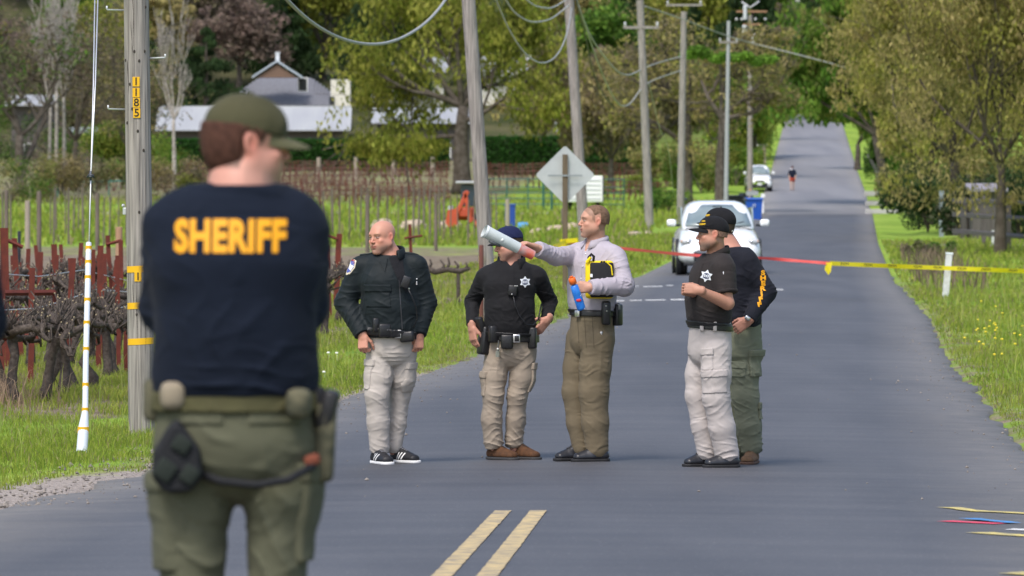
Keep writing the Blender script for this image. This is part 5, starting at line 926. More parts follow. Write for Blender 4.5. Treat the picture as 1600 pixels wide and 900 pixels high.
        for ax in range(3):
            sh = [slice(None)] * 3; sh2 = [slice(None)] * 3; sh[ax] = slice(0, -1); sh2[ax] = slice(1, None); A = S[tuple(sh)]; B = S[tuple(sh2)]; ch = A != B; o = [(ax + 1) % 3, (ax + 2) % 3]
            e = list(np.nonzero(ch)); k = (e[o[0]] > 0) & (e[o[1]] > 0) & (e[o[0]] < V.shape[o[0]] - 1) & (e[o[1]] < V.shape[o[1]] - 1); e = [t[k] for t in e]; ins = A[tuple(e)]
            def cell(p, q): t = [u.copy() for u in e]; t[o[0]] -= p; t[o[1]] -= q; return idx[t[0], t[1], t[2]]
            Q = np.stack([cell(0, 0), cell(1, 0), cell(1, 1), cell(0, 1)], 1); Q[~ins] = Q[~ins][:, ::-1]; F_.append(Q)
        F_ = np.concatenate(F_); F_ = F_[(F_ >= 0).all(1)]
        for _ in range(it):                      # light smoothing
            sm = np.zeros_like(v); ct = np.zeros(n)
            for a in range(4):
                for b in ((a + 1) % 4, (a + 3) % 4):
                    for ax in range(3): sm[:, ax] += np.bincount(F_[:, a], v[F_[:, b], ax], n)
                    ct += np.bincount(F_[:, a], minlength=n)
            v = v * .5 + .5 * sm / np.maximum(ct, 1)[:, None]
        return mesh_np(name, v, F_, cols=None if colf is None else colf(v))
    def copy(s): f = Field.__new__(Field); f.x, f.y, f.z = s.x, s.y, s.z; f.d = s.d.copy(); return f
# ------------------------------------------------------------------ heads, hands, shoes
def frame(yaw, pitch=0, roll=0):
    """columns: person's left, forward, up. yaw 0 faces the camera, +90 faces the picture's left"""
    a = R(yaw); f0 = np.array([-math.sin(a), -math.cos(a), 0]); l0 = np.array([math.cos(a), -math.sin(a), 0]); u0 = np.array([0, 0, 1.])
    p = R(pitch); f = f0 * math.cos(p) + u0 * math.sin(p); u = np.cross(l0, f) * 1.0
    if u[2] < 0: u = -u
    r = R(roll); l = l0 * math.cos(r) + u * math.sin(r); u2 = -l0 * math.sin(r) + u * math.cos(r)
    return np.stack([l, f, u2], 1)
def head(F_, c, B, k=1., jaw=1.):
    """c centre of the head, B frame, k size factor"""
    c = np.array(c, float); W = lambda x, y, z: c + B @ (np.array([x, y, z]) * k); E = lambda ce, r, q=.012, cut=False, Rm=None: F_.ell(W(*ce), np.array(r) * k, B if Rm is None else B @ Rm, q * k, cut); Cp = lambda a, b, ra, rb, q=.01, cut=False, **kw: F_.cap(W(*a), W(*b), ra * k, rb * k, q * k, cut=cut, **kw)
    E((0, -.014, .034), (.076, .096, .083)); E((0, .018, .02), (.068, .072, .075), .02); E((0, .03, -.03), (.058, .058, .07), .02)
    for s in (-1, 1):
        Cp((s * .056 * jaw, .0, -.045), (s * .022, .064, -.098), .019 * jaw, .016, .025); Cp((s * .06, -.0, -.0), (s * .058 * jaw, .002, -.05), .016, .016, .02)
        E((s * .043, .064, -.022), (.021, .019, .017), .014); E((s * .034, .050, -.052), (.027, .032, .036), .02); E((s * .05, .022, -.045), (.022, .034, .036), .02)
    E((0, .062, -.07), (.037, .032, .042), .02); E((0, .078, -.101), (.019, .013, .013), .012)
    Cp((-.034, .081, .024), (.034, .081, .024), .010, .010, .012); E((0, .07, .03), (.05, .02, .02), .015)
    for s in (-1, 1): E((s * .031, .092, .007), (.017, .013, .0105), .008, True)
    for s in (-1, 1):
        E((s * .031, .0735, .006), (.0125, .0125, .0125), .002); E((s * .031, .0845, .0125), (.0155, .006, .0038), .003); E((s * .031, .0835, .0005), (.014, .0055, .003), .003)
    Cp((0, .084, .014), (0, .107, -.022), .0075, .0105, .010); E((0, .106, -.026), (.0105, .010, .009), .005)
    for s in (-1, 1): E((s * .0125, .098, -.028), (.008, .009, .0075), .005)
    E((0, .099, -.0385), (.004, .006, .004), .004, True)
    E((0, .083, -.05), (.026, .013, .016), .012)
    Cp((-.02, .087, -.0555), (0, .0955, -.054), .0036, .0052, .004); Cp((.02, .087, -.0555), (0, .0955, -.054), .0036, .0052, .004)
    Cp((-.018, .087, -.0655), (.018, .087, -.0655), .0055, .0055, .004); Cp((0, .0935, -.0655), (0, .0935, -.0655), .0055, .0055, .005)
    Cp((-.023, .094, -.0603), (.023, .094, -.0603), .0016, .0016, .003, True); E((0, .098, -.080), (.018, .010, .007), .008, True)
    for s in (-1, 1):                                       # ears
        t = R(14); Rm = np.array([[1, 0, 0], [0, math.cos(t), -math.sin(t)], [0, math.sin(t), math.cos(t)]]); t2 = R(22) * s; Rz = np.array([[math.cos(t2), -math.sin(t2), 0], [math.sin(t2), math.cos(t2), 0], [0, 0, 1]])
        E((s * .079, -.008, .0), (.006, .0185, .031), .005, Rm=Rz @ Rm); E((s * .084, -.004, .003), (.005, .009, .016), .004, True, Rm=Rz @ Rm); E((s * .075, -.004, -.028), (.006, .009, .009), .004)
def neckf(F_, c, B, base, r0=.056, r1=.066, k=1.):
    c = np.array(c, float); a = c + B @ (np.array([0, -.022, -.045]) * k); F_.cap(a, base, r0, r1, .02)
def facecol(c, B, k=1., skin=(.50, .27, .19), stubble=0., scalp=None, brow=(.09, .055, .035), hairline=.035, ruddy=1.):
    c = np.array(c, float); skin = np.array(skin)
    def f(v):
        L = (v - c) @ B / k; n = len(v); col = np.tile(skin, (n, 1)); x, y, z = L[:, 0], L[:, 1], L[:, 2]; near = np.linalg.norm(L, axis=1) < .2
        def blob(ce, r): return near * np.exp(-(((x - ce[0]) / r[0]) ** 2 + ((y - ce[1]) / r[1]) ** 2 + ((z - ce[2]) / r[2]) ** 2))
        def mixc(w, t, a): nonlocal col; w = np.clip(w * a, 0, 1)[:, None]; col = col * (1 - w) + np.array(t) * w
        red = (.52, .17, .12); bx = np.abs(x)
        for ce, r, a in (((.045, .07, -.025), (.028, .04, .024), .28), ((0, .11, -.022), (.014, .02, .014), .4)): w = near * np.exp(-(((bx - ce[0]) / r[0]) ** 2 + ((y - ce[1]) / r[1]) ** 2 + ((z - ce[2]) / r[2]) ** 2)); mixc(w, red, a * ruddy)
        w = near * np.exp(-(((bx - .08) / .012) ** 2 + ((y + .006) / .026) ** 2 + ((z) / .035) ** 2)); mixc(w, (.56, .18, .13), .7 * ruddy)
        mixc(near * (y > .03) * np.exp(-((z + .085) / .028) ** 4) + near * (y > -.02) * np.exp(-((z + .075) / .03) ** 4) * .8, (.22, .15, .12), stubble)
        w = near * (y > .075) * np.exp(-((z + .0605) / .0085) ** 4) * (bx < .024); mixc(w, (.42, .13, .11), .75)
        w = near * (y > .08) * np.exp(-((z + .0603) / .0028) ** 4) * (bx < .024); mixc(w, (.12, .04, .035), .8)
        w = near * (y > .05) * np.exp(-((z - .0255 + (bx - .03) ** 2 * 8) / .0058) ** 4) * np.exp(-((bx - .031) / .02) ** 6); mixc(w, brow, .85)
        w = near * (y > .066) * np.exp(-(((bx - .031) / .0145) ** 4 + ((z - .0065) / .0048) ** 4)); mixc(w, (.46, .38, .34), .85)
        w = near * (y > .066) * np.exp(-(((bx - .031) / .0062) ** 4 + ((z - .0065) / .0055) ** 4)); mixc(w, (.05, .05, .05), 1.)
        w = near * (y > .066) * np.exp(-(((bx - .031) / .016) ** 4 + ((z - .0122) / .0018) ** 2)); mixc(w, (.10, .05, .04), .8)
        mixc(near * np.exp(-(((bx - .0085) / .0045) ** 2 + ((y - .1) / .012) ** 2 + ((z + .036) / .0035) ** 2)), (.12, .04, .03), .9)
        if scalp is not None:
            hl = near * np.clip((z - (hairline + .0) + np.clip((.055 - y), -.2, .0) * 1.4 + np.where(y < .035, .03 + np.clip(.03 - y, 0, .06) * 1.2, 0)) / .012, 0, 1) * np.clip(((bx < .074) * 1.0 + (np.abs(y + .006) > .022)), 0, 1); mixc(hl, scalp[:3], scalp[3])
        return col
    return f
def hand(F_, wr, d, n, side, curl=(.5, .5, .5, .5), thumb=(.6, .3), k=1., spread=.06, thumb_dir=1):
    """wr wrist, d towards the fingers, n out of the back of the hand, side towards the thumb"""
    wr = np.array(wr, float); d = nrm(d); side = np.array(side, float); side = nrm(side - d * side.dot(d)); n0 = np.array(n, float); n = np.cross(d, side); n = n * np.sign(n.dot(n0) + 1e-9)
    P = lambda a, b, c_: wr + (d * a + side * b + n * c_) * k
    F_.cap(P(-.03, 0, 0), P(.02, 0, 0), .027 * k, .027 * k, .01, w=side, aw=1.1, an=.82)
    for s, o in ((.026, .0), (.009, .002), (-.009, .002), (-.026, -.001)): F_.cap(P(.012, s * .75, 0), P(.085, s, o), .0155 * k, .0125 * k, .008)
    for i, (s, L, r) in enumerate(((.029, .074, .0088), (.0095, .082, .0092), (-.010, .076, .0086), (-.028, .060, .0078))):
        c = curl[i]; p = P(.088, s, 0); a = 0; dd = d * math.cos(c * .2) + side * s * spread * 20; seg = (.45, .3, .25)
        for j in range(3):
            a += c * (1.15, 1.45, .9)[j]; e = nrm(d * math.cos(a) - n * math.sin(a) + side * s * spread * 12 * (1 if j == 0 else .3)); q = p + e * L * seg[j] * k; F_.cap(p, q, (r - .0004 * j) * k, (r - .0006 * (j + 1)) * k, .0035); p = q
    tb = P(.018, .024, -.006); a, c = thumb; e1 = nrm(d * math.cos(a) * .9 + side * math.sin(a) * 1.0 - n * (.25 + c * .3)); q1 = tb + e1 * .042 * k; F_.cap(tb, q1, .0155 * k, .0115 * k, .010)
    e2 = nrm(e1 * .8 + d * .5 - n * c * .6 - side * c * .4); q2 = q1 + e2 * .031 * k; F_.cap(q1, q2, .0108 * k, .0095 * k, .004); e3 = nrm(e2 + d * .35 - n * c * .5 - side * c * .4); F_.cap(q2, q2 + e3 * .024 * k, .0095 * k, .0078 * k, .004)
GZ = [0.]
def shoe(parent, name, heel, toe, mu, ms, k=1., h=.085, stripes=None, laces=None, lift=0., boot=0.):
    heel = np.array(heel, float); toe = np.array(toe, float); k = k * .97; toe = toe + (toe - heel) * .02; f = nrm((toe - heel) * [1, 1, 0]); l = np.array([-f[1], f[0], 0]); L = np.linalg.norm((toe - heel)[:2]); z0 = GZ[0]; heel[2] = toe[2] = z0; lo = np.minimum(heel, toe) - .1; hi = np.maximum(heel, toe) + [.1, .1, .2 + boot]
    fl = Field(lo, hi, .0042, .0042, np.arange(z0 - .02, z0 + .16 + boot, .004)); W = lambda a, b, c: heel * [1, 1, 0] + f * a * L + l * b + np.array([0, 0, z0 + c])
    fl.cap(W(.1, 0, .04), W(.45, 0, .038), .036 * k, .037 * k, .02, w=l, aw=1, an=1.0); fl.cap(W(.45, 0, .036), W(.86, 0, .032), .040 * k, .037 * k, .02, w=l, aw=1.15, an=.8); fl.cap(W(.14, 0, .05), W(.2, 0, h + .0 + boot), .036 * k, .037 * k, .02); fl.cap(W(.25, 0, h), W(.7, 0, .045), .032 * k, .028 * k, .02)
    sl, X, Y, Z = fl.block(lo - 1, hi + 1); fl.d = np.maximum(fl.d, (z0 + .022) - Z).astype(np.float32)
    fl.folds([(W(.62, 0, .06), .06, .003, f, .018)], 3)
    o = put(name, fl.mesh(name, 1), mu, parent); fs = Field(lo, hi, .0042, .0042, np.arange(z0 - .012, z0 + .045, .003))
    fs.cap(W(.1, 0, .012), W(.45, 0, .012), .041 * k, .038 * k, .02, w=l, aw=1, an=1.); fs.cap(W(.45, 0, .012), W(.87, 0, .012), .039 * k, .043 * k, .02, w=l, aw=1.1, an=1.); sl, X, Y, Z = fs.block(lo - 1, hi + 1); fs.d = np.maximum(fs.d, np.maximum((z0 + .001) - Z, Z - (z0 + .021))).astype(np.float32)
    put('sole', fs.mesh('sole', 1), ms, o)
    bv = BVHTree.FromPolygons([Vector(v.co) + gorigin(o) for v in o.data.vertices], [tuple(p.vertices) for p in o.data.polygons])
    def strip(a, b, wd, m, nm, off=.002):
        a = np.array(a); b = np.array(b); n = 8; v = []; dr = nrm(b - a); 
        for i in range(n + 1):
            p = a + (b - a) * i / n; loc, nr, ix, ds = bv.find_nearest(Vector(p)); t = np.array(nr.cross(Vector(dr)).normalized()) * wd / 2; q = np.array(loc) + np.array(nr) * off; v += [q - t, q + t]
        put(nm, mesh_np(nm, v, np.array([[2 * i, 2 * i + 1, 2 * i + 3, 2 * i + 2] for i in range(n)])), m, o)
    if stripes is not None:
        for sd in (-1, 1):
            for t in (.34, .45, .56): strip(W(t - .06, sd * .06, .02), W(t + .06, sd * .035, .075), .010, stripes, 'stripe', .0025)
    if laces is not None:
        for t in (.36, .44, .52, .6): strip(W(t, -.022, .1), W(t + .02, .022, .1), .006, laces, 'lace', .003)
    return o
# ------------------------------------------------------------------ garment details laid onto a surface
def bvh(o):
    g = gorigin(o); return BVHTree.FromPolygons([Vector(v.co) + g for v in o.data.vertices], [tuple(p.vertices) for p in o.data.polygons])
def stamp(parent_o, bv, name, polys, origin, ux, uz, look, m, off=.0025, sub=2, thick=.0015, extra_parent=None):
    """2-D polygons (x, z) laid onto the cloth: projected along `look` onto bv"""
    bm = bmesh.new(); 
    for poly in polys: bm.faces.new([bm.verts.new((x, 0, z)) for x, z in poly])
    bmesh.ops.triangulate(bm, faces=bm.faces[:]); bmesh.ops.subdivide_edges(bm, edges=bm.edges[:], cuts=sub, use_grid_fill=True)
    return _stamp(parent_o, bv, name, bm, origin, ux, uz, look, m, off)
def _stamp(parent_o, bv, name, bm, origin, ux, uz, look, m, off):
    o0 = Vector(origin); ux = Vector(nrm(ux)); uz = Vector(nrm(uz)); lk = Vector(nrm(look))
    for v in bm.verts:
        p = o0 + ux * v.co.x + uz * v.co.z; h = bv.ray_cast(p - lk * .35, lk, .9)
        if h[0] is None: h = bv.find_nearest(p)
        v.co = h[0] - lk * off
    me = bpy.data.meshes.new(name); bm.to_mesh(me); bm.free(); return put(name, me, m, parent_o)
def text_stamp(parent_o, bv, txt, size, origin, ux, uz, look, m, bold=.045, name='lettering', off=.003, sx=1., space=1.):
    cu = bpy.data.curves.new(name, 'FONT'); cu.body = txt; cu.size = size; cu.offset = bold * size; cu.align_x = 'CENTER'; cu.align_y = 'CENTER'; cu.space_character = space; cu.resolution_u = 3; tmp = bpy.data.objects.new('t', cu); C.objects.link(tmp)
    me = bpy.data.meshes.new_from_object(tmp.evaluated_get(bpy.context.evaluated_depsgraph_get())); bpy.data.objects.remove(tmp); bpy.data.curves.remove(cu)
    bm = bmesh.new(); bm.from_mesh(me); bpy.data.meshes.remove(me); bmesh.ops.triangulate(bm, faces=bm.faces[:])
    for _ in range(3):
        e = [e for e in bm.edges if e.calc_length() > max(size * .12, .006)]
        if e: bmesh.ops.subdivide_edges(bm, edges=e, cuts=1); bmesh.ops.triangulate(bm, faces=[f for f in bm.faces if len(f.verts) > 3])
    for v in bm.verts: v.co = Vector((v.co.x * sx, 0, v.co.y))
    return _stamp(parent_o, bv, name, bm, origin, ux, uz, look, m, off)
def shell(fl, name, lo_hi, thick, m, parent, box=None, it=1, k_in=.004, f=None):
    """a piece of cloth or leather that follows the garment field `fl`: everything within `thick` of it inside a region.
    box=(centre, frame 3x3, half sizes) or f(X,Y,Z)->distance"""
    g = Field.__new__(Field); sl, X, Y, Z = fl.block(*lo_hi); g.x = fl.x[sl[0]]; g.y = fl.y[sl[1]]; g.z = fl.z[sl[2]]
    if box is not None:
        c, B, hs = box; c = np.array(c, float); px, py, pz = X - c[0], Y - c[1], Z - c[2]; q = [np.abs(px * B[0, i] + py * B[1, i] + pz * B[2, i]) - hs[i] for i in range(3)]; bd = np.maximum(np.maximum(q[0], q[1]), q[2])
    else: bd = f(X, Y, Z)
    g.d = np.maximum(np.maximum(fl.d[sl] - thick, -(fl.d[sl] + k_in)), bd).astype(np.float32)
    g.d[0] = g.d[-1] = .01; g.d[:, 0] = g.d[:, -1] = .01; g.d[:, :, 0] = g.d[:, :, -1] = .01
    if not (g.d < 0).any(): return None
    return put(name, g.mesh(name, it), m, parent)
def gear(parent, name, c, size, m, rz=0, rx=0, ry=0, bev=.008, cuts=None):
    mb = MB(); mb.box(c, size, rz=rz, rx=rx, ry=ry, bev=bev); o = mb.build(name, m, parent, smooth=False); return autosmooth(o, 50)
# caps
def cap_hat(F0, c, B, k, m, mbrim, parent, tilt=0., brim_len=.075, seams=True, back=False, size=1.0, z0=.030):
    c = np.array(c, float); W = lambda x, y, z: c + B @ (np.array([x, y, z]) * k)
    g = Field(c - .16, c + .17, .004, .004, np.arange(c[2] - .08, c[2] + .17, .004)); g.ell(W(0, -.014, .036), np.array([.085, .104, .092]) * k * size, B, .01); g.ell(W(0, .02, .05), np.array([.076, .078, .072]) * k * size, B, .02)
    sl, X, Y, Z = g.block(c - 1, c + 1); px, py, pz = X - c[0], Y - c[1], Z - c[2]; lx = (px * B[0, 0] + py * B[1, 0] + pz * B[2, 0]) / k; ly = (px * B[0, 1] + py * B[1, 1] + pz * B[2, 1]) / k; lz = (px * B[0, 2] + py * B[1, 2] + pz * B[2, 2]) / k
    rim = z0 + .10 * tilt * ly + .08 * np.clip(-ly, -.1, .1) * -0.0 - .018 * np.clip(-ly / .1, 0, 1); ang = np.arctan2(lx, ly + .0)
    sd = np.sqrt(lx ** 2 + ly ** 2) ; seam = np.exp(-((np.mod(ang + np.pi / 6, np.pi / 3) - np.pi / 6) * sd / .0022) ** 2) * .0016
    g.d = np.maximum(g.d + seam, (rim - lz) * k).astype(np.float32); inner = g.copy(); inner.d = (g.d + .006); g.d = np.maximum(g.d, -np.where(lz < rim + .01, inner.d, -1)).astype(np.float32) if False else g.d
    o = put('cap', g.mesh('cap', 1), m, parent); bt = MB(); bt.sph(W(0, -.012, .036 + .092 * size), .007 * k, 8, 5); bt.build('button', m, o, smooth=True)
    # brim: a curved visor
    v = []; nu, nv = 17, 9
    for lay in (0, 1):
        for j in range(nv):
            t = j / (nv - 1)
            for i in range(nu):
                a = (i / (nu - 1) - .5) * R(128); r0x, r0y = .074 * size, .086 * size; x0 = math.sin(a) * r0x * 1.02; y0 = math.cos(a) * r0y + .004; ex = math.sin(a) * (r0x + .004); ey = math.cos(a) * r0y + .004 + brim_len * math.cos((i / (nu - 1) - .5) * math.pi) ** .55 if 0 < i < nu - 1 else y0
                x = x0 + (ex - x0) * t; y = y0 + (ey - y0) * t; z = z0 + .006 + .10 * tilt * y - 4.2 * x * x * (.35 + .65 * t) - .006 * t * t - .006 * t - (.0035 if lay else 0); v.append(W(x, y, z))
    q = []; N = nu * nv
    for j in range(nv - 1):
        for i in range(nu - 1): a = j * nu + i; q.append([a, a + 1, a + nu + 1, a + nu]); q.append([N + a, N + a + nu, N + a + nu + 1, N + a + 1])
    for i in range(nu - 1): a = (nv - 1) * nu + i; q.append([a, a + 1, N + a + 1, N + a])
    mb = MB(); mb.add(v, q); br = mb.build('brim', mbrim, o, smooth=True); autosmooth(br, 60); return o, W
# ------------------------------------------------------------------ the white car and the van up the road
def build_car():
    Yc = 119.; g = gx(1125, Yc); g.z = float(rz(Yc)) + .03; th = thing('parked_car', 'white crossover car facing the camera behind the red tape in the left lane', 'car', g)
    wp = M('white_car_paint', (.78, .80, .81), .22, .6); wp.node_tree.nodes['Principled BSDF'].inputs['Coat Weight'].default_value = .6
    glass = M('windscreen', (.16, .21, .22), .12, .8, noise=(1.6, (.26, .31, .32), .8)); blk = M('black_plastic', (.02, .022, .026), .5); rb = M('rubber', (.02, .02, .022), .8); chr_ = M('chrome', (.6, .6, .62), .15, .5, .95)
    P = lambda x, y, z: (g.x + x, g.y + y, g.z + z)
    def loft(st, n=28, e=4.2):
        v = []; 
        for (y, w_, z0, z1, ex, tum) in st:
            for i in range(n):
                a = 2 * math.pi * i / n; c, s_ = math.cos(a), math.sin(a); x = w_ * math.copysign(abs(c) ** (2 / ex), c); zz = math.copysign(abs(s_) ** (2 / ex), s_); z = (z0 + z1) / 2 + (z1 - z0) / 2 * zz; x *= 1 - tum * max(0, zz); v.append(P(x, y, z))
        q = [[k * n + i, k * n + (i + 1) % n, (k + 1) * n + (i + 1) % n, (k + 1) * n + i] for k in range(len(st) - 1) for i in range(n)]; return v, q, n
    st = [(0, .56, .34, .55, 3, .0), (.03, .70, .27, .64, 3.2, .02), (.12, .80, .22, .74, 3.6, .05), (.35, .87, .2, .86, 4, .10), (.75, .885, .2, .96, 4.4, .12), (1.15, .89, .2, 1.02, 4.6, .10), (2.2, .89, .2, 1.03, 5, .07), (3.6, .89, .2, 1.03, 5, .07), (4.2, .86, .24, 1.02, 4.4, .08), (4.45, .78, .3, .92, 4, .1), (4.5, .6, .4, .8, 3, .0)]
    v, q, n = loft(st); mb = MB(); mb.add(v, q); mb.build('body', wp, th, smooth=True)
    st = [(.95, .70, .90, 1.0, 3, .05), (1.15, .76, .85, 1.1, 4, .08), (1.5, .765, .85, 1.34, 5, .14), (1.78, .765, .85, 1.50, 5, .2), (2.1, .765, .85, 1.545, 5, .21), (3.0, .765, .85, 1.56, 5, .21), (3.8, .76, .85, 1.52, 5, .21), (4.15, .74, .85, 1.35, 4, .18), (4.35, .70, .85, 1.05, 3, .1)]
    v, q, n = loft(st); mb = MB(); mb.add(v, q); mb.build('roof', wp, th, smooth=True)
    mb = MB(); N = 9; vv = []
    for j in range(7):
        t = j / 6; y = .86 + .02 + (1.70 - .88) * t; z = 1.015 + (1.455 - 1.015) * t; hw = .70 + (.565 - .70) * t
        for i in range(N): u = -1 + 2 * i / (N - 1); vv.append(P(u * hw, y + .13 * u * u * (1 - .3 * t), z + .012 - .03 * u * u * t))
    mb.add(vv, [[j * N + i, j * N + i + 1, (j + 1) * N + i + 1, (j + 1) * N + i] for j in range(6) for i in range(N - 1)]); w_ = mb.build('windscreen', glass, th, smooth=True); so = w_.modifiers.new('s', 'SOLIDIFY'); so.thickness = .012
    mb = MB(); mb.tube([P(-.3, .93, 1.03), P(.1, 1.02, 1.14)], .008, 4); mb.tube([P(.2, .93, 1.03), P(.55, 1.05, 1.12)], .008, 4); mb.build('wiper', blk, w_)
    for s_ in (-1, 1):
        mb = MB(); mb.prism([(g.y + 1.5, g.z + 1.05), (g.y + 3.9, g.z + 1.05), (g.y + 3.7, g.z + 1.4), (g.y + 1.95, g.z + 1.42)], g.x + s_ * .735, g.x + s_ * .772, 'x'); mb.build('side_window', glass, th)
        mb = MB(); mb.box(P(s_ * .985, 1.12, 1.09), (.20, .13, .15), bev=.045); o = mb.build('mirror', wp, th, smooth=True); mb = MB(); mb.box(P(s_ * .87, 1.15, 1.04), (.14, .06, .05), bev=.01); mb.build('mirror_arm', blk, o)
        mb = MB(); mb.sph(P(s_ * .70, .17, .705), (.135, .10, .075), 14, 8); o = mb.build('headlight', M('lamp_glass', (.50, .52, .54), .15, .6), th, smooth=True); mb = MB(); mb.sph(P(s_ * .66, .085, .70), (.045, .02, .045), 10, 6); mb.build('reflector', chr_, o, smooth=True); mb = MB(); mb.sph(P(s_ * .79, .13, .71), (.028, .03, .03), 8, 6); mb.build('indicator', M('amber_lens', (.6, .2, .02), .3), o, smooth=True)
        mb = MB(); mb.tube([P(s_ * .62, .03, .38), P(s_ * .62, .07, .38)], .05, 12); mb.build('fog_light', M('lamp_glass', (.50, .52, .54), .15, .6), th)
        mb = MB(); mb.tube([P(s_ * .64, 1.9, 1.57), P(s_ * .63, 2.8, 1.60), P(s_ * .64, 3.7, 1.57)], .018, 6); mb.build('roof_rail', blk, th)
        for yw in (.85, 3.55):
            mb = MB(); mb.tube([P(s_ * .66, yw, .335), P(s_ * .70, yw, .335), P(s_ * .86, yw, .335), P(s_ * .90, yw, .335)], [.29, .335, .335, .29], 22); o = mb.build('wheel', rb, th); autosmooth(o); mb = MB(); mb.tube([P(s_ * .895, yw, .335), P(s_ * .907, yw, .335)], .2, 16); mb.build('rim', chr_, o)
            mb = MB(); mb.tube([P(s_ * .80, yw, .36), P(s_ * .897, yw, .36)], .40, 22); mb.build('wheel_arch', blk, th)
    mb = MB(); mb.box(P(0, -.0, .60), (.62, .05, .11), bev=.02); o = mb.build('grille', blk, th); mb = MB(); [mb.box(P(0, -.027, .575 + .045 * k), (.6, .012, .012)) for k in range(2)]; mb.build('grille_bar', chr_, o); mb = MB(); mb.sph(P(0, -.03, .64), (.055, .012, .038), 14, 6); mb.build('nose_emblem', chr_, o)
    mb = MB(); mb.box(P(0, -.005, .36), (1.1, .06, .15), bev=.02); mb.build('lower_intake', blk, th); mb = MB(); mb.box(P(0, .1, .235), (1.5, .2, .07), bev=.02); mb.build('front_lip', blk, th); mb = MB(); mb.box(P(0, -.04, .44), (.31, .012, .155), bev=.004); mb.build('number_plate', M('plate_white', (.6, .62, .64), .5), th)
    mb = MB(); mb.sph(P(.22, 1.5, 1.15), (.03, .03, .03), 8, 6); mb.box(P(.0, 1.6, 1.41), (.2, .03, .06), bev=.01); mb.build('inner_mirror', blk, th)
    q = dup(th, (gx(1187, 402).x, 402, float(ground(gx(1187, 402).x, 402)) + .02), label='silvery van parked far up the left roadside behind the transformer pole', sc=(1.02, 1.05, 1.22)); q['category'] = 'van'; q.name = 'parked_van'
build_car()
# ------------------------------------------------------------------ people
def fabric(name, col, c2=None, rough=.9, sc=240, bump=.35, spec=.12, sheen=.03, amt=.5, crease=.85):
    new = name not in MC; m = M(name, col, rough, spec, noise=(9, c2 or tuple(c * .8 for c in col), amt, 8), bump=(sc, bump, .0012), sheen=sheen)
    if new:                                     # slack creases of worn cloth, finer than the modelled folds
        n = m.node_tree; L = n.links; bp = [x for x in n.nodes if x.bl_idname == 'ShaderNodeBump'][0]; tc = [x for x in n.nodes if x.bl_idname == 'ShaderNodeTexCoord'][0]; mp = n.nodes.new('ShaderNodeMapping'); mp.inputs['Scale'].default_value = (7, 7, 12); mp.inputs['Rotation'].default_value = (.4, .5, .3); L.new(tc.outputs['Object'], mp.inputs[0])
        t = n.nodes.new('ShaderNodeTexNoise'); t.noise_type = 'RIDGED_MULTIFRACTAL'; t.inputs['Scale'].default_value = 1; t.inputs['Detail'].default_value = 3; t.inputs['Distortion'].default_value = 1.2; L.new(mp.outputs[0], t.inputs[0])
        b2 = n.nodes.new('ShaderNodeBump'); b2.inputs['Strength'].default_value = crease; b2.inputs['Distance'].default_value = .012; L.new(t.outputs[0], b2.inputs['Height']); L.new(b2.outputs[0], bp.inputs['Normal'])
    return m
SKIN = dict(attr='col', rough=.52, spec=.35, bump=(170, .25, .0012))
def arr(*p): return np.array(p, float)
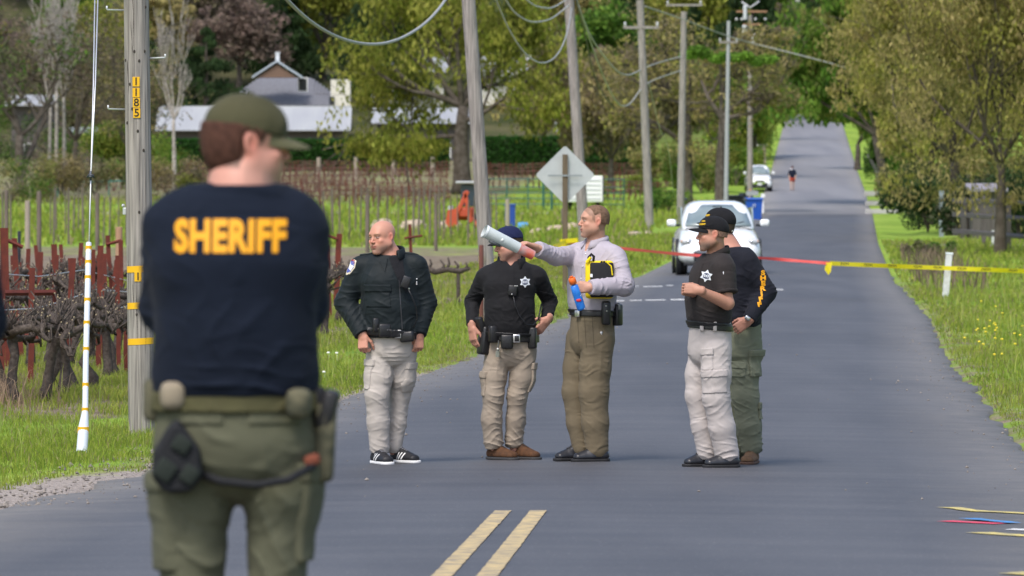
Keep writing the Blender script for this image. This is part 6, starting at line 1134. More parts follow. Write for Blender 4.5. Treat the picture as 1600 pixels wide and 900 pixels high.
class Person:
    def __init__(s, label, Y, pfx, pfy, group=None):
        s.Y = Y; f = gx(pfx, Y); s.base = arr(*f); s.gz = float(rz(Y)) + float(np.interp((f.x - ip(Y, RL)) / (ip(Y, RR) - ip(Y, RL)), [0, .05, .2, .35, .5, .65, .8, .95, 1], [0, .012, .03, .042, .05, .042, .03, .012, 0]))
        f.z = s.gz; GZ[0] = s.gz; s.root = thing('person', label, 'person', f, group)
    def J(s, px, py, dy=0.): return arr(*gp(px, py, s.Y + dy))
    def zspace(s, fine, z0, z1, a=.003, b=.007):
        z = [z0]
        while z[-1] < z1: z.append(z[-1] + (a if any(lo <= z[-1] <= hi for lo, hi in fine) else b))
        return z
    def body(s, hc, B, k, neck, torso, arms, legs, hands, col, jaw=1., extra=None, nr=(.056, .064), fore=(.045, .03)):
        pts = [hc] + [p for a in arms for p in a] + [p for l in legs for p in l]; P = np.array(pts); lo = P.min(0) - .2; hi = P.max(0) + .2; hi[2] = hc[2] + .17; lo[2] = s.gz + .03
        fine = [(hc[2] - .14, hc[2] + .15)] + [(min(h[0][2], h[0][2] + nrm(h[1])[2] * .19) - .05, max(h[0][2], h[0][2] + nrm(h[1])[2] * .19) + .05) for h in hands]
        F_ = Field(lo, hi, .004, .004, s.zspace(fine, lo[2], hi[2])); head(F_, hc, B, k, jaw); neckf(F_, hc, B, neck, nr[0], nr[1], k)
        F_.cap(neck, torso[0], nr[1], .09, .03); 
        for a, b in zip(torso[:-1], torso[1:]): F_.cap(a, b, .10, .10, .04)
        for sh, el, wr in arms: F_.cap(torso[0], sh, .07, .05, .03); F_.cap(sh, el, .047, .040, .02); F_.cap(el, wr, fore[0], fore[1], .015)
        for hp, kn, an in legs: F_.cap(torso[-1], hp, .09, .085, .03); F_.cap(hp, kn, .075, .052, .02); F_.cap(kn, an, .05, .036, .02)
        for h in hands: hand(F_, *h[:4], **h[4])
        if extra: extra(F_)
        o = put('body', F_.mesh('body', 1, colf=col), M('skin', **SKIN), s.root); s.bodyo = o; return o
    def hair(s, hc, B, k, col, hairline=.04, thick=.0045, back=-.055, name='hair', sides=0., front=.06, m=None, top=1.):
        """close-cropped hair: the scalp region raised a little"""
        F_ = Field(hc - .14, hc + .15, .0035, .0035, np.arange(hc[2] - .11, hc[2] + .15, .0035)); W = lambda x, y, z: hc + B @ (np.array([x, y, z]) * k); t = thick
        F_.ell(W(0, -.014, .034), (np.array([.076, .096, .083]) + t) * k, B, .01); F_.ell(W(0, .018, .02), (np.array([.068, .072, .075]) + t) * k, B, .02); F_.ell(W(0, -.03, -.01), (np.array([.068, .074, .07]) + t) * k, B, .02); F_.cap(W(0, -.035, -.03), W(0, -.03, -.06), .055 * k, .05 * k, .02)
        sl, X, Y, Z = F_.block(hc - 1, hc + 1); px, py, pz = X - hc[0], Y - hc[1], Z - hc[2]; lx = (px * B[0, 0] + py * B[1, 0] + pz * B[2, 0]) / k; ly = (px * B[0, 1] + py * B[1, 1] + pz * B[2, 1]) / k; lz = (px * B[0, 2] + py * B[1, 2] + pz * B[2, 2]) / k
        ln = np.interp(ly, [-.12, -.03, -.02, .012, .024, .04, front, .12], [back, back + .012, .03, .012, .014, .048, hairline + .012, hairline + .03]) + .3 * np.clip(np.abs(lx) - .045, 0, 1) * (ly > .03); ear = np.sqrt(((ly + .008) / .022) ** 2 + ((lz) / .036) ** 2) - 1
        n_ = .0016 * np.sin(lx * 900) * np.sin(ly * 800 + lz * 300); F_.d = np.maximum(np.maximum(np.maximum(F_.d + n_, lz - top), (ln + sides - lz) * .8), -ear * .03 * (np.abs(lx) > .05) - .5 * (np.abs(lx) <= .05)).astype(np.float32)
        return put(name, F_.mesh(name, 1), m or M('hair' + str(col), col, .8, .2, noise=(60, tuple(c * .5 for c in col), .8), bump=(350, .8, .003)), s.root)
    def garment(s, name, lo, hi, build, folds, m, seed, h=.005, it=1, post=None):
        F_ = Field(lo, hi, h, h, np.arange(lo[2], hi[2], h)); build(F_)
        s.raw = F_.copy(); F_.folds(folds, seed)
        if post: post(F_)
        o = put(name, F_.mesh(name, it), m, s.root); return o, F_
    def shirt(s, stations, w, arms, m, folds, seed, name='shirt', ra=(.075, .062, .05), neck=None, post=None, short=None, k=.035, box=None):
        P = np.array([c for c, _, _ in stations] + [p for a in arms for p in a]); lo = P.min(0) - .24; hi = P.max(0) + .24; lo[2] = stations[0][0][2] - .12 if min(a[2][2] for a in arms) > stations[0][0][2] else min(a[2][2] for a in arms) - .1
        def bld(F_):
            F_.chain([(c, rw, rn) for c, rw, rn in stations[:-1]] + [stations[-1]], k, w)
            z0 = stations[0][0][2]; sl, X, Y, Z = F_.block(lo - 1, hi + 1); F_.d = np.maximum(F_.d, (z0 - .0) - Z).astype(np.float32)        # hem
            top = stations[-1][0][2] + .012; F_.d = np.maximum(F_.d, Z - top).astype(np.float32)
            G_ = Field.__new__(Field); G_.x, G_.y, G_.z = F_.x, F_.y, F_.z; G_.d = np.full_like(F_.d, .5)
            for i, (sh, el, wr) in enumerate(arms):
                r = ra[i] if isinstance(ra[0], tuple) else ra
                if short and short[i]: e = sh + (el - sh) * short[i]; G_.cap(sh, e, r[0], r[1], .02); nn = nrm(el - sh); px = (X - e[0]) * nn[0] + (Y - e[1]) * nn[1] + (Z - e[2]) * nn[2]; near = ((X - e[0]) ** 2 + (Y - e[1]) ** 2 + (Z - e[2]) ** 2) < .15 ** 2; G_.d = np.where(near, np.maximum(G_.d, px), G_.d).astype(np.float32)
                else:
                    G_.cap(sh, el, r[0], r[1], .02); G_.cap(el, wr, r[1], r[2], .022); nn = nrm(wr - el); px = (X - wr[0]) * nn[0] + (Y - wr[1]) * nn[1] + (Z - wr[2]) * nn[2]; near = ((X - wr[0]) ** 2 + (Y - wr[1]) ** 2 + (Z - wr[2]) ** 2) < (r[2] * 1.9) ** 2; G_.d = np.where(near, np.maximum(G_.d, px), G_.d).astype(np.float32)
            sls = F_.block(lo - 1, hi + 1)[0]; F_.union(sls, G_.d, .034); nb = stations[-1][0]
            for sh, el, wr in arms: F_.cap(nb + arr(0, 0, -.035), sh * .8 + nb * .2 + arr(0, 0, .012), .05, .052, .04)
            if neck:                             # the opening for the neck, sunk towards the throat
                fd, rr, dp = neck; fd = nrm(fd); F_.cap(nb + arr(0, 0, .12), nb + arr(0, 0, -.01), rr + .01, rr, .008, cut=True); F_.cap(nb + fd * .03 + arr(0, 0, .02), nb + fd * (rr + .03) + arr(0, 0, -dp), rr * .8, .012, .008, cut=True)
        if box: lo, hi = box(lo, hi)
        return s.garment(name, lo, hi, bld, folds, m, seed, post=post)
    def trousers(s, waist, hips, w, legs, m, folds, seed, name='trousers', post=None, k=.03):
        """waist/hips: (centre, rw, rn); legs: list of chains of (pos, rw, rn)"""
        P = np.array([waist[0]] + [p[0] for l in legs for p in l]); lo = P.min(0) - .2; hi = P.max(0) + .2; lo[2] = s.gz + .0; hi[2] = waist[0][2] + .03
        def bld(F_):
            F_.chain([waist, hips], k, w)
            for i, l in enumerate(legs):
                l = [(p_, a_ * .94, b_ * .92) for p_, a_, b_ in l]
                G_ = Field.__new__(Field); G_.x, G_.y, G_.z = F_.x, F_.y, F_.z; G_.d = np.full_like(F_.d, .5); G_.chain(l, .03, w); sl, X, Y, Z = F_.block(lo - 1, hi + 1); G_.d = np.maximum(G_.d, l[-1][0][2] - .052 - Z).astype(np.float32); F_.union(sl, G_.d, .006)
            sl, X, Y, Z = F_.block(lo - 1, hi + 1); F_.d = np.maximum(F_.d, Z - waist[0][2]).astype(np.float32)
        return s.garment(name, lo, hi, bld, folds, m, seed, post=post)
    def band(s, F_, name, z, hh, thick, m, tilt=(0, 0), cx=None, parent=None, it=1, lim=.6):
        """belt following the field at height z (tilted)"""
        c = cx if cx is not None else s.base; lo = arr(c[0] - .26, c[1] - .24, z - hh - .05); hi = arr(c[0] + .26, c[1] + .24, z + hh + .05)
        return shell(F_, name, (lo, hi), thick, m, parent or s.root, f=lambda X, Y, Z: np.maximum(np.abs(Z - z - (X - c[0]) * tilt[0] - (Y - c[1]) * tilt[1]) - hh, np.abs(X - c[0]) - lim), it=it)
def legfolds(hp, kn, an, seed, amp=1., side=1):
    """creases: diagonal at the crotch, behind/around the knee, stacked above the shoe"""
    return [(hp * .7 + kn * .3, (.13, .13, .16), .010 * amp, (.75 * side, .2, .9), .055), (kn, (.12, .12, .16), .010 * amp, (.5 * side, -.2, 1), .048), (kn * .45 + an * .55, (.12, .12, .15), .010 * amp, (-.45 * side, .2, 1), .055), (an, (.12, .12, .11), .014 * amp, (.3 * side, .1, 1), .040), (hp * .35 + kn * .65, (.12, .12, .2), .007 * amp, (1, .3, .35), .06)]
def armfolds(sh, el, wr, amp=1.):
    d = nrm(wr - el); u = nrm(el - sh); return [(el, .12, .009 * amp, u + .5 * d + arr(.3, 0, .2), .035), (el * .5 + wr * .5, .13, .007 * amp, d + arr(.25, .2, .3), .04), (sh * .5 + el * .5, .13, .007 * amp, u + arr(.4, .2, 0), .05), (wr, .08, .004 * amp, d, .022)]
BLACK = lambda: M('black_leather', (.012, .012, .014), .38, .5, bump=(120, .4, .002)); STEEL = lambda: M('buckle_steel', (.6, .6, .6), .3, .5, .9)
def pocket(F_, c, B, hs, thick, m, parent, name='cargo_pocket', flap=True):
    r = max(hs) + .06; o = shell(F_, name, (c - r, c + r), thick, m, parent, (c, B, hs))
    if o is None: return
    if flap: shell(F_, 'pocket_flap', (c - r, c + r), thick + .006, m, o, (c + B[:, 2] * (hs[2] - .018), B, (hs[0] + .006, hs[1], .024)))
    return o
def collar(s, m, c, r, h, w, spread=.5, name='collar', parent=None, front=None, open_=.7, tilt=.35, fall=.035):
    """a folded shirt collar: stand and fall around the neck, open towards `front`"""
    fr = nrm(np.array(front, float)); lf = np.cross(fr, [0, 0, 1.]); v = []; q = []; n = 29; a0 = open_
    prof = [(0.002, -.006, 0), (.003, h * .9, 0), (.007, h, 0), (.014, h * .85, .0), (.022, h - fall, 1)]
    for i in range(n):
        a = a0 + (2 * math.pi - 2 * a0) * i / (n - 1); u = fr * math.cos(a) * r[1] + lf * math.sin(a) * r[0]; o = fr * math.cos(a) + lf * math.sin(a); ed = max(0, 1 - min(i, n - 1 - i) / 6.); bk = tilt * -math.cos(a) * .035
        for (dr, z, t) in prof:
            v.append(c + arr(0, 0, .016) + u + o * (dr + t * ed * .018) + arr(0, 0, bk + z - t * ed * spread * .03 - (ed * .012 if t == 0 else 0)) + fr * (t * ed * .01))
    k = len(prof)
    for i in range(n - 1):
        for j in range(k - 1): q.append([i * k + j, (i + 1) * k + j, (i + 1) * k + j + 1, i * k + j + 1])
    me = mesh_np(name, v, q); o = put(name, me, m, parent or s.root); so = o.modifiers.new('s', 'SOLIDIFY'); so.thickness = .003; return o
def star(n=7, R0=1., r0=.62, rot=90):
    return [(math.cos(R(rot + 180 / n * i)) * (R0 if i % 2 == 0 else r0), math.sin(R(rot + 180 / n * i)) * (R0 if i % 2 == 0 else r0)) for i in range(2 * n)]
def badge(parent, bv, o, ux, uz, size, n=6, word=True):
    silver = M('embroidered_silver', (.62, .66, .70), .6, .3, noise=(60, (.4, .45, .5), .6)); ink = M('badge_navy', (.02, .03, .09), .7); look = arr(0, 1, 0)
    pts = [(x * size, z * size) for x, z in star(n)]; bm = bmesh.new(); c = bm.verts.new((0, 0, 0)); vs = [bm.verts.new((x, 0, z)) for x, z in pts]; [bm.faces.new([c, vs[i], vs[(i + 1) % len(vs)]]) for i in range(len(vs))]
    bmesh.ops.subdivide_edges(bm, edges=bm.edges[:], cuts=2, use_grid_fill=True); b = _stamp(parent, bv, 'badge', bm, o, ux, uz, look, silver, .004)
    for k in range(n * 2):
        a = R(180 / n * k); pass
    ring = []
    for rr in (.40, .16):
        N = 20; bm = bmesh.new(); i_ = [bm.verts.new((math.cos(2 * math.pi * j / N) * size * rr, 0, math.sin(2 * math.pi * j / N) * size * rr)) for j in range(N)]; o_ = [bm.verts.new((math.cos(2 * math.pi * j / N) * size * (rr + .07), 0, math.sin(2 * math.pi * j / N) * size * (rr + .07))) for j in range(N)]
        [bm.faces.new([i_[j], i_[(j + 1) % N], o_[(j + 1) % N], o_[j]]) for j in range(N)]; _stamp(parent, bv, 'emblem_ring', bm, o, ux, uz, look, ink, .0055).parent = b
    for ch in parent.children:
        if ch.name.startswith('emblem_ring'): ch.parent = b
    if word: t = text_stamp(parent, bv, 'SHERIFF', size * .27, np.array(o) - nrm(uz) * size * .3, ux, uz, look, ink, .03, off=.0058); t.parent = b; t = text_stamp(parent, bv, 'NAPA', size * .27, np.array(o) + nrm(uz) * size * .3, ux, uz, look, ink, .03, off=.0058); t.parent = b
    return b
def reparent(o, p):
    pass
# ---------------- 1: bald officer in the dark jacket
def person_bald():
    s = Person('bald officer in a dark zipped jacket with a shoulder patch, hands at his pockets', 39.4, 612, 724); J = s.J
    hc = J(597, 371, -.03); B = frame(42, -4, 3); k = .99; neck = J(609, 401, .01); tor = [J(609, 418), J(612, 470), J(613, 535)]
    aR = (J(562, 417, 0), J(540, 473, .03), J(566, 523, -.10)); aL = (J(652, 415, 0), J(667, 473, .03), J(655, 522, -.06))
    lR = (J(594, 550, 0), J(589, 616, -.05), J(594, 706, -.02)); lL = (J(631, 550, 0.02), J(625, 614, .10), J(616, 705, .12))
    hands = [(J(567, 524, -.105), (.02, -.25, -1), (-.5, -.85, .1), (.85, -.35, 0), dict(curl=(.75, .8, .8, .85), thumb=(.7, .6), k=1.0)), (J(655, 523, -.065), (-.05, -.1, -1), (.35, -.9, 0), (-.9, -.4, 0), dict(curl=(.7, .75, .8, .85), thumb=(.3, .6), k=1.0))]
    s.body(hc, B, k, neck, tor, (aR, aL), (lR, lL), hands, facecol(hc, B, k, (.52, .25, .175), .35, (.50, .26, .19, .5), (.20, .12, .07), ruddy=1.25), jaw=1.12, nr=(.066, .074))
    fj = fabric('jacket_cloth', (.006, .0105, .013), (.010, .016, .019), .66, sc=160, spec=.22); w = (math.cos(R(-10)), -math.sin(R(-10)), 0)
    st = [(J(616, 527, 0), .185, .15), (J(615, 512, 0), .205, .165), (J(612, 480, -.01), .205, .165), (J(608, 440, -.01), .198, .15), (J(607, 417, 0), .165, .11), (J(609, 401, .01), .105, .095)]
    fo = armfolds(*aR, 1.3) + armfolds(*aL, 1.3) + [(J(600, 470, -.12), (.16, .12, .16), .010, (.6, 0, .8), .07), (J(630, 490, -.12), (.14, .12, .14), .010, (-.7, 0, .7), .06), (J(612, 518, -.12), (.2, .15, .06), .010, (1, 0, .2), .035), (J(580, 430, -.08), .1, .008, (1, 0, -.6), .05)]
    ja, Fj = s.shirt(st, w, (aR, aL), fj, fo, 1, 'jacket', ra=((.074, .076, .055), (.072, .068, .052)), neck=((.0, -1, 0), .078, .07))
    bj = bvh(ja); look = arr(0, 1, 0)
    # open front: the black shirt shows in the collar opening, zip runs down from it
    stamp(ja, bj, 'inner_shirt', [[(-.042, .075), (.05, .075), (.062, .0), (.085, -.18), (.03, -.10), (-.02, .01)]], J(617, 418, -.1), (1, 0, 0), (0, 0, 1), look, fabric('black_knit', (.016, .016, .019)), off=.004, sub=4)
    stamp(ja, bj, 'lapel', [[(-.02, .0), (.0, .0), (-.02, -.1), (-.055, -.03)]], J(606, 402, -.1), (1, 0, 0), (0, 0, 1), look, fj, off=.010, sub=3)
    stamp(ja, bj, 'zip', [[(0, .34), (.007, .34), (.03, .0), (.022, .0)]], J(623, 514, -.1), (1, 0, 0), (0, 0, 1), look, M('dark_zip', (.035, .035, .04), .4, .5), off=.005, sub=5)
    collar(s, fj, J(610, 399, .005), (.085, .078), .042, w, .6, 'collar', ja, front=(-.05, -1, 0), open_=.55, fall=.055)
    r = 0.14
    for (px, py, sgn) in ((590, 463, 1), (640, 462, -1)):
        if sgn > 0: pocket(Fj, J(px, py, -.13), np.stack([nrm(arr(1, 0, .1)), arr(0, 1, 0), arr(0, 0, 1)], 1), (.088, .12, .075), .006, fj, ja, 'chest_pocket')
    shell(Fj, 'epaulette', (J(565, 405) - .15, J(565, 405) + .15), .008, fj, ja, (J(578, 404, 0), np.stack([nrm(arr(1, 0, .32)), arr(0, 1, 0), nrm(arr(-.32, 0, 1))], 1), (.06, .022, .05))); shell(Fj, 'epaulette', (J(638, 405) - .15, J(638, 405) + .15), .008, fj, ja, (J(638, 404, 0), np.stack([nrm(arr(1, 0, -.32)), arr(0, 1, 0), nrm(arr(.32, 0, 1))], 1), (.06, .022, .05)))
    # shoulder patch
    sh = [(-.038, .048), (0, .058), (.038, .048), (.042, .0), (.025, -.04), (0, -.062), (-.025, -.04), (-.042, .0)]; o = J(545, 416, -.1); up = nrm(arr(.30, 0, 1)); ux = nrm(arr(1, 0, -.3)); bd = stamp(ja, bj, 'shoulder_patch', [[(x * 1.02, z * 1.05) for x, z in sh]], o, ux, up, look, M('patch_gold', (.62, .55, .42), .7), off=.004, sub=3)
    stamp(ja, bj, 'patch_field', [[(x * .8, z * .8) for x, z in sh]], o, ux, up, look, M('patch_blue', (.09, .12, .38), .7), off=.0055, sub=3); stamp(ja, bj, 'patch_emblem', [[(x * .035, z * .035) for x, z in star(5, 1, .5)]], o, ux, up, look, M('patch_white', (.7, .7, .72), .7), off=.007, sub=1)
    text_stamp(ja, bj, 'SHERIFF', .016, o + up * .045, ux, up, look, M('patch_red', (.4, .05, .05), .7), .02, off=.007)
    # radio microphone and cord
    gear(ja, 'radio_microphone', J(634, 441, -.19), (.058, .03, .085), BLACK(), ry=.35); mb = MB(); mb.tube([J(637, 450, -.19), J(643, 462, -.2), (J(650, 480, -.17)), J(652, 498, -.14), J(646, 512, -.15)], .0045, 6); mb.build('microphone_cord', BLACK(), ja, smooth=True); mb = MB(); [mb.sph(J(px, py, -.19), .007, 8, 5) for px, py in ((637, 438), (639, 451))]; mb.build('microphone_stud', STEEL(), ja)
    mb = MB(); [mb.sph(J(651, py, -.145), .006, 6, 4) for py in (436, 441, 444)]; mb.build('pin', STEEL(), ja)
    # trousers
    kh = fabric('stone_khaki', (.44, .40, .365), (.37, .335, .30), .88); wt = (.99, .17, 0)
    legs = [[(lR[0], .105, .11), (J(592, 590, -.03), .098, .10), (lR[1], .086, .09), (J(591, 660, -.03), .080, .086), (J(593, 698, -.02), .074, .082)], [(lL[0], .098, .105), (J(629, 590, .05), .086, .098), (lL[1], .076, .088), (J(620, 660, .12), .068, .08), (J(615, 696, .12), .064, .078)]]
    tr, Ft = s.trousers((J(613, 514, 0), .178, .135), (J(613, 545, .01), .175, .14), wt, legs, kh, legfolds(*lR, 1, 1.0, 1) + legfolds(*lL, 1, 1.0, -1) + [(J(612, 555, -.1), (.12, .1, .08), .008, (0, 0, 1), .03)], 11)
    pocket(Ft, J(575, 585, -.03), np.stack([nrm(arr(.35, -.9, 0)), nrm(arr(.9, .35, 0)), arr(0, 0, 1)], 1), (.085, .09, .10), .008, kh, tr); pocket(Ft, J(645, 590, .02), np.stack([nrm(arr(.2, .9, 0)), nrm(arr(.95, -.2, 0)), arr(0, 0, 1)], 1), (.08, .07, .1), .008, kh, tr)
    Fb = Ft.copy(); Fb.d = np.minimum(Ft.d, .5); b = s.band(Fj, 'duty_belt', s.J(613, 520)[2], .027, .012, BLACK(), (-.10, 0), J(613, 520), ja, lim=.17) 
    gear(s.root, 'buckle', J(622, 522, -.165), (.044, .012, .058), STEEL(), rz=-.1, bev=.004); gear(s.root, 'buckle_plate', J(622, 522, -.171), (.03, .01, .04), BLACK(), bev=.003)
    gear(s.root, 'magazine_pouch', J(601, 516, -.165), (.085, .05, .09), BLACK(), rz=.25, bev=.012); gear(s.root, 'glove_pouch', J(587, 508, -.15), (.045, .05, .10), BLACK(), rz=.3, bev=.012); gear(s.root, 'belt_pouch', J(636, 526, -.15), (.10, .05, .075), BLACK(), rz=-.3, ry=-.1, bev=.014); gear(s.root, 'holster', J(573, 530, .03), (.06, .1, .2), BLACK(), bev=.02)
    bs = M('black_trainer', (.013, .013, .016), .55, .4); wh = M('white_rubber', (.75, .75, .75), .5)
    shoe(s.root, 'shoe', J(585, 721, .02), J(608, 727, -.22), bs, wh, 1.08, stripes=wh, laces=M('grey_lace', (.25, .25, .27), .8)); shoe(s.root, 'shoe', J(614, 716, .15), J(652, 721, .0), bs, wh, 1.05, stripes=wh, laces=M('grey_lace', (.25, .25, .27), .8))
# ---------------- 2: officer with the navy cap, hands on hips
def person_cap():
    s = Person('officer in navy cap and black shirt with star badge, hands on his hips', 39.95, 798, 718); J = s.J
    hc = J(795, 381, -.02); B = frame(74, -14, 4); k = .97; neck = J(799, 410, .02); tor = [J(797, 428, .02), J(797, 470), J(798, 535)]
    aR = (J(758, 434, .03), J(738, 472, .12), J(738, 508, -.02)); aL = (J(840, 433, .02), J(859, 471, .12), J(854, 500, -.0))
    lR = (J(780, 548, 0), J(771, 618, -.04), J(773, 700, -.02)); lL = (J(818, 548, 0), J(808, 618, .0), J(804, 700, .04))
    hands = [(J(737, 511, -.03), (.14, -.12, -1), (-.75, -.6, 0), (.6, -.75, 0), dict(curl=(.25, .28, .3, .35), thumb=(.5, .4), k=1.04)), (J(855, 500, -.01), (-.62, -.25, -.75), (.5, -.7, 0), (-.5, -.55, .6), dict(curl=(.3, .35, .4, .5), thumb=(.9, .2), k=1.04, spread=.1))]
    s.body(hc, B, k, neck, tor, (aR, aL), (lR, lL), hands, facecol(hc, B, k, (.50, .25, .18), .25, (.12, .08, .06, .8), ruddy=1.), nr=(.06, .062))
    s.hair(hc, B, k, (.06, .04, .028), thick=.003, top=.052)
    c, W = cap_hat(None, hc, B, k, fabric('navy_wool', (.012, .016, .055), (.02, .025, .07), .8), fabric('black_wool', (.012, .012, .016)), s.root, brim_len=.066, z0=.036)
    bv = bvh(c); o = W(.02, .10, .075); lk = nrm(hc + arr(0, 0, .06) - o); lk = -B[:, 1] * .9 - B[:, 0] * .25; ux = -B[:, 0]; uz = B[:, 2]; stamp(c, bv, 'cap_star', [[(x * .026, z * .026) for x, z in star(6, 1, .5)]], W(.012, .2, .075), ux, uz, -B[:, 1], M('embroidered_silver', (.62, .66, .70), .6, .3), off=.003, sub=2)
    blk = fabric('black_polo', (.013, .013, .015), (.02, .02, .022), .8); w = (1, -.03, 0)
    st = [(J(798, 522, 0), .178, .135), (J(797, 508, -.01), .176, .145), (J(796, 480, -.015), .168, .145), (J(796, 447, -.01), .178, .135), (J(797, 428, .0), .155, .10), (J(798, 410, .015), .092, .082)]
    fo = armfolds(*aR, 1.) + armfolds(*aL, 1.) + [(J(780, 500, -.1), (.12, .12, .1), .008, (.7, 0, .9), .05), (J(815, 500, -.1), (.12, .12, .1), .008, (-.7, 0, .9), .05), (J(795, 470, -.12), (.16, .1, .16), .005, (.4, 0, 1), .08)]
    sh, Fs = s.shirt(st, w, (aR, aL), blk, fo, 2, 'shirt', ra=((.070, .052, .042), (.070, .052, .042)), neck=((0, -1, 0), .070, .05)); bs = bvh(sh)
    # long undersleeve shows below the polo's short sleeve
    shell(Fs, 'sleeve_hem', (J(745, 465) - .14, J(745, 465) + .14), .003, blk, sh, (J(741, 461, .07), np.stack([nrm(arr(1, 0, .1)), arr(0, 1, 0), nrm(arr(-.25, 0, 1))], 1), (.09, .12, .012))); shell(Fs, 'sleeve_hem', (J(855, 462) - .14, J(855, 462) + .14), .003, blk, sh, (J(857, 460, .07), np.stack([nrm(arr(1, 0, .1)), arr(0, 1, 0), nrm(arr(.25, 0, 1))], 1), (.09, .12, .012)))
    mb = MB(); mb.tube([J(799, 414, .01), J(798, 404, .015)], [.067, .063], 24, cap=False); mb.build('turtleneck', fabric('black_knit', (.016, .016, .019)), sh, smooth=True); text_stamp(sh, bvh(s.root.children[-1]) if False else bs, 'll', .001, J(787, 418, -.1), (1, 0, 0), (0, 0, 1), arr(0, 1, 0), STEEL(), .0, 'pin') if False else None
    mb = MB(); [mb.box(J(px, 414.5, -.062), (.006, .003, .016)) for px in (786.5, 791)]; mb.build('neck_initials', M('patch_white', (.7, .7, .72), .7), sh)
    collar(s, blk, J(799, 411, .012), (.082, .078), .034, w, .9, 'collar', sh, front=(-.1, -1, 0), open_=.62, fall=.055)
    stamp(sh, bs, 'placket', [[(-.018, .09), (.018, .09), (.016, -.08), (-.016, -.08)]], J(799, 435, -.1), (1, 0, 0), (0, 0, 1), arr(0, 1, 0), blk, off=.004, sub=4)
    badge(sh, bs, J(820.5, 440.5, -.1), (1, 0, 0), (0, 0, 1), .041)
    gear(sh, 'radio_microphone', J(801, 454, -.165), (.062, .03, .075), BLACK(), ry=.1); mb = MB(); mb.tube([J(802, 462, -.17), J(805, 478, -.17), J(812, 494, -.17), J(822, 507, -.16), J(833, 508, -.13), J(840, 500, -.08)], .0045, 6); mb.tube([J(841, 500, -.07), J(846, 475, .0)], .006, 6); mb.build('microphone_cord', BLACK(), sh, smooth=True); mb = MB(); [mb.sph(J(px, py, -.18), .006, 8, 5) for px, py in ((805, 447), (808, 447), (800, 460))]; mb.build('microphone_stud', STEEL(), sh)
    kh = fabric('tan_khaki', (.33, .275, .22), (.27, .225, .18), .88)
    legs = [[(lR[0], .105, .11), (J(772, 590, -.02), .090, .10), (lR[1], .074, .09), (J(768, 655, -.03), .074, .09), (J(771, 690, -.02), .074, .085)], [(lL[0], .10, .11), (J(815, 590, 0), .088, .098), (lL[1], .072, .088), (J(806, 655, .03), .070, .088), (J(803, 688, .05), .070, .085)]]
    tr, Ft = s.trousers((J(798, 516, 0), .176, .13), (J(798, 548, .01), .18, .14), w, legs, kh, legfolds(*lR, 1, 1.25, 1) + legfolds(*lL, 1, 1.25, -1) + [(J(798, 550, -.1), (.12, .1, .1), .008, (.3, 0, 1), .03)], 12)
    pocket(Ft, J(755, 600, -.02), np.stack([nrm(arr(.3, -.95, 0)), nrm(arr(.95, .3, 0)), arr(0, 0, 1)], 1), (.08, .08, .085), .009, kh, tr); pocket(Ft, J(832, 590, .02), np.stack([nrm(arr(.2, .95, 0)), nrm(arr(.95, -.2, 0)), arr(0, 0, 1)], 1), (.08, .06, .1), .012, kh, tr)
    s.band(Fs, 'duty_belt', J(798, 525)[2], .026, .014, BLACK(), (-.05, 0), J(798, 524), sh, lim=.18); s.band(Ft, 'duty_belt', J(798, 527)[2], .027, .018, BLACK(), (-.05, 0), J(798, 524))
    gear(s.root, 'buckle', J(807, 529, -.16), (.05, .012, .058), STEEL(), bev=.004); gear(s.root, 'buckle_plate', J(807.5, 529, -.166), (.032, .008, .04), BLACK(), bev=.003)
    gear(s.root, 'magazine_pouch', J(792, 534, -.155), (.085, .045, .10), BLACK(), bev=.012); gear(s.root, 'belt_pouch', J(771, 522, -.12), (.07, .06, .12), BLACK(), rz=.4, bev=.014)
    h = gear(s.root, 'holster', J(757, 532, -.04), (.075, .09, .2), BLACK(), rz=.5, ry=.12, bev=.018); g = gear(s.root, 'pistol_grip', J(750, 507, -.05), (.04, .075, .11), M('gun_black', (.02, .02, .022), .45), rz=.5, ry=-.3, bev=.012); gear(s.root, 'radio', J(832, 528, -.09), (.06, .05, .15), BLACK(), rz=-.3, bev=.012)
    mb = MB(); mb.tube([J(779, 532, -.15), J(778, 545, -.15)], .004, 6); [mb.tube([J(776 + i * 1.7, 548, -.15), J(775.5 + i * 1.9, 558, -.15)], .0055, 5) for i in range(3)]; mb.sph(J(778, 546, -.15), .012, 8, 5); mb.build('keys', STEEL(), s.root)
    br = M('brown_suede', (.10, .045, .02), .8, noise=(30, (.05, .025, .014), .7)); gs = M('dark_grey_sole', (.05, .05, .052), .7); lc = M('dark_lace', (.03, .025, .02), .8)
    shoe(s.root, 'shoe', J(764, 716, .03), J(806, 720, -.15), br, gs, 1.08, laces=lc); shoe(s.root, 'shoe', J(802, 714, .08), J(841, 719, -.08), br, gs, 1.06, laces=lc)
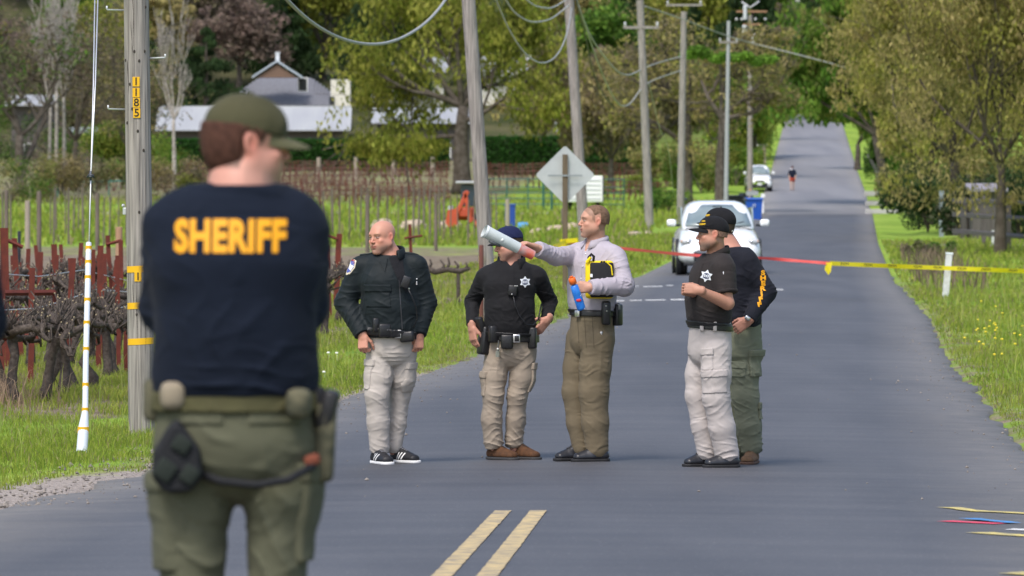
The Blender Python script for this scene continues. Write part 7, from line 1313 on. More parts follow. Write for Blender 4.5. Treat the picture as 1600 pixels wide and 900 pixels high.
# ---------------- 3: man in the lilac shirt pointing with a rolled chart
def person_pointing():
    s = Person('man in lilac dress shirt and olive pleated trousers pointing with his outstretched arm', 39.5, 925, 723); J = s.J
    hc = J(928.5, 346, -.03); B = frame(74, 2, -2); k = .985; neck = J(932, 378, 0); tor = [J(931, 398), J(927, 445), J(925, 520)]
    aR = (J(899, 398, .10), J(869, 401, -.12), J(839, 389, -.29)); aL = (J(963, 403, -.10), J(974, 446, -.20), J(922, 449, -.34))
    lR = (J(908, 530, .07), J(899, 612, .05), J(910, 705, .03)); lL = (J(935, 530, -.06), J(928, 612, -.08), J(933, 708, -.07))
    hands = [(J(837, 386, -.31), (-.80, -.52, .30), (.15, .25, 1), (-.55, .8, 0), dict(curl=(.50, .52, .55, .6), thumb=(.35, .9), k=1.06)), (J(921, 449, -.34), (-.95, -.15, -.05), (-.1, -1, .15), (0, .1, 1), dict(curl=(.68, .7, .72, .75), thumb=(.3, .8), k=1.05))]
    s.body(hc, B, k, neck, tor, (aR, aL), (lR, lL), hands, facecol(hc, B, k, (.50, .27, .19), .22, (.21, .125, .085, .7), (.14, .08, .05)), nr=(.055, .060))
    s.hair(hc, B, k, (.19, .115, .075), hairline=.068, thick=.0012, front=.075, sides=.034)
    m = fabric('lilac_check', (.405, .37, .42), (.32, .29, .34), .8, sc=260, spec=.2); a = R(42); w = (math.cos(a), -math.sin(a), 0)
    st = [(J(926, 486, 0), .165, .125), (J(925, 470, 0), .178, .135), (J(925, 448, 0), .18, .14), (J(928, 418, 0), .195, .132), (J(931, 396, 0), .17, .095), (J(932, 380, 0), .085, .075)]
    fo = armfolds(*aR, 1.3) + armfolds(*aL, 1.8) + [(J(905, 440, -.08), (.09, .12, .18), .008, (1, 0, .3), .05), (J(940, 475, -.1), (.15, .12, .08), .011, (.5, 0, 1), .035), (J(905, 400, .02), .12, .009, (1, 0, .6), .04), (J(955, 405, -.1), .1, .008, (.8, 0, -.7), .04)]
    sh, Fs = s.shirt(st, w, (aR, aL), m, fo, 3, 'shirt', ra=((.070, .062, .050), (.074, .072, .046)), neck=((-.75, -.66, 0), .062, .05)); bs = bvh(sh); look = nrm(arr(.35, 1, 0))
    collar(s, m, J(932, 382, 0), (.070, .070), .036, w, .8, 'collar', sh, front=(-.75, -.66, 0), open_=.30, fall=.045)
    stamp(sh, bs, 'placket', [[(-.016, .24), (.016, .24), (.016, -.2), (-.016, -.2)]], J(907, 435, -.1), nrm(arr(.75, -.66, 0)), (-.06, 0, 1), look, m, off=.0035, sub=6)
    for i in range(4): mb = MB(); q = J(914.5 - i * 2.4, 397 + i * 19, -.1); h = bs.ray_cast(Vector(q) - Vector(look) * .3, Vector(look)); mb.sph(h[0] - Vector(look) * .004, (.0055, .004, .0055), 8, 5); mb.build('button', M('pearl_button', (.75, .75, .78), .3), sh, smooth=True)
    cf = nrm(aL[2] - aL[1]); shell(Fs, 'cuff', (aL[2] - .12, aL[2] + .12), .006, m, sh, f=lambda X, Y, Z: np.abs((X - aL[2][0]) * cf[0] + (Y - aL[2][1]) * cf[1] + (Z - aL[2][2]) * cf[2] + .036) - .036); cr = nrm(aR[2] - aR[1]); shell(Fs, 'cuff', (aR[2] - .12, aR[2] + .12), .006, m, sh, f=lambda X, Y, Z: np.abs((X - aR[2][0]) * cr[0] + (Y - aR[2][1]) * cr[1] + (Z - aR[2][2]) * cr[2] + .034) - .034)
    wt = (math.cos(R(50)), -math.sin(R(50)), 0); ol = fabric('olive_wool', (.155, .125, .082), (.12, .097, .062), .8, sc=400, spec=.15)
    legs = [[(lR[0], .10, .125), (J(903, 575, .06), .098, .115), (lR[1], .094, .10), (J(904, 660, .04), .085, .09), (J(910, 699, .03), .074, .078)], [(lL[0], .115, .13), (J(930, 575, -.07), .11, .12), (lL[1], .10, .115), (J(930, 660, -.08), .092, .103), (J(933, 702, -.08), .080, .09)]]
    fold = [(J(930, 575, -.1), (.1, .14, .3), .006, (1, .3, .06), .06), (J(903, 600, 0), (.08, .14, .3), .006, (1, .3, .06), .06), (J(910, 702, .0), (.12, .12, .09), .013, (.2, 0, 1), .035), (J(933, 702, -.08), (.12, .12, .09), .015, (.25, 0, 1), .038), (J(933, 655, -.1), (.1, .1, .1), .008, (.8, 0, 1), .06)]
    tr, Ft = s.trousers((J(926, 482, 0), .165, .128), (J(925, 530, .01), .17, .155), wt, legs, ol, fold, 13); bt = bvh(tr)
    for px in (903, 914, 926): stamp(tr, bt, 'pleat', [[(-.002, .09), (.002, .09), (.004, -.14), (-.0, -.14)]], J(px, 512, -.1), (1, 0, 0), (-.05, 0, 1), arr(0, 1, 0), M('painted_pleat_shadow', (.085, .068, .045), .9), off=.002, sub=4)  # thin darker strips: the shade inside the pleats, painted as colour
    b = s.band(Fs, 'belt', J(926, 488)[2], .02, .010, BLACK(), (-.03, 0), J(926, 488), sh); s.band(Ft, 'belt', J(926, 489.5)[2], .019, .012, BLACK(), (-.03, 0), J(926, 488)); gear(s.root, 'buckle', J(902, 490, -.115), (.042, .012, .046), STEEL(), rz=-.75, bev=.004)
    h = gear(s.root, 'holster', J(947, 489, -.17), (.06, .06, .165), BLACK(), rz=.2, bev=.014); mb = MB(); [mb.sph(J(px, py, -.205), .007, 8, 5) for px, py in ((947, 478), (948, 486))]; mb.build('snap', STEEL(), h); gear(s.root, 'magazine_pouch', J(964, 492, -.06), (.07, .06, .15), BLACK(), rz=.9, bev=.012); gear(s.root, 'folding_tool', J(966, 479, -.08), (.03, .03, .05), M('tool_steel', (.25, .25, .25), .4, .5, .6), bev=.008)
    mb = MB(); mb.sph(J(939.5, 520, -.155), .012, 8, 6); mb.tube([J(940, 521, -.16), J(937, 529, -.15)], .006, 5); mb.build('badge_clip', STEEL(), s.root, smooth=True)
    bsx = M('black_shoe_leather', (.016, .017, .022), .35, .5, bump=(60, .3, .002)); so = M('black_rubber', (.02, .02, .022), .7)
    shoe(s.root, 'shoe', J(911, 721, .06), J(869, 723, -.02), bsx, so, 1.05, laces=M('dark_lace', (.03, .025, .02), .8)); shoe(s.root, 'shoe', J(949, 727, -.08), J(896, 728, -.14), bsx, so, 1.08, laces=M('dark_lace', (.03, .025, .02), .8))
    # what he holds: things of their own
    t0, t1 = J(757, 361, -.50), J(833, 399, -.40); d = nrm(t1 - t0); th = thing('rolled_chart', 'long tapering roll of pale paper with red printed end held across the capped officer\'s face', 'paper roll', tuple((t0 + t1) / 2)); L_ = np.linalg.norm(t1 - t0)
    pp = M('glossy_paper', (.54, .58, .58), .35, .4, noise=((6, 6, 6), (.40, .46, .47), .7)); mb = MB(); tt = np.linspace(0, .70, 9); mb.tube([t0 + (t1 - t0) * t for t in tt], [.0445 - .0085 * t for t in tt], 20, cap=False); mb.tube([t0 + (t1 - t0) * t for t in tt], [.040 - .0085 * t for t in tt], 20, cap=False); mb.build('sheet', pp, th, smooth=True)
    mb = MB(); tt = np.linspace(.70, 1, 5); mb.tube([t0 + (t1 - t0) * t for t in tt], [.0386 - .005 * (t - .7) / .3 for t in tt], 20, cap=False); mb.tube([t1 - d * .002, t1], [.034, .034], 20); mb.build('printed_end', M('red_print', (.62, .12, .07), .35, .4, noise=((9, 3, 14), (.38, .42, .44), .75)), th, smooth=True)
    mb = MB(); a1 = t0 + (t1 - t0) * .04; mb.tube([t0 - d * .002, a1], [.0475, .0465], 20, cap=False); mb.tube([t0 + d * .03, t0 + d * .032], [.042, .042], 20); mb.build('rim', M('white_paper_edge', (.78, .82, .84), .4), th, smooth=True); mb = MB(); c = t0 + (t1 - t0) * .36 + arr(0, -.040, .0); mb.sph(c, (.014, .006, .012), 10, 6); mb.build('sticker', M('sticker_silver', (.66, .68, .66), .4), th, smooth=True)
    mb = MB(); q0 = t0 + (t1 - t0) * .14; q1 = t0 + (t1 - t0) * .36; off = arr(-.012, -.012, -.040); mb.tube([q0 + off, q1 + off * .95], [.016, .012], 10); mb.build('inner_layer', M('grey_print', (.12, .13, .14), .4), th, smooth=True)
    # bottle
    b0, b1 = J(893, 434, -.405), J(909, 484, -.36); d = nrm(b1 - b0); th = thing('drink_bottle', 'blue labelled drink bottle with orange cap held against the lilac shirt', 'bottle', tuple((b0 + b1) / 2)); Q = lambda t: b0 + (b1 - b0) * t
    mb = MB(); mb.tube([Q(.22), Q(.25), Q(.5), Q(.55), Q(.6), Q(.93), Q(.99), Q(1)], [.014, .027, .030, .0285, .030, .030, .028, .012], 16); mb.build('bottle_body', M('blue_label', (.02, .16, .62), .3, .5, noise=(28, (.03, .28, .75), .6)), th, smooth=True)
    mb = MB(); mb.tube([Q(0), Q(.01), Q(.17), Q(.2)], [.018, .024, .026, .016], 16); mb.tube([Q(-.05), Q(0)], [.012, .012], 10); mb.build('cap', M('orange_cap', (.72, .14, .02), .4), th, smooth=True)
    mb = MB(); c = Q(.70) + arr(.0, -.0285, .0); mb.sph(c, (.019, .006, .012), 10, 6); mb.build('red_emblem', M('red_emblem', (.6, .03, .04), .4), th, smooth=True); mb = MB(); [mb.tube([Q(t) + arr(-.024, -.016, 0), Q(t + .06) + arr(.024, -.016, 0)], .004, 5) for t in (.5, .9)]; mb.build('label_stripe', M('white_print', (.75, .78, .8), .4), th)
    # yellow and black padded case under his arm
    th = thing('padded_case', 'black padded case with bright yellow piping clamped under the man\'s left arm', 'case', tuple(J(938, 437, -.2))); yl = M('yellow_webbing', (.80, .60, .01), .6); bk = M('black_nylon', (.014, .014, .016), .75, bump=(200, .5, .002)); Yc = -.235
    cc = J(938, 437, Yc); mb = MB(); mb.box(cc + arr(-.006, .018, 0), (.195, .06, .262), bev=.022); autosmooth(mb.build('piped_shell', yl, th), 60); mb = MB(); mb.box(cc + arr(.010, -.016, -.002), (.162, .028, .242), bev=.013); autosmooth(mb.build('front_panel', bk, th), 60); mb = MB(); mb.tube([J(919, 412, Yc), J(920, 402, Yc - .01), J(924, 397, Yc - .01), J(928, 401, Yc), J(927, 409, Yc)], [.008, .010, .010, .010, .008], 8); mb.build('carry_loop', bk, th, smooth=True); mb = MB(); mb.tube([J(917, 410, Yc - .01), J(923, 402, Yc - .02)], [.014, .010], 8); mb.build('loop_lining', yl, th); mb = MB(); mb.box(J(924, 430.5, Yc - .03), (.017, .004, .022)); mb.build('size_tag', M('white_print', (.75, .78, .8), .4), th); mb = MB(); mb.tube([J(946, 408, Yc - .03), J(955, 416, Yc - .03), J(957, 430, Yc - .03)], .005, 6); mb.build('zip', yl, th)
    mb = MB(); [mb.box(J(px, 409.5, Yc - .015), (.016, .02, .016), bev=.004) for px in (940, 944)]; mb.build('zip_pull', bk, th)
# ---------------- 4: officer in black polo facing left, hands together
def person_polo():
    s = Person('officer in black cap and short sleeved dark polo facing left, hands joined', 38.45, 1113, 734); J = s.J
    hc = J(1113, 366, -.05); B = frame(82, -2, 0); k = .97; neck = J(1120, 399, 0); tor = [J(1119, 418), J(1111, 462), J(1108, 535)]
    aL = (J(1130, 421, -.15), J(1137, 474, -.20), J(1092, 454, -.33)); aR = (J(1106, 418, .14), J(1100, 468, .12), J(1081, 456, -.14))
    lR = (J(1100, 548, .07), J(1090, 618, .05), J(1107, 712, .06)); lL = (J(1119, 548, -.07), J(1119, 622, -.10), J(1136, 716, -.05))
    hands = [(J(1091, 453, -.335), (-.95, .25, .12), (-.2, -.9, .3), (-.1, .25, .95), dict(curl=(.62, .66, .7, .72), thumb=(.35, .6), k=1.0)), (J(1080, 456, -.16), (-.55, -.65, .15), (-.85, .35, .2), (.1, .1, 1), dict(curl=(.75, .8, .85, .9), thumb=(.4, .6), k=1.0))]
    s.body(hc, B, k, neck, tor, (aR, aL), (lR, lL), hands, facecol(hc, B, k, (.42, .21, .145), .5, (.30, .18, .14, .7)), fore=(.046, .030), nr=(.054, .062))
    s.hair(hc, B, k, (.30, .18, .13), thick=.001, top=.052, back=-.03)
    cb = fabric('black_cap_twill', (.011, .011, .013), (.017, .017, .02), .85); c, W = cap_hat(None, hc, frame(82, 3, 0), k, cb, cb, s.root, brim_len=.078, z0=.034); bv = bvh(c); yel = M('gold_thread', (.72, .45, .02), .6)
    B2 = frame(82, 3, 0); lk = nrm(-B2[:, 1] - .9 * B2[:, 0]); u_ = nrm(np.cross(lk, [0, 0, 1.])); 
    text_stamp(c, bv, 'SHERIFF', .017, W(.045, .085, .066), u_, (0, 0, 1), lk, yel, .03, off=.003); text_stamp(c, bv, 'NAPA', .013, W(.045, .08, .088), u_, (0, 0, 1), lk, yel, .03, off=.003)
    m = fabric('charcoal_polo', (.028, .024, .024), (.040, .035, .035), .85); a = R(62); w = (math.cos(a), -math.sin(a), 0)
    st = [(J(1109, 506, 0), .155, .125), (J(1108, 492, 0), .17, .138), (J(1107, 468, 0), .175, .145), (J(1114, 432, 0), .19, .135), (J(1118, 412, 0), .17, .098), (J(1119, 399, 0), .082, .08)]
    fo = [(J(1105, 490, -.1), (.13, .14, .07), .007, (.3, 0, 1), .035), (J(1128, 450, -.15), (.08, .12, .12), .008, (1, 0, .3), .04), (J(1100, 455, -.1), (.1, .12, .1), .006, (.8, 0, .7), .05), (J(1135, 440, -.18), .08, .007, (.3, 0, 1), .03)]
    sh, Fs = s.shirt(st, w, (aR, aL), m, fo, 4, 'shirt', ra=((.08, .072, .05), (.082, .074, .05)), short=(.72, .72), neck=((-.97, -.25, 0), .066, .06)); bs = bvh(sh)
    collar(s, m, J(1119, 401, 0), (.076, .074), .034, w, .8, 'collar', sh, front=(-.97, -.25, 0), open_=.55, fall=.05, tilt=.8)
    stamp(sh, bs, 'placket', [[(-.014, .06), (.014, .06), (.014, -.1), (-.014, -.1)]], J(1093, 425, -.1), nrm(arr(.6, -.8, 0)), (.15, 0, 1), nrm(arr(.6, .8, 0)), m, off=.004, sub=4)
    badge(sh, bs, J(1103.5, 431, -.15), nrm(arr(1, 0, -.25)), nrm(arr(.25, 0, 1)), .043)
    gear(sh, 'pen', J(1130.5, 430, -.235), (.006, .006, .05), M('patch_white', (.7, .7, .72), .7), ry=-.05, bev=.002); mb = MB(); mb.sph(J(1133, 454, -.245), .008, 8, 5); mb.build('sleeve_button', STEEL(), sh)
    e = aL[0] + (aL[1] - aL[0]) * .72; nn = nrm(aL[1] - aL[0]); shell(Fs, 'sleeve_hem', (e - .14, e + .14), .005, m, sh, f=lambda X, Y, Z: np.abs((X - e[0]) * nn[0] + (Y - e[1]) * nn[1] + (Z - e[2]) * nn[2] + .012) - .011 + 10. * (((X - e[0]) ** 2 + (Y - e[1]) ** 2 + (Z - e[2]) ** 2) > .11 ** 2))
    kh = fabric('bone_white_cotton', (.45, .41, .395), (.38, .345, .33), .88); wt = (math.cos(R(55)), -math.sin(R(55)), 0)
    legs = [[(lR[0], .095, .115), (J(1092, 585, .06), .09, .10), (lR[1], .083, .09), (J(1098, 665, .05), .078, .083), (J(1106, 706, .06), .076, .082)], [(lL[0], .105, .12), (J(1119, 585, -.09), .10, .11), (lL[1], .092, .10), (J(1128, 668, -.08), .090, .095), (J(1136, 710, -.05), .085, .092)]]
    tr, Ft = s.trousers((J(1110, 500, 0), .155, .128), (J(1109, 545, .01), .16, .145), wt, legs, kh, legfolds(*lR, 1, 1.0, 1) + legfolds(*lL, 1, 1.25, -1), 14); Bp = np.stack([nrm(arr(1, .1, 0)), nrm(arr(-.1, 1, 0)), nrm(arr(-.05, 0, 1))], 1)
    pocket(Ft, J(1118, 597, -.19), Bp, (.082, .09, .075), .007, kh, tr); pocket(Ft, J(1106, 562, -.18), Bp, (.034, .09, .072), .006, kh, tr, 'thigh_pocket')
    s.band(Fs, 'belt', J(1109, 508)[2], .022, .011, BLACK(), (-.08, 0), J(1109, 508), sh); b = s.band(Ft, 'belt', J(1109, 509.5)[2], .022, .013, BLACK(), (-.10, 0), J(1109, 508)); 
    for px in (1096, 1116): shell(Ft, 'belt_loop', (J(px, 508) - .2, J(px, 508) + .2), .020, kh, tr, (J(px, 510, -.12), Bp, (.012, .1, .032)))
    bsx = M('black_shoe_leather', (.016, .017, .022), .35, .5, bump=(60, .3, .002)); so = M('black_rubber', (.02, .02, .022), .7); lc = M('dark_lace', (.03, .025, .02), .8)
    shoe(s.root, 'shoe', J(1112, 729, .10), J(1071, 731, .02), bsx, so, 1.05, laces=lc); shoe(s.root, 'shoe', J(1152, 735, -.06), J(1102, 737, -.12), bsx, so, 1.08, laces=lc)
# ---------------- 5: officer behind, black long sleeves with SHERIFF down the sleeve
def person_sleeve():
    s = Person('half hidden officer with yellow letters down his black sleeve and green cargo trousers', 39.2, 1162, 727); J = s.J
    hc = J(1124, 353, .02); B = frame(96, 0, 0); k = .97; neck = J(1138, 385, .02); tor = [J(1143, 405), J(1150, 455), J(1154, 535)]
    aL = (J(1168, 410, -.12), J(1197, 457, -.12), J(1170, 500, -.26)); aR = (J(1130, 408, .14), J(1124, 458, .18), J(1146, 505, -.02))
    lL = (J(1162, 545, -.03), J(1165, 620, -.06), J(1175, 700, -.01)); lR = (J(1148, 545, .1), J(1148, 618, .1), J(1152, 702, .14))
    hands = [(J(1169, 501, -.265), (-.75, .15, -.55), (-.1, -1, .1), (-.5, 0, .85), dict(curl=(.45, .5, .55, .6), thumb=(.5, .5), k=1.02)), (J(1147, 506, -.04), (.5, -.35, -.8), (-.5, -.6, .2), (.5, 0, .8), dict(curl=(.6, .6, .6, .6), thumb=(.5, .5), k=1.0))]
    s.body(hc, B, k, neck, tor, (aR, aL), (lR, lL), hands, facecol(hc, B, k, (.46, .22, .16), .2, (.10, .07, .05, .9)), nr=(.060, .068)); s.hair(hc, B, k, (.07, .05, .035), thick=.003, top=.052)
    cb = fabric('black_cap_twill', (.011, .011, .013), (.017, .017, .02), .85); c, W = cap_hat(None, hc, B, k, cb, cb, s.root, brim_len=.07, z0=.028, size=1.03); bv = bvh(c); lk = nrm(-B[:, 1] - .9 * B[:, 0]); text_stamp(c, bv, 'SHERIFF', .018, W(.04, .085, .075), nrm(np.cross(lk, [0, 0, 1.])), (0, 0, 1), lk, M('gold_thread', (.72, .45, .02), .6), .03, off=.003)
    mb = MB(); mb.sph(J(1144, 361, -.02), .008, 8, 5); mb.build('cap_buckle', STEEL(), c)
    m = fabric('black_jersey', (.012, .013, .020), (.02, .021, .028), .85); a = R(68); w = (math.cos(a), -math.sin(a), 0)
    st = [(J(1155, 510, 0), .165, .135), (J(1154, 494, 0), .178, .145), (J(1152, 465, 0), .18, .15), (J(1150, 428, 0), .20, .145), (J(1148, 404, 0), .18, .11), (J(1141, 389, .01), .09, .09)]
    fo = armfolds(*aL, 1.2) + armfolds(*aR, 1.) + [(J(1160, 490, -.12), (.14, .12, .1), .009, (.4, 0, 1), .045), (J(1168, 430, -.15), (.1, .1, .12), .006, (1, 0, .5), .06)]
    sh, Fs = s.shirt(st, w, (aR, aL), m, fo, 5, 'shirt', ra=((.072, .064, .045), (.078, .070, .048)), neck=((-.97, -.25, 0), .072, .01)); bs = bvh(sh); yel = M('yellow_print', (.76, .335, .008), .6)
    for i, ch in enumerate('SHERIFF'): t = i / 6; text_stamp(sh, bs, ch, .042, J(1192.5 - 5.5 * max(0, (t - .35)) ** 1.3 * 2, 426.5 + 49 * t, -.2), nrm(arr(1, 0, .02 + .25 * max(0, t - .4))), nrm(arr(-.02 - .25 * max(0, t - .4), 0, 1)), arr(0, 1, 0), yel, .06, 'sleeve_letter', .003, sx=1.35)
    mb = MB(); mb.tube([J(1140, 391, .01) + arr(math.cos(t) * .078, math.sin(t) * .074, -.0 + .018 * math.cos(t)) for t in np.linspace(0, 2 * math.pi, 25)], .008, 6); mb.build('collar', m, sh, smooth=True)
    gr = fabric('olive_drab', (.165, .175, .125), (.13, .14, .098), .88); wt = (math.cos(R(50)), -math.sin(R(50)), 0)
    legs = [[(lR[0], .09, .11), (lR[1], .08, .09), (J(1152, 700, .13), .074, .08)], [(lL[0], .105, .115), (J(1163, 585, -.05), .10, .108), (lL[1], .092, .10), (J(1170, 665, -.04), .088, .094), (J(1174, 697, -.02), .080, .085)]]
    tr, Ft = s.trousers((J(1155, 506, 0), .165, .135), (J(1156, 545, .0), .165, .15), wt, legs, gr, legfolds(*lL, 1, 1.5, 1) + legfolds(*lR, 1, 1, -1), 15); Bp = np.stack([nrm(arr(1, .3, 0)), nrm(arr(-.3, 1, 0)), nrm(arr(.05, 0, 1))], 1)
    pocket(Ft, J(1180, 568, -.08), np.stack([nrm(arr(.75, .65, 0)), nrm(arr(-.65, .75, 0)), arr(0, 0, 1)], 1), (.075, .11, .09), .016, gr, tr); pocket(Ft, J(1153, 578, -.16), Bp, (.05, .09, .05), .009, gr, tr); pocket(Ft, J(1186, 642, -.02), np.stack([nrm(arr(.75, .65, 0)), nrm(arr(-.65, .75, 0)), arr(0, 0, 1)], 1), (.05, .1, .055), .012, gr, tr, 'calf_pocket')
    gear(s.root, 'belt_pouch', J(1178, 505, -.02), (.085, .10, .095), BLACK(), rz=.5, bev=.02); gear(s.root, 'wrist_watch', J(1168, 497, -.30), (.04, .03, .03), STEEL(), ry=.6, bev=.008)
    br = M('tan_boot_suede', (.17, .10, .055), .8, noise=(30, (.10, .06, .035), .7)); so = M('brown_sole', (.11, .06, .04), .7); lc = M('dark_lace', (.03, .025, .02), .8)
    shoe(s.root, 'boot', J(1178, 720, .06), J(1166, 729, -.20), br, so, 1.12, laces=lc, boot=.03); shoe(s.root, 'boot', J(1154, 717, .2), J(1136, 722, -.02), br, so, 1.05, laces=lc, boot=.03)
# ---------------- 6: foreground officer seen from behind
def person_front():
    s = Person('large foreground officer seen from behind in olive cap and yellow lettered navy shirt', 14.2, 372, 1257); J = s.J
    hc = J(384, 226, .02); B = frame(-106, -4, 0); k = 1.0; neck = J(376, 296, 0); tor = [J(372, 345, .02), J(368, 480, .02), J(368, 640, .02)]
    aL = (J(269, 356, .02), J(260, 480, .10), J(345, 452, .30)); aR = (J(467, 354, .02), J(471, 478, .10), J(395, 445, .31))
    lL = (J(305, 700, .02), J(303, 960, -.02), J(300, 1215, .02)); lR = (J(436, 700, .02), J(432, 960, -.02), J(436, 1215, .02))
    hands = [(J(346, 452, .31), (1, .1, .1), (0, 1, .2), (0, 0, 1), dict(curl=(.5, .5, .5, .5), thumb=(.5, .4))), (J(394, 445, .32), (-1, .1, .1), (0, 1, .2), (0, 0, 1), dict(curl=(.5, .5, .5, .5), thumb=(.5, .4)))]
    s.body(hc, B, k, neck, tor, (aL, aR), (lL, lR), hands, facecol(hc, B, k, (.52, .26, .20), .3, (.10, .05, .035, .9), ruddy=1.1), nr=(.060, .075), jaw=1.05); s.hair(hc, B, k, (.085, .038, .026), thick=.008, top=.052, back=-.085, hairline=.04)
    oc = fabric('olive_cap_cotton', (.058, .056, .030), (.08, .076, .042), .9); ob = fabric('khaki_brim', (.12, .115, .065), (.09, .085, .05), .9); c, W = cap_hat(None, hc, frame(-107, -12, 0), k, oc, ob, s.root, brim_len=.076, z0=.034, size=.985)
    m = fabric('navy_jersey', (.008, .012, .023), (.011, .016, .028), .88, sc=200); w = (1, .04, 0)
    st = [(J(368, 618, .02), .194, .145), (J(368, 585, .01), .196, .152), (J(368, 510, .0), .186, .15), (J(369, 415, .0), .205, .15), (J(370, 345, .01), .195, .112), (J(374, 296, .0), .088, .082)]
    fo = armfolds(*aL, 1.4) + armfolds(*aR, 1.4) + [(J(368, 600, -.14), (.2, .12, .07), .012, (.15, 0, 1), .045), (J(320, 500, -.13), (.12, .12, .2), .008, (1, 0, .4), .09), (J(430, 500, -.13), (.12, .12, .2), .008, (1, 0, -.4), .09), (J(370, 320, -.1), (.15, .1, .04), .005, (0, 0, 1), .03)]
    sh, Fs = s.shirt(st, w, (aL, aR), m, fo, 6, 'shirt', ra=((.072, .066, .052), (.072, .066, .052)), k=.05, neck=((0, 1, 0), .076, .01)); bs = bvh(sh); yel = M('yellow_print', (.76, .335, .008), .6)
    text_stamp(sh, bs, 'SHERIFF', .108, J(360, 371, -.1), (1, 0, 0), (0, 0, 1), arr(0, 1, 0), yel, .045, 'back_lettering', .003, sx=.70, space=1.06)
    mb = MB(); mb.tube([J(375, 290, .005) + arr(math.cos(t) * .080, math.sin(t) * .072, 0) for t in np.linspace(0, 2 * math.pi, 25)], .009, 7); mb.build('collar', m, sh, smooth=True)
    ol = fabric('olive_ripstop', (.098, .10, .066), (.07, .073, .048), .9, sc=200, amt=.8)
    legs = [[(lL[0], .112, .125), (J(303, 770, .02), .104, .125), (J(300, 860, .01), .084, .11), (lL[1], .08, .10), (J(300, 1100, 0), .08, .09), (J(300, 1205, .02), .078, .09)], [(lR[0], .118, .125), (J(438, 770, .02), .096, .12), (J(434, 860, .01), .074, .10), (lR[1], .078, .095), (J(436, 1100, 0), .078, .09), (J(436, 1205, .02), .078, .09)]]
    tr, Ft = s.trousers((J(368, 612, .02), .195, .145), (J(369, 690, .01), .208, .155), w, legs, ol, legfolds(*lL, 1, 1.3, 1) + legfolds(*lR, 1, 1.3, -1) + [(J(330, 850, -.1), (.14, .12, .2), .010, (.5, 0, 1), .07), (J(430, 840, -.1), (.12, .12, .25), .010, (1, 0, .3), .05), (J(368, 700, -.12), (.22, .1, .1), .008, (.4, 0, 1), .07)], 16)
    s.band(Ft, 'duty_belt', J(368, 626)[2], .026, .014, fabric('olive_webbing', (.075, .072, .035), (.055, .052, .028)), (0, 0), J(368, 620, .01)); w2 = M('belt_olive', (.06, .06, .03), .8)
    camo = M('camouflage', (.13, .12, .075), .9, noise=(22, (.035, .04, .028), .9, 3), bump=(90, .5, .003)); blk = M('matt_black_nylon', (.014, .015, .018), .8, bump=(60, .8, .004))
    for (px, py, w_, h_, dy, mm, nm, rz_) in ((252, 625, .085, .11, .02, camo, 'camouflage_pouch', .4), (270, 618, .06, .07, -.10, M('pale_pouch', (.26, .22, .16), .9), 'pale_pouch', .2), (467, 630, .06, .075, -.12, camo, 'camouflage_pouch', -.1)): gear(s.root, nm, J(px, py, dy), (w_, .07, h_), mm, rz=rz_, bev=.02)
    pk = Vector(J(276, 700, -.12)); mb = MB(); sc = 14.6 / F; pl = [(277, 652), (314, 700), (318, 745), (298, 768), (262, 770), (238, 745), (240, 705), (262, 668)]; mb.prism([((a - 800) * (14.2 - .12) / F, CZ - (b - HOR) * (14.2 - .12) / F) for a, b in pl], s.Y - .18, s.Y - .08, 'y'); o = mb.build('drop_leg_pouch', blk, s.root); bv_ = o.modifiers.new('b', 'BEVEL'); bv_.width = .015; bv_.segments = 3
    for (px, py, w_, h_) in ((284, 695, .045, .04), (258, 735, .05, .05), (296, 742, .04, .045)): gear(o, 'mesh_window', J(px, py, -.185), (w_, .015, h_), M('green_mesh', (.018, .024, .02), .9), ry=.6, bev=.006)
    mb = MB(); mb.tube([J(312, 740, -.12), J(345, 752, -.14), J(400, 758, -.14), J(450, 750, -.15), J(490, 728, -.10)], [.010] * 5, 8); mb.build('leg_strap', blk, s.root, smooth=True)
    h = gear(s.root, 'holster', J(507, 690, .0), (.05, .11, .20), camo, rz=.1, ry=.05, bev=.018); gear(h, 'pistol_grip', J(513, 640, -.0), (.042, .11, .10), M('gun_black', (.02, .02, .022), .45), ry=.25, bev=.012); gear(h, 'orange_tag', J(488, 719, -.09), (.04, .04, .03), M('orange_tag_cloth', (.17, .05, .028), .85), ry=-.3, bev=.01); gear(s.root, 'belt_hanger', J(499, 632, .0), (.03, .06, .09), blk, bev=.01)
    Bp = np.stack([nrm(arr(.2, 1, 0)), nrm(arr(1, -.2, 0)), arr(0, 0, 1)], 1); pocket(Ft, J(487, 800, .0), Bp, (.08, .10, .12), .014, ol, tr); pocket(Ft, J(243, 815, .0), Bp, (.08, .10, .12), .014, ol, tr)
    for px in (308, 430): pocket(Ft, J(px, 652, -.13), np.stack([arr(1, 0, 0), arr(0, 1, 0), arr(0, 0, 1)], 1), (.065, .08, .02), .006, ol, tr, 'back_pocket', flap=False)
    bb = M('black_boot', (.02, .02, .02), .6); shoe(s.root, 'boot', J(300, 1252, -.06), J(292, 1252, .22), bb, bb, 1.15, boot=.06); shoe(s.root, 'boot', J(436, 1252, -.06), J(446, 1252, .22), bb, bb, 1.15, boot=.06)
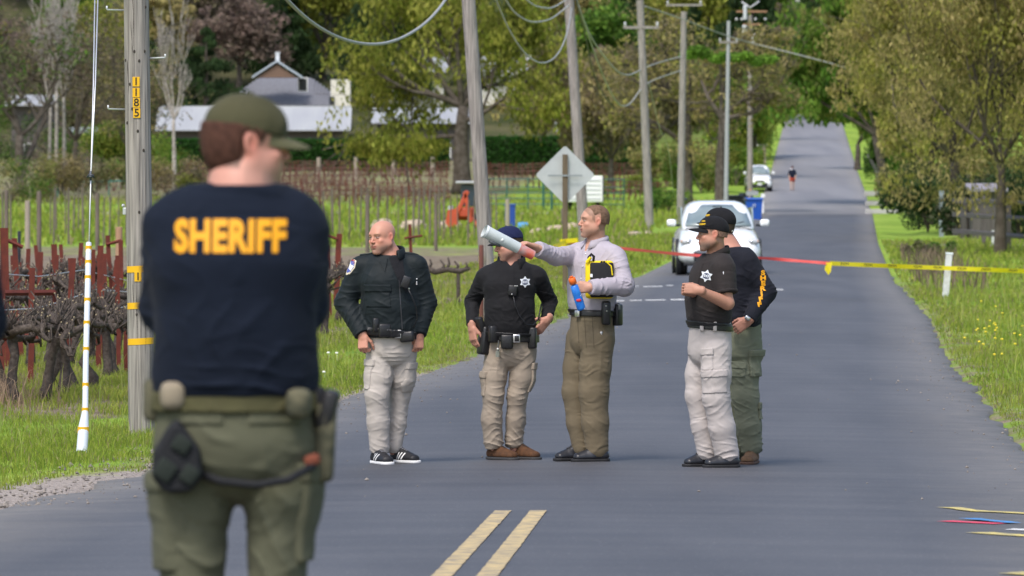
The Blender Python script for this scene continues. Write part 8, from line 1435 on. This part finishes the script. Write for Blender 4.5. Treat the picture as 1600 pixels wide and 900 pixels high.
# ---------------- 7: distant walker
def person_far():
    s = Person('distant walker in a dark top and red shorts far up the road', 404, 1238, 298); J = s.J; sk = .0
    F_ = Field(s.base - arr(.45, .4, 0), s.base + arr(.45, .4, 1.9), .014, .014, np.arange(s.gz, s.gz + 1.85, .014)); g = s.base.copy(); g[2] = s.gz; P = lambda x, y, z: g + arr(x, y, z); B = frame(185, 0, 0)
    head(F_, P(0, 0, 1.63), B, 1.); F_.cap(P(0, 0, 1.56), P(0, 0, 1.42), .055, .07, .03); F_.chain([(P(0, 0, 1.36), .17, .10), (P(0, 0, 1.1), .14, .10), (P(0, 0, .92), .15, .11)], .04, (1, 0, 0))
    for sd in (-1, 1): F_.chain([(P(sd * .2, 0, 1.38), .05, .05), (P(sd * .25, .03, 1.1), .042, .042), (P(sd * .22, -.1, .88), .03, .03), (P(sd * .21, -.14, .78), .035, .025)], .03, (1, 0, 0)); F_.chain([(P(sd * .09, 0, .88), .085, .09), (P(sd * .1, sd * .1, .48), .055, .06), (P(sd * .1, sd * .18, .10), .04, .045), (P(sd * .1, sd * .2 + .08, .05), .045, .05)], .03, (1, 0, 0))
    put('body', F_.mesh('body', 1, colf=facecol(P(0, 0, 1.63), B, 1., (.50, .33, .25), 0)), M('skin', **SKIN), s.root)
    for nm, st, c in (('shirt', [(P(0, 0, .92), .17, .13), (P(0, 0, 1.2), .175, .13), (P(0, 0, 1.4), .2, .12)], (.014, .018, .035)), ('shorts', [(P(0, 0, .82), .165, .12), (P(0, 0, .9), .16, .12)], (.4, .07, .04)), ('towel', [(P(-.04, .02, 1.42), .13, .13), (P(-.03, .02, 1.50), .10, .10)], (.7, .68, .72))):
        G_ = Field(g - arr(.45, .35, 0), g + arr(.45, .35, 1.8), .016, .016, np.arange(g[2] + .6, g[2] + 1.7, .016)); G_.chain(st, .04, (1, 0, 0))
        if nm == 'shirt': [G_.chain([(P(sd * .19, 0, 1.38), .07, .07), (P(sd * .25, .02, 1.14), .06, .06)], .04, (1, 0, 0)) for sd in (-1, 1)]
        if nm == 'shorts': [G_.chain([(P(sd * .09, 0, .88), .10, .11), (P(sd * .1, sd * .05, .70), .095, .10)], .04, (1, 0, 0)) for sd in (-1, 1)]
        put(nm, G_.mesh(nm, 1), fabric('far_' + nm, c), s.root)
    s.hair(P(0, 0, 1.63), B, 1., (.12, .05, .04), thick=.01)
# ---------------- 8: only this officer's sleeve reaches into the left edge of the picture
def person_edge():
    s = Person('dark sleeved officer cut off by the left edge, only an elbow showing', 15.0, -138, 1230); J = s.J; hc = J(-138, 235); B = frame(180, 0, 0); k = 1.; neck = J(-138, 292)
    aR = (J(-52, 345), J(-30, 500, .05), J(-70, 600, -.02)); aL = (J(-224, 345), J(-246, 500, .05), J(-210, 600, -.02)); lR = (J(-100, 690), J(-98, 950), J(-98, 1190)); lL = (J(-176, 690), J(-178, 950), J(-178, 1190)); tor = [J(-138, 345), J(-138, 480), J(-138, 640)]
    hands = [(aR[2], (.0, .2, -1), (1, 0, 0), (0, 1, 0), dict()), (aL[2], (.0, .2, -1), (-1, 0, 0), (0, 1, 0), dict())]
    s.body(hc, B, k, neck, tor, (aR, aL), (lR, lL), hands, facecol(hc, B, k, scalp=(.1, .06, .04, .9))); s.hair(hc, B, k, (.07, .05, .035), thick=.008, back=-.07)
    m = fabric('navy_jersey', (.008, .012, .023)); w = (1, 0, 0); s.shirt([(J(-138, 620), .19, .14), (J(-138, 500), .185, .145), (J(-138, 410), .2, .145), (J(-138, 345), .18, .11), (J(-138, 296), .085, .08)], w, (aR, aL), m, armfolds(*aR, 1.4), 8, 'shirt', ra=((.075, .066, .05), (.075, .066, .05)), neck=((0, 1, 0), .074, .01))
    s.trousers((J(-138, 612), .19, .145), (J(-138, 690), .2, .15), w, [[(l[0], .11, .12), (l[1], .08, .095), (l[2], .078, .09)] for l in (lR, lL)], fabric('olive_ripstop', (.098, .10, .066)), legfolds(*lR, 1, 1.2, 1), 18); bb = M('black_boot', (.02, .02, .02), .6)
    shoe(s.root, 'boot', J(-98, 1225, -.06), J(-94, 1225, .22), bb, bb, 1.15, boot=.06); shoe(s.root, 'boot', J(-178, 1225, -.06), J(-182, 1225, .22), bb, bb, 1.15, boot=.06)
for fn in (person_edge, person_bald, person_cap, person_pointing, person_polo, person_sleeve, person_front, person_far): fn()
